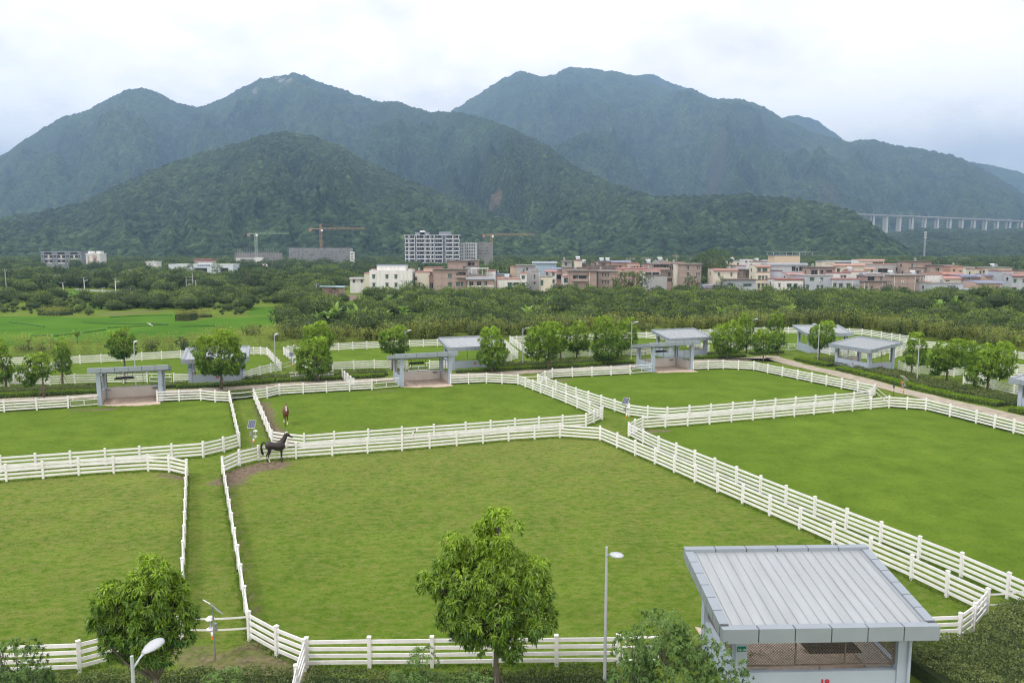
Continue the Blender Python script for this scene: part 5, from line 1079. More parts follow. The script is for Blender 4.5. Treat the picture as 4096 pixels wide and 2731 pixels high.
H_(2582,2668,1099,294,'g','k','stained cement garden wall building below the pink trimmed balcony',1,[],dep=4)
# right of the dark tree
H_(2821,2902,1138,286,'b','b','low brick shed with blue roof below the cream house',1,[],dep=7,roof='gable')
H_(2855,2950,1074,300,'c','r','cream house with red tile roof right of the big dark tree',3,[(.22,1.6,.7,1.3),(.75,1.7,.6,1.3),(.73,4.8,.6,1.0),(.88,4.0,.5,.7)],'g',9,'tile')
H_(2903,3024,1117,290,'u','k','low grey outbuilding with a pale blue panel and rusty eave',1,[(.15,1.6,2.0,.8),(.72,1.8,3.0,.8)],'g',6,'slab')
H_(2920,2960,1041,420,'c','b','distant cream house with blue roof right of the dark tree',3,[(.8,1.5,.7,1.6)],dep=9,ext=[('heater',.4)])
H_(2976,3011,1038,450,'w','w','distant small white house with one window above the village',3,[(.25,.9,.8,.8)],dep=9)
H_(3018,3072,1045,400,'w','r','distant white house with red edge and a tank',3,[],dep=9,ext=[('heater',.3)])
H_(3060,3100,1040,430,'l','t','distant pale gabled shed left of the peach roof hall',3,[],dep=9,roof='gable')
H_(2944,2983,1061,335,'l','r','pale grey house with red edge behind the scaffolded brick house',3,[],dep=8)
H_(2970,3026,1077,312,'B','k','dark brick house wrapped in bamboo scaffolding',3,[(.3,1.8,.6,1.2),(.7,1.8,.6,1.2)],'d',8,'slab',ext=[('ac',.3,.3),('ac',.75,.3)])
H_(3100,3201,1020,372,'e','b','tall peach box with blue band under a steel roof canopy',4,[],dep=10,ext=[('canopy',.72,18.5,1.3,'t')])
H_(3073,3228,1052,335,'l','t','long pale lilac house with tin roof and three dark windows',3,[(.66,1.6,1.5,1.8),(.75,2.1,.8,1.4),(.86,1.6,1.8,1.8)],'d',10,'tile')
H_(3071,3129,1081,302,'u','k','blank blue grey side wall right of the balconied house',3,[],dep=9)
H_(3026,3081,1060,300,'y','r','pale yellow three storey house with stacked red trimmed balconies',3,[(.2,1.3,1.3,1.2),(.62,1.3,1.8,1.2),(.25,4.2,.9,1.4),(.5,4.2,.7,1.4),(.75,4.2,.6,1.4),(.22,7.2,.8,1.6),(.5,7.2,.7,1.6),(.8,7.2,.7,1.6)],'g',9,'tile',ext=[('band',2.9,'r'),('band',5.8,'r')])
H_(3148,3215,1091,304,'w','r','white roof house with red edge and yellow panel over the red banded house',2,[(.8,1.4,.9,.9)],'d',6,'tile')
H_(3101,3214,1115,291,'w','r','white house with dark red band and three windows at orchard edge',2,[(.155,1.8,.6,1.3),(.50,1.9,1.6,1.3),(.73,1.9,1.1,1.4)],'g',9,ext=[('band',.7,'r')])
H_(3240,3342,1068,310,'b','k','open brick top floor with two wide dark openings',3,[(.18,1.3,2.5,1.8),(.47,1.4,1.1,1.2),(.75,1.3,2.4,1.8)],'d',8,'slab',ext=[('pipe',.34)])
H_(3221,3331,1101,292,'u','g','grey cement house with six small windows and an air conditioner',2,[(.25,.9,1.5,1.2),(.60,1.0,.8,1.2),(.10,3.7,.9,1.3),(.47,3.8,.8,1.4),(.62,3.8,.8,1.4)],'g',10,'parapet',ext=[('ac',.56,2.4)])
H_(3288,3340,1044,380,'c','t','far cream house with tin roof above the open brick floor',3,[(.7,1.6,.5,1.4)],dep=8)
H_(3330,3436,1042,400,'g','t','long grey metal roofed hall behind the orange tiled house',3,[],dep=10,roof='tile')
H_(3437,3537,1037,385,'w','o','far house with bright orange hipped roof over an open verandah',3,[(.75,1.5,5.0,1.4)],dep=9,roof='tile')
H_(3452,3582,1055,345,'g','o','grey house with long orange roof edge and dark ribbon window',3,[(.62,2.2,4.2,1.6)],dep=9)
H_(3337,3458,1055,325,'c','o','cream house under a long orange tile roof with barred window',3,[(.15,2.0,1.2,1.5),(.40,2.5,1.4,1.0),(.60,2.5,.8,1.2)],'d',9,'tile')
H_(3452,3500,1070,328,'c','o','small cream house with orange ledge and solar heater',3,[(.75,1.0,.7,1.2)],'g',6,'tile')
H_(3402,3468,1084,308,'w','o','white house with orange edge, window and vent hole, behind the grey front',3,[(.46,1.6,.9,1.4)],'g',8,ext=[('heater',.12)])
H_(3331,3403,1090,303,'w','r','white two window house with red edge above the grey front',3,[(.5,1.1,.7,1.2),(.68,1.1,.8,1.2)],'g',7)
H_(3330,3453,1115,290,'u','r','grey rendered house with three green windows under red ledges',2,[(.08,1.7,1.1,1.4),(.28,1.8,1.3,1.4),(.53,1.8,1.3,1.4)],'g',10,'parapet',ext=[('pipe',.01),('pipe',.66)])
H_(3580,3638,1055,352,'g','g','weathered grey and white gable wall left of the tall brick house',3,[(.15,1.8,.8,1.6)],'d',9)
H_(3637,3728,1044,338,'b','k','tall brick house with two green windows and overhanging slabs',3,[(.14,1.2,.8,1.6),(.40,4.3,1.2,1.5),(.62,4.3,1.3,1.6),(.84,4.3,1.2,1.6)],'g',10,'slab',ext=[('band',3.1,'k')])
H_(3562,3700,1099,300,'b','g','wide brick house with grey upper wall and many white drainpipes',3,[(.78,1.8,1.0,1.2),(.42,5.0,1.9,1.8),(.28,4.6,.6,2.0),(.9,4.6,.5,1.6)],'g',11,'slab',ext=[('pipe',.12),('pipe',.72),('pipe',.86),('pipe',.96),('heater',.1),('heater',.75),('ac',.35,3.0)])
H_(3468,3533,1091,292,'b','t','brick room under a trussed grey tin roof with a wide dark opening',3,[(.26,1.5,2.6,1.6),(.88,1.6,.5,1.4)],'d',7,'gable')
H_(3457,3563,1124,287,'b','k','brick ground floor with projecting ledge below the tin roofed room',2,[(.10,2.0,.9,1.5),(.30,2.0,1.0,1.6),(.86,2.0,.8,1.8)],'g',9,'slab',ext=[('pipe',.02),('pipe',.15),('pipe',.68),('ac',.9,.9)])
H_(3720,3776,1060,335,'b','k','brown brick house with one black window right of the tall brick house',3,[(.55,1.4,1.5,1.2)],'d',8,'slab')
H_(3694,3769,1096,308,'w','r','long white streaked wall house with dark red edge',3,[],dep=8)
H_(3701,3728,1126,296,'u','o','narrow blue grey annex with orange ledge and one window',2,[(.5,2.3,.8,1.2)],'d',6)
H_(3805,3853,1064,335,'o','o','bright orange house with two small windows',3,[(.24,1.4,.7,1.1),(.78,2.0,.6,.6)],'d',8)
H_(3775,3850,1089,318,'o','o','low house with bright orange roof band and verandah',3,[(.75,1.3,2.4,.9)],'d',8,'tile')
H_(3777,3851,1106,306,'y','p','yellow house with pink roof and small porch',3,[(.2,1.6,1.4,1.4)],'g',8,'tile')
H_(3726,3853,1131,291,'u','g','grey house with two square dark windows at orchard edge',2,[(.28,1.9,1.5,1.4),(.47,1.9,1.5,1.4)],'d',10,'parapet')
H_(3848,3921,1099,306,'m','b','mauve house with blue roof edge and wide white window',3,[(.38,.9,1.2,1.1),(.36,4.1,2.8,1.3)],'g',9,'tile',ext=[('ac',.93,.9)])
H_(3845,3912,1154,288,'u','t','low tin roofed lean-to beside the pink house',1,[],dep=6,roof='tile')
H_(3943,4013,1095,312,'p','b','pink upper storey with blue roof edge and one window',3,[(.70,1.5,.9,1.4)],'d',7,'tile')
H_(3905,4010,1124,292,'p','b','pink house with blue tiled edge and a small window at its right',2,[(.80,2.2,.7,1.4),(.26,1.6,.8,2.2)],'d',9,'tile',ext=[('pipe',.93)])
H_(3900,3937,1075,345,'c','r','cream house with red edge and one window, far right group',3,[(.6,1.1,.6,.9)],dep=7)
H_(3958,4049,1069,340,'c','g','cream colonnaded house under a grey flat roof, far right group',3,[(.15,1.2,.7,1.6),(.3,1.2,.5,1.6)],dep=9,roof='slab',ext=[('heater',.3)])
H_(4009,4055,1082,306,'u','r','tall blank blue grey wall with red edge near the right picture edge',3,[],dep=9)
H_(4051,4140,1096,300,'u','r','blue grey house with red bands and green windows at right picture edge',3,[(.12,2.0,1.1,1.3),(.52,2.0,1.0,1.3),(.10,5.2,1.7,1.3),(.55,5.2,1.3,1.6)],'g',9,'tile',ext=[('band',1.2,'r')])
H_(4076,4140,1082,335,'p','k','pink house behind the red banded house at right picture edge',3,[(.5,1.2,.8,1.2)],dep=8)
# distant houses in the haze
rf = random.Random(5)
FAR = [(2508,2540,1033,700,'w'),(2541,2574,1042,690,'g'),(2569,2596,1031,740,'w'),(2600,2612,1033,760,'c'),(2697,2712,1020,950,'p'),(2712,2726,1027,940,'w'),(2735,2752,1035,900,'w'),(2754,2776,1033,880,'c'),(3852,3881,1031,820,'g'),(3882,3927,1039,760,'w'),(3944,3966,1038,880,'y'),
       (3965,3988,1049,780,'e'),(3986,4001,1046,800,'w'),(3992,4006,1034,950,'w'),(4010,4026,1035,950,'c'),(4028,4046,1036,930,'w'),(4048,4066,1039,900,'p'),(4062,4082,1036,900,'w'),(4084,4100,1036,880,'w'),(3775,3800,1060,480,'u'),(3822,3862,1059,560,'w'),(3862,3900,1066,420,'w')]
DSC = ['left of the orange roofed house','low grey one behind the village','with a long balcony','cream and partly hidden by trees','brick coloured on the hill foot','tiny white one beside the brick coloured','left of the dark tree top','cream one touching the dark tree','grey with arched roof at the right','white with a grid of six panels','yellowish in the trees','ochre with low flat roof','white cube beside the ochre one',
       'small white at forest edge','cream in the far row','pale in the middle of the far row','pink in the far row','white near the right end of the far row','last at the right end of the far row','pale blue grey behind the orange house','long white low roof behind the cream house','white sheet roofed near the cream house']
for (a, b, t_, d, w_), ds in zip(FAR, DSC): H_(a, b, t_, d, w_, rf.choice('grgt'), 'distant house '+ds, 3, None if b-a > 24 else V1(2, 1.5), 'd', 9, 'slab', group='distant houses in the haze')

# brick yard wall, parked car, sheds near the white block
def slabwall(u0, u1, vt, d, h, m_, label, cat='wall', name='brick_wall', th=.3):
    a = atd(u0, vt, d); b = atd(u1, vt, d); q = MB(); q.box(0, 0, -.05, b.x-a.x, th, h+.05); q.box(0, 0, h, b.x-a.x+.1, th+.1, .07, m=1)
    return tag(q.build(name, [m_, TM['g']], loc=((a.x+b.x)/2, d, 0)), label, cat)
slabwall(1359, 1441, 1175, 270, 1.9, HM['b'], 'low brick yard wall in front of the parked white car')
def car(u, v, d, label, col):
    p = atd(u, v, d); o = empty('parked_car', (p.x, d, 0), R(8)); tag(o, label, 'car'); b = MB()
    prof = [(-2.2, .35), (-2.25, .85), (-1.95, 1.0), (-1.5, 1.05), (-.95, 1.48), (.55, 1.5), (1.2, 1.05), (2.05, .9), (2.25, .6), (2.2, .32)]
    n = len(prof); vs = [(x, -.85, z) for x, z in prof]+[(x, .85, z) for x, z in prof]; b.add(vs, [tuple(reversed(range(n))), tuple(range(n, 2*n))]+[(i, (i+1) % n, n+(i+1) % n, n+i) for i in range(n)]); b.build('body', col, o)
    for s_ in (-1, 1):
        g_ = MB(); pr = [(-1.35, 1.08), (-.9, 1.42), (.5, 1.43), (1.05, 1.08)]; g_.add([(x, s_*.862, z) for x, z in pr], [(0, 1, 2, 3)]); g_.build('side_window', WD, o)
        for x in (-1.4, 1.35): w_ = MB(); w_.tube((x, s_*.88, .33), (x, s_*.68, .33), .33, n=14); w_.build('wheel', M['black'], o)
    return o
car(1386, 1172, 276, 'white car parked behind the low brick yard wall', mat('car_paint', (.7, .7, .7), .25, .02, 2, spec=.6))
q = MB(); a_ = atd(1276, 1134, 292); b_ = atd(1376, 1134, 292); W_ = b_.x-a_.x; o = empty('field_shed', ((a_.x+b_.x)/2, 292, 0)); tag(o, 'low shed with pale blue sheet roof in the orchard left of the white block', 'shed')
q.box(0, 3, 0, W_*.8, 5, 3.4); q.build('wall', HM['b'], o); q = MB(); q.bar((-W_/2, 2.6, 3.9), (W_/2, 2.6, 3.7), 6.6, .12); q.build('roof', mat('pale_blue_sheet', (.38, .55, .62), .5, .1, 1), o)

# ------------------------------------------------------------------ apartment block, scaffolded buildings, cranes
apw = mat('apartment_frame', (.66, .67, .69), .7, .05, 1); apg = mat('apartment_grey', (.20, .215, .25), .6, .12, .5); net = weathered('scaffold_net', (.36, .365, .39), (.22, .225, .24), .6); net2 = weathered('scaffold_net_brown', (.34, .32, .31), (.2, .19, .18), .6); gap_m = mat('net_gap', (.13, .135, .15), .8)
D_ = 760.0
def dx_(u, d=D_): return atd(u, 1000, d).x
def dz_(v, d=D_): return atd(2048, v, d).z
o = empty('apartment_block', (dx_(1728), D_, 0)); tag(o, 'tall apartment block with white framed balconies and dark glass', 'apartment block'); x0 = -(dx_(1728)-dx_(1618)); x1 = -x0; top = dz_(940)
w = MB(); w.box((x0+x1)/2, 9, 0, x1-x0-3, 14, top-.5); w.box(0, 6, 0, x1-x0+6, 20, 4.6); w.build('wall', apg, o)
bays = [(1619,1636,0),(1636,1661,1),(1665,1699,0),(1699,1722,2),(1722,1738,1),(1738,1771,0),(1782,1812,1),(1812,1838,0)]
nf = 7; fh = (top-5.0)/nf
for i in range(nf):
    z = 5.0+i*fh
    for (u0, u1, k) in bays:
        a, b = dx_(u0)-dx_(1728), dx_(u1)-dx_(1728); sh = (1 if (i+k) % 2 else -1)*.7; y = -.2-(k % 2)*.9
        f = MB(); xa, xb = a+.15+max(0, sh)*.4, b-.15+min(0, sh)*.4; f.box((xa+xb)/2, y+1.4, z, xb-xa, 3.2, .42); f.box((xa+xb)/2, y+1.4, z+fh-.44, xb-xa, 3.2, .42); f.box(xa+.2, y+1.4, z+.42, .4, 3.2, fh-.86); f.box(xb-.2, y+1.4, z+.42, .4, 3.2, fh-.86)
        f.box((xa+xb)/2, y+1.5, z+.42, xb-xa-.8, .1, fh-.86, m=1); f.box((xa+xb)/2+sh, y+1.42, z+.42, .18, .12, fh-.86); f.box((xa+xb)/2, y+.1, z+.42, xb-xa-.8, .06, .95, m=2); f.box((xa+xb)/2-1.4, y+1.42, z+.42, .9, .12, fh-.86, m=3)
        f.build('balcony', [apw, WD, mat_glass if 'mat_glass' in globals() else M['solar'], apg], o)
for (u0, u1, v_, m__) in ((1659,1713,929,apg),(1678,1697,922,apw),(1755,1802,926,apg)):
    r = MB(); a, b = dx_(u0)-dx_(1728), dx_(u1)-dx_(1728); r.box((a+b)/2, 9, top-.6, b-a, 8, dz_(v_)-top+.6); r.build('roof_room', m__, o)
r = MB(); r.box(0, 8.5, top-.5, x1-x0+1, 17, .5); r.build('roof', apw, o)
def netted(u0, u1, vt, d, label, nm, dep, fl, cols, spikes=0, extra=None, vb=None):
    a, b = dx_(u0, d), dx_(u1, d); Wd = b-a; H = dz_(vt, d); o = empty('scaffolded_building', ((a+b)/2, d, 0)); tag(o, label, 'scaffolded building', 'buildings under scaffolding'); w = MB(); w.box(0, dep/2, 0, Wd, dep, H); w.build('wall', nm, o)
    s_ = MB(); rr = random.Random(int(u0))
    for i in range(fl+1): z = .3+i*(H-.3)/fl; s_.box(0, -.9, z-.12, Wd+1.6, .9, .22); s_.bar((-Wd/2-.8, -1.4, z+1.0), (Wd/2+.8, -1.4, z+1.0), .12, .12)
    n = cols
    for i in range(n+1): x = -Wd/2-.7+i*(Wd+1.4)/n; s_.box(x, -1.4, 0, .16, .16, H+(rr.uniform(.3, 1.4+spikes) if True else 0))
    s_.build('scaffold', M['galv'], o)
    g_ = MB()
    for i in range(fl):
        for j in range(cols//2):
            if rr.random() < .6: x = -Wd/2+(j+rr.uniform(.3, .7))*Wd/(cols//2); g_.box(x, -.05, 1.2+i*(H-.3)/fl, Wd/(cols//2)*rr.uniform(.3, .85), .12, (H/fl)*rr.uniform(.15, .4))
    g_.build('openings', gap_m, o); return o
netted(1156, 1400, 993, 800, 'long grey building wrapped in scaffold netting under the orange crane', net, 14, 7, 32)
netted(941, 1113, 1012, 790, 'half built low building with scaffold poles above the roof under the green crane', net2, 14, 4, 26, 5)
netted(1908, 1969, 972, 775, 'brown netted building block right of the apartment annex', net2, 14, 8, 10)
q = MB(); d = 796; a, b = dx_(1400, d), dx_(1414, d); o = empty('stair_tower', ((a+b)/2, d, 0)); tag(o, 'white end tower with four dark openings beside the long netted building', 'tower'); q.box(0, 3, 0, b-a, 6, dz_(1007, d)); q.build('wall', HM['w'], o)
for i in range(4): g_ = MB(); g_.box(.2, -.03, dz_(1017+i*10.5, d), (b-a)*.6, .1, .9); g_.build('window', WD, o)
q = MB(); d = 782; a, b = dx_(941, d), dx_(1048, d); o = empty('white_block', ((a+b)/2, d, 0)); tag(o, 'white finished corner with an arch in front of the half built building', 'building'); q.box(-(b-a)*.42, 2, 0, (b-a)*.16, 4, dz_(1032, d)); q.box((b-a)*.35, 2, 0, (b-a)*.3, 4, dz_(1029, d)); q.box(-.05*(b-a), 3, dz_(1036, d), (b-a)*.6, 3, 1.0)
q.build('wall', HM['w'], o); q = MB(); q.lathe(((b-a)*.38, -.05, 0), [(2.6, 0), (2.6, 6.0)], 14, sy=.05); q.build('arch_window', WD, o)
d = 770; a, b = dx_(1838, d), dx_(1908, d); o = empty('apartment_annex', ((a+b)/2, d, 0)); tag(o, 'pale grey annex with rows of narrow windows right of the apartment block', 'building'); q = MB(); q.box(0, 8, 0, b-a, 16, dz_(971, d)); q.build('wall', weathered('annex_wall', (.42, .43, .45), (.3, .3, .32), .4), o)
H0 = dz_(971, d)
for i in range(6):
    for j in range(9):
        if j in (2,): continue
        g_ = MB(); g_.box(-(b-a)/2+1.2+j*(b-a-2)/9, -.04, H0-3.2-i*(H0-4)/6.5, .9, .12, 2.0 if j > 2 else 1.2); g_.build('window', WD, o)
def lattice(mb, p, q, w, n, r=.09, m=0):
    p = Vector(p); q = Vector(q); d = (q-p).normalized(); s1 = Vector((0, 1, 0)) if abs(d.y) < .5 else Vector((1, 0, 0)); s2 = d.cross(s1).normalized(); cs = [s1*(w/2*i)+s2*(w/2*j) for i, j in ((-1,-1),(1,-1),(1,1),(-1,1))]
    for c in cs: mb.bar(p+c, q+c, r*2, r*2, m)
    for i in range(n):
        a_, b_ = p.lerp(q, i/n), p.lerp(q, (i+1)/n)
        for k in range(4):
            c0, c1 = cs[k], cs[(k+1) % 4]; mb.bar(a_+c0, b_+c1, r*1.2, r*1.2, m)
            if i % 2 == 0: mb.bar(a_+c0, a_+c1, r*1.2, r*1.2, m)
def crane(u, vtop, ujib, ucj, vj, d, mcol, jcol, label, flat=False):
    x = dx_(u, d); o = empty('tower_crane', (x, d, 0)); tag(o, label, 'crane', 'tower cranes'); zj = dz_(vj, d); zt_ = dz_(vtop, d)
    m_ = MB(); lattice(m_, (0, 0, 0), (0, 0, zj), 2.0, int(zj/2.2), .10); m_.build('mast', mcol, o)
    xj = dx_(ujib, d)-x; j = MB(); lattice(j, (0, 0, zj+.8), (xj, 0, zj+.8), 1.7, int(abs(xj)/2.4), .10); j.build('jib', jcol, o)
    xc = dx_(ucj, d)-x; j = MB(); j.bar((0, 0, zj+.3), (xc, 0, zj+.3), 1.4, .5); j.bar((0, .7, zj+1.2), (xc, .7, zj+1.2), .1, .1); j.build('counter_jib', jcol, o)
    j = MB(); j.box(xc+1.2*(1 if xc < 0 else -1), 0, zj-2.2, 2.6, 1.6, 2.6); j.build('counterweight', TM['o'], o)
    if not flat:
        j = MB(); lattice(j, (0, 0, zj+1), (0, 0, zt_), 1.4, 6, .12); j.build('tower_head', mcol, o)
        j = MB(); j.bar((0, 0, zt_), (xj*.55, 0, zj+1.6), .1, .1); j.bar((0, 0, zt_), (xc*.9, 0, zj+1), .1, .1); j.build('tie_bars', jcol, o)
    j = MB(); j.box(1.3, -.6, zj-2.2, 1.9, 1.8, 2.2); j.build('cab', M['steelw'], o); return o
cg = mat('crane_green', (.30, .42, .28), .6, .1, 1); cgm = mat('crane_green_mast', (.36, .42, .37), .6, .1, 1); co_ = mat('crane_orange', (.42, .28, .15), .6, .1, 1); cr_ = mat('crane_rust', (.38, .22, .13), .6, .1, 1)
crane(1025, 930, 1159, 992, 936, 786, cgm, cg, 'pale green flat top tower crane at the left', True)
crane(1285, 895, 1461, 1238, 917, 812, cr_, co_, 'orange tower crane with pointed head over the long netted building')
crane(1966, 935, 2137, 1931, 941, 800, co_, co_, 'orange flat top tower crane right of the apartment block', True)
# left background buildings
def simple(u0, u1, vt, d, wm, label, dep, rows, name='background_building', cat='building', roofm='g', rh=.5, ov=1.0):
    a, b = dx_(u0, d), dx_(u1, d); H = dz_(vt, d); o = empty(name, ((a+b)/2, d, 0)); tag(o, label, cat); q = MB(); q.box(0, dep/2, 0, b-a, dep, H); q.build('wall', wm, o); q = MB(); q.box(0, dep/2, H, b-a+ov, dep+ov, rh); q.build('roof', TM[roofm], o)
    for (z, h, xs, w_, m__) in rows:
        for t_ in xs: g_ = MB(); g_.box(-(b-a)/2+t_*(b-a), -.05, H-z-h, w_, .14, h); g_.build('window' if m__ is WD or m__ is WG else 'wall_panel', m__, o)
    return o
fr = [.04, .12, .25, .32, .44, .56, .64, .76, .88, .95]
simple(162, 324, 1008, 700, mat('slate_wall', (.22, .23, .26), .7, .1, .3), 'grey four storey building with white balcony panels at far left', 14, [(3.0, 2.4, [.12,.25,.44,.56,.76,.88], 2.6, WD), (3.0, 1.6, [.04,.33,.36,.64,.68,.95], 1.0, WD), (7.0, 2.4, [.12,.25,.44,.56,.76,.88], 2.6, WD), (7.0, 1.6, [.04,.33,.64,.95], 1.0, WD), (5.5, .8, [.185,.5,.82], 6.0, HM['w']), (.2, 1.9, [.18,.5,.82], 6.5, WD), (9.5, .8, [.185,.5,.82], 6.0, HM['w']), (2.6,2.6,[.19,.5,.82],1.3,HM['c'])], roofm='t')
o = simple(342, 399, 1016, 650, HM['w'], 'white tower with pink window panels at far left', 10, [(1.5, 7.0, [.17], 1.5, HM['p']), (1.2, 8.2, [.62], 3.6, HM['p']), (3.5, 6.0, [.62], 1.0, HM['w'])], roofm='w'); 
for u in (353, 387): q = MB(); q.box(dx_(u, 650)-dx_(370.5, 650), 5, dz_(1016, 650)+.5, 3.6, 5, 1.9); q.build('roof_room', HM['w'], o)
simple(580, 623, 1047, 560, HM['w'], 'small blank white block with a chimney in the trees at left', 8, [(-1.0, 1.0, [.72], .5, HM['w'])], roofm='w', rh=.2)
wh = mat('warehouse_wall', (.55, .60, .66), .6, .06, .2)
o = simple(671, 930, 1058, 545, wh, 'long pale blue white hall with blue lettering and dark gateway', 14, [(2.4, 2.6, [.50], 8.5, WD), (2.4, 2.6, [.86], 5.5, WD)], 'logistics_hall', 'hall', 'w', .15, .3)
text('从化莊口牧場', 1.5, mat('sign_blue', (.06, .12, .35), .5), o, (dx_(812, 545)-dx_(800.5, 545), -.12, dz_(1062.5, 545)), (pi/2, 0, 0), 'sign_lettering', .03)
simple(775, 845, 1044, 600, HM['w'], 'white house with flat red roof behind the long hall', 9, [], roofm='r', rh=1.6)
simple(505, 545, 1080, 480, HM['g'], 'low grey flat roof among trees at left', 8, [], rh=.3)
simple(150, 190, 1104, 400, HM['w'], 'low white farm building with tin roof at left', 9, [(1.0, 1.6, [.5], 2.0, WD)], roofm='t')
simple(-10, 30, 1120, 380, HM['w'], 'white farm building at the left picture edge', 8, [(1.0, 1.4, [.5], 1.2, WD)], roofm='r')
def flag(u, v0, v1, d, label, col):
    x = dx_(u, d); o = empty('flagpole', (x, d, 0)); tag(o, label, 'flagpole', 'flagpoles before the half built building'); z = dz_(v0, d); q = MB(); q.tube((0, 0, 0), (0, 0, z), .12, .07, 6); q.build('pole', M['steelw'], o); q = MB(); q.add([(0, 0, z-.2), (1.1, .1, z-1.4), (1.0, .1, z-2.6), (0, 0, z-1.9)], [(0, 1, 2, 3)]); q.build('flag', col, o)
flag(1049, 1053, 1075, 560, 'left white flag of three on poles', M['steelw']); flag(1056, 1052, 1076, 560, 'middle red flag of three on poles', M['red']); flag(1062, 1053, 1075, 560, 'right white flag of three on poles', M['steelw'])
# utilities in the fields
def solar_lamp(u, v0, v1, label, arm=True):
    p = at(u, v1); h = dz_(v0, p.y); o = empty('solar_lamp', (p.x, p.y, 0)); tag(o, label, 'solar lamp', 'white solar lamps along the field road'); q = MB(); q.tube((0, 0, 0), (0, 0, h-.1), .17, .12, 8); q.build('pole', M['steelw'], o)
    q = MB(); q.bar((-.9, 0, h-.05), (.9, 0, h+.12), 1.1, .08); q.build('panel', M['solarf'], o)
    if arm: q = MB(); q.path([(0, 0, h-1.9), (.8, 0, h-1.3), (1.7, 0, h-1.2)], [.09, .08, .14], 6); q.build('lamp_arm', M['steelw'], o)
for u, a, b, l in ((39,1101,1131,'solar lamp beside the utility pole at far left'),(220,1104,1138,'solar lamp left of the field road bend'),(232,1093,1107,'distant solar lamp above the one at the bend'),(255,1130,1190,'tall solar lamp nearest the orchard at left'),(338,1110,1156,'solar lamp at the left end of the pale road'),
                   (463,1114,1164,'solar lamp at the middle of the pale road'),(523,1126,1160,'solar lamp behind the small dark tree on the road'),(411,1153,1178,'short white post lamp before the pale road'),(785,1122,1171,'solar lamp right of the transformer'),(551,1073,1098,'distant solar lamp left of the white block in the trees'),(1116,1117,1146,'solar lamp above the orchard left of the blue shed')):
    solar_lamp(u if u != 1116 else 1216, a, b, l, u not in (255, 785))
def upole(u, v0, v1, label, r=.16):
    p = at(u, v1); h = dz_(v0, p.y); o = empty('utility_pole', (p.x, p.y, 0)); tag(o, label, 'utility pole', 'concrete utility poles'); q = MB(); q.tube((0, 0, 0), (0, 0, h), r*1.2, r*.8, 8); q.build('pole', HM['g'], o); q = MB(); q.box(0, 0, h-.7, 1.8, .1, .1); q.build('cross_arm', M['galv'], o)
    for s_ in (-.8, 0, .8): q = MB(); q.lathe((s_, 0, h-.6), [(.05, 0), (.09, .1), (.05, .25)], 6); q.build('insulator', M['steelw'], o)
upole(27, 1075, 1178, 'tall concrete utility pole at far left'); upole(1267, 1131, 1195, 'slim utility pole left of the brick yard wall', .11); upole(561, 1072, 1096, 'distant utility pole left of the white block in the trees', .1)
p = at(760, 1174); o = empty('transformer_stand', (p.x, p.y, 0)); tag(o, 'pole mounted transformer between two concrete poles in the orchard', 'transformer')
for s_, v_ in ((-1.3, 1112), (1.3, 1092)): q = MB(); q.tube((s_, 0, 0), (s_, 0, dz_(v_, p.y)), .2, .14, 8); q.build('pole', HM['g'], o)
q = MB(); q.box(0, 0, 2.6, 2.4, 1.0, .15); q.box(0, 0, 2.75, 1.5, .9, 1.2); q.box(0, 0, 5.4, 2.6, .12, .12); q.box(0, 0, 6.6, 3.0, .12, .12); q.build('transformer', M['galv'], o)
wr = MB()
for k in (-.8, 0, .8):
    A0 = at(27, 1178); A1 = at(761, 1174); z0 = dz_(1078, A0.y); z1 = dz_(1097, A1.y)
    pts = [Vector((A0.x+(A1.x-A0.x)*i/14+0, A0.y+k+(A1.y-A0.y)*i/14, z0+(z1-z0)*i/14-5.0*(i/14)*(1-i/14))) for i in range(15)]; wr.path(pts, [.02]*15, 4)
tag(wr.build('power_line', M['black']), 'three thin power lines between the left utility pole and the transformer', 'power line')
# telecom tower
x = dx_(3698, 1200); o = empty('telecom_tower', (x, 1200, 0)); tag(o, 'slim lattice telecom mast with antenna panels below the viaduct', 'telecom mast'); q = MB(); lattice(q, (0, 0, 0), (0, 0, dz_(926, 1200)), 1.5, 26, .085); q.build('mast', M['lamp'], o)
q = MB()
for v_ in (928, 938, 948):
    z = dz_(v_, 1200)
    for k in range(6): q.box(1.6*cos(k*pi/3), 1.6*sin(k*pi/3), z-1.6, .5, .3, 2.0, k*pi/3)
q.build('antennas', M['steelw'], o)
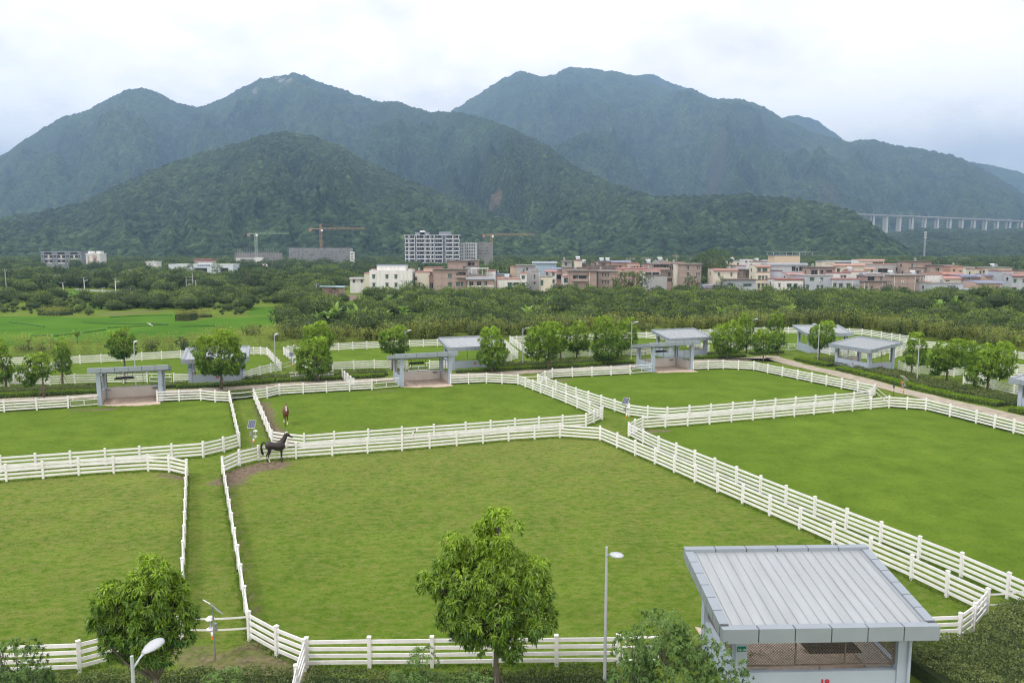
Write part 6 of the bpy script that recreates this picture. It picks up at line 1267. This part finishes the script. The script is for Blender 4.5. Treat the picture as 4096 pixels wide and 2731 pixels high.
# ------------------------------------------------------------------ viaduct
o = empty('viaduct', (0, 0, 0)); tag(o, 'long concrete motorway viaduct on tall piers before the mountain', 'viaduct'); dk = mat('viaduct_concrete', (.50, .49, .47), .85, .08, .05)
d0, d1 = 2260, 2330; A = atd(3404, 856, d0); B = atd(4200, 889, d1)
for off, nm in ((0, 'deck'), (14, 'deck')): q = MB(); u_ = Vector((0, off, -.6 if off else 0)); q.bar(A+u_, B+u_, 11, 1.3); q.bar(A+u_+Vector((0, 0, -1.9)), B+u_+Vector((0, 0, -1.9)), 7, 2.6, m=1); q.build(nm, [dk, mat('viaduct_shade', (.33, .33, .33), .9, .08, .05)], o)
q = MB(); q.bar(A+Vector((0, -5.6, 1.2)), B+Vector((0, -5.6, 1.2)), .4, 1.1); q.build('parapet', dk, o)
for us in ((3432,),(3477,3489),(3531,3542),(3585,3595),(3633,3644),(3684,3695),(3734,3745),(3783,3795),(3832,3843),(3879,3891),(3926,3937),(3972,3984),(4018,4033),(4065,4079),(4112,4124)):
    for j, u in enumerate(us):
        t_ = (u-3404)/(4200-3404); pt = A.lerp(B, t_); w_ = 9.0 if (u in (3531, 3585)) else 5.0; y = pt.y+(0 if j else 13); xx = dx_(u, y)
        q = MB(); q.box(0, 0, 0, w_, 3.2, pt.z-3.0); q.box(0, 0, pt.z-4.6, w_+3, 4.5, 1.7); q.build('pier', dk, o, loc=(xx, y, 0))
q = MB()
for i in range(22): pt = A.lerp(B, (i+.3)/22); q.box(pt.x, pt.y-5.5, pt.z+.6, .35, .35, 8.5)
q.build('lamp_posts', M['lamp'], o)
# ------------------------------------------------------------------ orchard, far trees, bananas
def crown_proto(nm, m_, n, w, h, z0, leaf, lob, seed, tint0=.3, top=.35):
    g = np.random.default_rng(seed); Lb = []
    for i in range(lob):
        a = g.uniform(0, 2*pi); r = g.uniform(.15, .62)*w/2; s_ = g.uniform(.42, .62); Lb.append(((cos(a)*r, sin(a)*r, z0+h*g.uniform(.38, .66)), (w*.5*s_, w*.5*s_, h*.5*g.uniform(.5, .72))))
    Lb.append(((0, 0, z0+h*.5), (w*.36, w*.36, h*.46)))
    tot = sum(a[0]*a[2] for c, a in Lb); P_, N_ = [], []
    for c, a in Lb:
        k = int(n*a[0]*a[2]/tot); d = unit(g.normal(size=(k, 3))); p = np.array(c)+d*np.array(a)*g.uniform(.86, 1.12, (k, 1)); q = ~in_lobes(p, [l for l in Lb if l[0] != c], .85); P_.append(p[q]); N_.append(unit(d/np.array(a))[q])
    Pp = np.concatenate(P_); Nr = np.concatenate(N_); q = Pp[:, 2] > .1; Pp = Pp[q]; Nr = Nr[q]; k = len(Pp)
    D = unit(Nr*.5+unit(g.normal(size=(k, 3)))*.9); V, Q = cards(Pp, D, Nr+g.normal(0, .5, (k, 3)), leaf*g.uniform(.6, 1.35, k), leaf*.62*g.uniform(.7, 1.2, k), .12)
    tint = np.clip(tint0+top*Nr[:, 2]*.5+.45*(vnoise(Pp[:, 0]*1.1+seed, Pp[:, 1]*1.1+Pp[:, 2], seed)-.5)+g.normal(0, .1, k), 0, 1)  # paler on the upper side of the crown
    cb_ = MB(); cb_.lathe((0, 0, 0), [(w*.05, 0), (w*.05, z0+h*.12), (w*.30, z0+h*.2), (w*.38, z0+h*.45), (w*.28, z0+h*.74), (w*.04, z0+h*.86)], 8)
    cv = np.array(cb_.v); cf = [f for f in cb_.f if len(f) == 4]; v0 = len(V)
    return npmesh(nm, np.concatenate([V, cv]), np.concatenate([Q, np.array(cf)+v0]), [M[m_], M['core']], np.concatenate([np.zeros(k, int), np.ones(len(cf), int)]), {'tint': ('FACE', np.concatenate([tint, np.zeros(len(cf))]))})
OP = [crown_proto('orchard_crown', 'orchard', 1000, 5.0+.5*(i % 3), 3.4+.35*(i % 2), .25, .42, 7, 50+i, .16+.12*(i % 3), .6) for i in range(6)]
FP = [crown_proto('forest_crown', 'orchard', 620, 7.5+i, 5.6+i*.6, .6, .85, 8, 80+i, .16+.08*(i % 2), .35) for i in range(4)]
excl = [wpoly(q) for q in ([(-900,1252),(160,1256),(330,1262),(620,1250),(840,1238),(880,1262),(1110,1256),(1130,1330),(1150,1400),(1150,1470),(820,1480),(0,1500),(-900,1560)], [(990,1222),(1100,1216),(1250,1226),(1460,1208),(1470,1232),(1300,1240),(1130,1272),(980,1272)],
        [(1275,1186),(1450,1186),(1480,1210),(1270,1212)], [(200,1150),(500,1158),(620,1168),(625,1198),(440,1204),(200,1190)], [(0,1170),(240,1172),(240,1190),(0,1188)], [(1520,1278),(1780,1272),(1790,1306),(1500,1310)], [(2130,1262),(2300,1262),(2310,1290),(2130,1290)], [(380,1244),(720,1236),(730,1252),(380,1262)],
        [(2360,1280),(2440,1284),(2440,1300),(2360,1300)], [(1780,1256),(1910,1256),(1910,1270),(1780,1270)], [(1340,1170),(1450,1170),(1450,1192),(1340,1192)], [(735,1160),(800,1160),(800,1182),(735,1182)])]
bx = np.array([p.x for p in bw]); by = np.array([p.y for p in bw]); g = np.random.default_rng(21)
def cand(y0, y1, sp):
    ys = np.arange(y0, y1, sp); P_ = []
    for y in ys: xs = np.arange(-.74*y, .74*y, sp); P_.append(np.stack([xs+g.uniform(-.42, .42, len(xs))*sp, np.full(len(xs), y)+g.uniform(-.42, .42, len(xs))*sp], 1))
    return np.concatenate(P_)
near_ = cand(140, 300, 4.1); mid_ = cand(300, 620, 5.0); far_ = cand(610, 1130, 8.5)
def filt(P_, gap):
    x, y = P_[:, 0], P_[:, 1]; k = y > np.interp(x, bx, by)+4.5
    for q in excl: k &= ~inside(x, y, q)
    u = 2048+x/y*F0; k &= ~((u > 1385) & (y > 281) & (y < 402)); k &= g.random(len(x)) > gap; k &= ~((x > -180) & (x < 10) & (y > 750) & (y < 840)); k &= ~((u < 420) & (u > 140) & (y > 640) & (y < 730)); k &= ~((u < 945) & (u > 660) & (y > 470) & (y < 570)); k &= ~((y > 560) & (y < 800) & (u > 920) & (u < 2000) & (g.random(len(x)) < .8)); k &= ~((y > 450) & (y < 700) & (u > 130) & (u < 420) & (g.random(len(x)) < .7))
    return P_[k]
near_ = filt(near_, .03); u = 2048+near_[:, 0]/near_[:, 1]*F0; fb = fbm(near_[:, 0]/22, near_[:, 1]/22, 3, 61); gaps = near_[(fb <= np.where(u < 1100, .50, .36))]; near_ = near_[fb > np.where(u < 1100, .50, .36)]
mid_ = filt(mid_, .10); u = 2048+mid_[:, 0]/mid_[:, 1]*F0; mid_ = mid_[(u < 1420) | (mid_[:, 1] > 400)]; mid_ = mid_[fbm(mid_[:, 0]/40, mid_[:, 1]/40, 3, 62) > .43]
far_ = filt(far_, .05)
near_ = near_[np.argsort(near_[:, 1]-np.interp(near_[:, 0], bx, by))]
vis = near_[abs(near_[:, 0]/near_[:, 1]) < .67]; rest = near_[abs(near_[:, 0]/near_[:, 1]) >= .67]; vis = vis[np.argsort(vis[:, 1])]
ind = vis[:290]; rest = np.concatenate([rest, vis[290:]])
SP = [(0, 'at the far left'), (420, 'behind the left lamp'), (700, 'behind shelter 04'), (1150, 'behind big mango'), (1500, 'behind centre shelter'), (1800, 'behind shelter 05'), (2090, 'behind the mango row'), (2560, 'behind shelter 17'), (2850, 'behind farthest shelter'), (3250, 'beyond curved fence'), (3560, 'behind shelter 13'), (3850, 'near the right edge')]
ORD = 'first second third fourth fifth sixth seventh eighth ninth tenth eleventh twelfth thirteenth fourteenth fifteenth sixteenth'.split()
buck = {}
for i, (x, y) in enumerate(ind):
    u = 2048+x/y*F0; s_ = max(k for k, (a, b) in enumerate(SP) if a <= max(u, 0)); rw = int((y-np.interp(x, bx, by))//6); buck.setdefault((s_, rw), []).append((u, i))
LB = {}
RW = ['touching the bamboo', 'second row past bamboo', 'third row past bamboo', 'fourth row past bamboo', 'well past bamboo', 'far past bamboo']
for (s_, rw), l in buck.items():
    for k, (u, i) in enumerate(sorted(l)): LB[i] = ('orchard tree, %s from left, %s row past bamboo, %s' % (ORD[min(k, 15)], (ORD+['seventeenth', 'eighteenth', 'nineteenth', 'twentieth', 'twenty first', 'twenty second', 'twenty third'])[min(rw, 22)], SP[s_][1]))
for i, (x, y) in enumerate(ind):
    k = int(g.integers(0, 6)); o = link('orchard_tree', OP[k], None, (x, y, 0), g.uniform(0, 6.28)); s_ = g.uniform(.7, 1.25); o.scale = (s_, s_*g.uniform(.9, 1.1), s_*g.uniform(.7, 1.3)); tag(o, ('big ' if s_ > 1.08 else 'small ' if s_ < .85 else 'round ')+LB[i], 'orchard tree', 'round orchard trees beyond the bamboo hedge')
def scatter(name, pts, protos, smin, smax, label, cat):
    """many copies of a crown too many to count: one object of instances on points"""
    me = bpy.data.meshes.new(name); me.vertices.add(len(pts)); co = np.zeros((len(pts), 3), np.float32); co[:, :2] = pts; me.vertices.foreach_set('co', co.ravel()); me.update()
    for an, ar in (('sc', g.uniform(smin, smax, len(pts))), ('rz', g.uniform(0, 6.28, len(pts))), ('sz', g.uniform(.8, 1.18, len(pts)))): a = me.attributes.new(an, 'FLOAT', 'POINT'); a.data.foreach_set('value', ar.astype(np.float32))
    a = me.attributes.new('ix', 'INT', 'POINT'); a.data.foreach_set('value', g.integers(0, len(protos), len(pts)).astype(np.int32))
    o = tag(link(name, me), label, cat, kind='stuff'); ng = bpy.data.node_groups.new(name, 'GeometryNodeTree'); ng.interface.new_socket('Geometry', in_out='INPUT', socket_type='NodeSocketGeometry'); ng.interface.new_socket('Geometry', in_out='OUTPUT', socket_type='NodeSocketGeometry')
    n = ng.nodes; l = ng.links; gi = n.new('NodeGroupInput'); go = n.new('NodeGroupOutput'); ip = n.new('GeometryNodeInstanceOnPoints'); jn = n.new('GeometryNodeJoinGeometry')
    for p in reversed(protos):
        oi = n.new('GeometryNodeObjectInfo'); oi.inputs['Object'].default_value = p; oi.inputs['As Instance'].default_value = True; l.new(oi.outputs['Geometry'], jn.inputs[0])
    def na(nm, ty='FLOAT'): q = n.new('GeometryNodeInputNamedAttribute'); q.data_type = ty; q.inputs['Name'].default_value = nm; return q.outputs['Attribute']
    l.new(gi.outputs[0], ip.inputs['Points']); l.new(jn.outputs[0], ip.inputs['Instance']); ip.inputs['Pick Instance'].default_value = True; l.new(na('ix', 'INT'), ip.inputs['Instance Index'])
    rv = n.new('ShaderNodeCombineXYZ'); l.new(na('rz'), rv.inputs[2]); l.new(rv.outputs[0], ip.inputs['Rotation'])
    mm = n.new('ShaderNodeMath'); mm.operation = 'MULTIPLY'; l.new(na('sc'), mm.inputs[0]); l.new(na('sz'), mm.inputs[1]); sv = n.new('ShaderNodeCombineXYZ'); l.new(na('sc'), sv.inputs[0]); l.new(na('sc'), sv.inputs[1]); l.new(mm.outputs[0], sv.inputs[2]); l.new(sv.outputs[0], ip.inputs['Scale'])
    l.new(ip.outputs[0], go.inputs[0]); md = o.modifiers.new('scatter', 'NODES'); md.node_group = ng; return o
first = {}
for o in [o for o in C.objects if o.name.startswith('orchard_tree')]: first.setdefault(o.data.name, o)
FT = []
for i, (u, v, lb) in enumerate(((1352, 1120, 'tall dark tree left of the low white porch house'), (1575, 1078, 'dark treetops left of the apartment block foot'), (905, 1096, 'dark tree left of the giant bamboo clump'), (2020, 1072, 'dark tree between the peach house and the red roofed white one'))):
    p = at(u, v); FT.append(tag(link('background_tree', FP[i], None, (p.x, p.y, 0), i), lb, 'tree', 'background trees'))
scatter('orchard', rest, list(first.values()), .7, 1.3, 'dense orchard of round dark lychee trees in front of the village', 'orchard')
scatter('scattered_orchard', mid_, list(first.values())+FT[:1], .8, 1.35, 'patchy orchard and scrub between the fields at left', 'orchard')
scatter('valley_forest', far_, FT, .75, 1.35, 'far wood of trees filling the valley floor before the hills', 'woodland')
scatter('low_scrub', gaps+g.normal(0, 1, gaps.shape), list(first.values()), .18, .5, 'low green scrub and weeds between the orchard trees', 'scrub')
# single trees that stand out
def big_tree(u0, u1, vt, d, label, mt='dark_tree', leaf=.6, form=0, dens=2.2, name='broadleaf_tree', cat='tree'):
    a, b = dx_(u0, d), dx_(u1, d); w = b-a; H = dz_(vt, d); r0 = random.Random(int(u0)); Lb = []
    for i in range(7): an = i*.9+r0.random(); Lb.append(((cos(an)*w*.27, sin(an)*w*.2, H*r0.uniform(.38, .74)), (w*.26, w*.24, H*r0.uniform(.18, .26))))
    Lb += [((0, 0, H*.55), (w*.34, w*.32, H*.36)), ((w*.06, 0, H*.82), (w*.2, w*.2, H*.17)), ((-w*.15, 0, H*.22), (w*.33, w*.28, H*.2)), ((w*.2, 0, H*.22), (w*.28, w*.26, H*.2))]
    return mango(name, ((a+b)/2, d, 0), Lb, H*.3, label, 'large trees around the village', False, False, .02*H+.08, dens/(leaf*leaf)*.22, (leaf, leaf*.45), mt=mt, cat=cat, k=5)
big_tree(2768, 2925, 990, 345, 'huge dark tree towering between the brick row and the cream house')
big_tree(928, 1040, 1066, 325, 'giant dark bamboo clump standing alone in the orchard at left', 'dark_tree', .5, name='bamboo_clump', cat='bamboo')
big_tree(1596, 1692, 1124, 284, 'dark rounded tree in front of the large white block', 'dark_tree', .45)
big_tree(2448, 2602, 1082, 286, 'broad dark orchard tree covering the pink terrace house', 'orchard', .5)
big_tree(2738, 2800, 1098, 288, 'dark leafy tree at the right end of the brick row', 'dark_tree', .45)
big_tree(2862, 2916, 1098, 284, 'light branching papaya like tree in front of the cream house', 'orchard', .5, dens=1.1)
big_tree(1362, 1478, 1046, 520, 'group of dark trees behind the low white porch house', 'dark_tree', .8)
big_tree(3060, 3120, 1140, 276, 'bushy tree below the balconied yellow house', 'orchard', .4)
big_tree(3385, 3450, 1163, 272, 'dark tree in front of the grey house with three green windows', 'dark_tree', .4)
big_tree(476, 541, 1146, 318, 'small dark spreading tree on the pale road bend', 'dark_tree', .4)
big_tree(660, 700, 1152, 330, 'dark conical tree left of the transformer', 'dark_tree', .4)
big_tree(2062, 2100, 1128, 288, 'dark shrub tree below the bare cement tower', 'dark_tree', .4)
big_tree(3650, 3700, 1165, 274, 'dark tree before the wide brick house with drainpipes', 'dark_tree', .4)
for i, u in enumerate((975, 1010, 1060, 1095, 1130)): big_tree(u-22, u+22, 1036+3*(i % 2), 600+i*6, ('leftmost','second from the left','middle','second from the right','rightmost')[i]+' of five dark trees before the half built building', 'dark_tree', .8)
for i, u in enumerate((1148, 1192, 1218, 1248, 1300, 1330)): big_tree(u-10, u+10, 1046, 640, ORD[i]+' from the left of the small street trees below the long netted building', 'orchard', .7)
big_tree(735, 775, 1046, 520, 'dark spreading tree covering the middle of the long pale hall', 'dark_tree', .7); big_tree(846, 884, 1050, 520, 'grey green tree in front of the right half of the long hall', 'orchard', .6)
big_tree(828, 900, 1368-60, 152, 'dark scrubby tree at the edge of the rice field behind shelter 04', 'orchard', .3); big_tree(950, 1040, 1300, 160, 'dense bushy tree right of the scrubby one at the rice field edge', 'orchard', .32); big_tree(1060, 1130, 1330, 150, 'grey green bush behind the bamboo left of the tall double mango', 'orchard', .3)
for u0, u1, vt, lb in ((40,95,1376,'dark bush behind the bamboo at far left'),(118,160,1374,'low dark bush behind the bamboo beside the far left one'),(185,232,1368,'dark bush behind the bamboo left of the slender mango'),(560,612,1350,'dark bush behind the bamboo right of the lamp'),(690,740,1346,'dark round bush behind the bamboo left of shelter 04')): big_tree(u0, u1, vt, 133, lb, 'dark_tree', .28, name='dark_bush', cat='bush')
def banana(u, v, h, label, seed):
    p = at(u, v); o = empty('banana_plant', (p.x, p.y, 0)); tag(o, label, 'banana plant', 'banana plants in the orchard'); r0 = random.Random(seed); V = []; Q = []; T = []
    for i in range(9):
        a = i*2.4+r0.random(); Lf = h*r0.uniform(.5, .72); el = r0.uniform(.75, 1.45) if i < 6 else r0.uniform(.3, .8); pr = []; x = Vector((0, 0, h*.45)); W_ = r0.uniform(.32, .46)*h/4*1.3
        for s_ in range(6):
            t_ = s_/5; e_ = el-1.35*t_*t_*(1.2 if el < 1.3 else .5); d = Vector((cos(a)*cos(e_), sin(a)*cos(e_), sin(e_))); pr.append((x.copy(), W_*sin(pi*min(1, .06+t_*.92))**.6)); x = x+d*Lf/5
        sd = Vector((-sin(a), cos(a), 0)); b_ = len(V)
        for c_, w_ in pr: V += [tuple(c_-sd*w_+Vector((0, 0, .12*w_))), tuple(c_), tuple(c_+sd*w_+Vector((0, 0, .12*w_)))]
        for s_ in range(5):
            for j in (0, 1): q = b_+s_*3+j; Q.append((q, q+1, q+4, q+3)); T.append(min(1, max(0, .4+r0.uniform(-.2, .25)+.2*(el-1))))
    link('leaves', npmesh('leaves', np.array(V), np.array(Q), M['banana'], attrs={'tint': ('FACE', np.array(T))}), o)
    q = MB(); q.tube((0, 0, 0), (0, 0, h*.5), .14, .08, 7); q.build('stem', M['bark'], o)
BN = [(1274,1302,'pale upright banana plant behind the tall double mango'),(1318,1300,'banana plant right of the pale upright one'),(1345,1296,'leafy banana plant in the clump behind the far mango'),(1400,1298,'banana plant with yellow upright leaf left of the clearing'),(1432,1296,'banana plant at the left edge of the clearing'),(1456,1290,'banana plant touching the clearing corner'),(1538,1304,'lone banana plant standing in the clearing'),
      (1613,1292,'small banana plant at the back of the clearing'),(1717,1304,'pale banana plant at the right end of the clearing'),(1554,1226,'banana plant in the orchard below the white block'),(1600,1222,'yellow leaved banana plant below the white block'),(1786,1184,'banana plant in the trees below the brick house'),(2112,1292,'banana plant left of the crop rows'),(2145,1282,'banana plant with orange leaf by the crop rows'),
      (2187,1242,'banana plant behind the crop rows'),(2220,1238,'banana plant right behind the crop rows'),(2589,1150,'banana plant under the broad dark tree'),(2744,1158,'yellowish banana plant at the foot of the huge tree'),(2782,1160,'banana plant beside the yellowish one near the huge tree'),(2812,1292,'banana plant in the clump behind shelter 17'),(2846,1290,'bright banana plant in the clump behind shelter 17'),
      (2880,1294,'low banana plant at the right of the clump behind shelter 17'),(3755,1262,'banana plant in the orchard above shelter 13'),(3815,1240,'banana plant with grey leaves in the right orchard'),(3160,1282,'banana plant behind the bamboo near the farthest shelter'),(300,1208,'banana plant between the pale road and the rice field'),(285,1206,'smaller banana plant left of the one by the rice field'),
      (116,1400,'banana leaf poking over the bamboo at far left'),(205,1404,'banana plant in the bamboo left of the slender mango'),(310,1374,'banana plant drooping over the bamboo right of the slender mango'),(4060,1392,'banana plant above the bamboo near the right edge'),(3960,1376,'banana plant above the bamboo left of the right edge')]
for i, (u, v, l) in enumerate(BN): banana(u, v, 3.6+(i*7 % 5)*.3 if v < 1370 else 2.9, l, i)
leaf_bed('crop_rows', [at(2120,1262), at(2300,1258)], 9, 1.7, 'tall cane like crop rows beside a small field path', 'bamboo', 30, (.6, .13), 'stuff', 'crop', None, .3, .35)
leaf_bed('reed_patch', [at(150,1262), at(235,1264)], 5, 1.6, 'grey green reeds at the rice field edge', 'bamboo', 35, (.5, .11), 'stuff', 'reeds', None, .4, .3)
leaf_bed('trimmed_grass_block', [at(700,1284), at(758,1284)], 5, 2.0, 'boxy block of tall fodder grass standing in the rice field', 'bamboo', 60, (.4, .10), 'stuff', 'fodder grass', None, .15, .3)
leaf_bed('reed_patch', [at(780,1272), at(850,1268)], 6, 1.5, 'pale reeds right of the boxy grass block', 'bamboo', 35, (.5, .11), 'stuff', 'reeds', None, .5, .55)
leaf_bed('weed_strip', [at(2300,1300), at(2800,1290)], 9, .8, 'dry weeds and bean poles behind the bamboo', 'bamboo', 18, (.45, .12), 'stuff', 'weeds', None, .6, .7)
leaf_bed('weed_strip', [at(0,1196), at(220,1196)], 12, .8, 'yellow green weeds at the foot of the utility pole', 'bamboo', 12, (.5, .16), 'stuff', 'weeds', None, .6, .5)
# egret over the rice
a_ = at(600, 1287, 1.0); q = MB(); q.lathe((0, 0, 0), [(.03, -.3), (.1, -.1), (.09, .1), (.03, .32)], 8); q.add([(0, .05, .1), (-.75, .0, .42), (-.7, .05, .18), (0, .05, -.12)], [(0, 1, 2, 3)]); q.add([(0, .05, .1), (.6, .1, -.35), (.5, .1, -.5), (0, .05, -.12)], [(0, 1, 2, 3)])
e_ = q.build('egret', M['white'], loc=(a_.x, a_.y, .45)); tag(e_, 'white egret with spread wings in the rice field', 'bird')
# ------------------------------------------------------------------ haze
hz = MB(); hz.box(0, 5875, -1.3, 18300, 12550, 1420); hm = bpy.data.materials.new('haze_air'); hm.use_nodes = True; t = hm.node_tree; t.nodes.clear(); vo = t.nodes.new('ShaderNodeOutputMaterial'); pv = t.nodes.new('ShaderNodeVolumePrincipled')
pv.inputs['Color'].default_value = (.40, .65, 1, 1); pv.inputs['Density'].default_value = 1.65e-4; pv.inputs['Anisotropy'].default_value = .2; t.links.new(pv.outputs[0], vo.inputs['Volume'])
tag(hz.build('haze', hm), 'thin blue haze in the valley air', 'haze', kind='stuff')
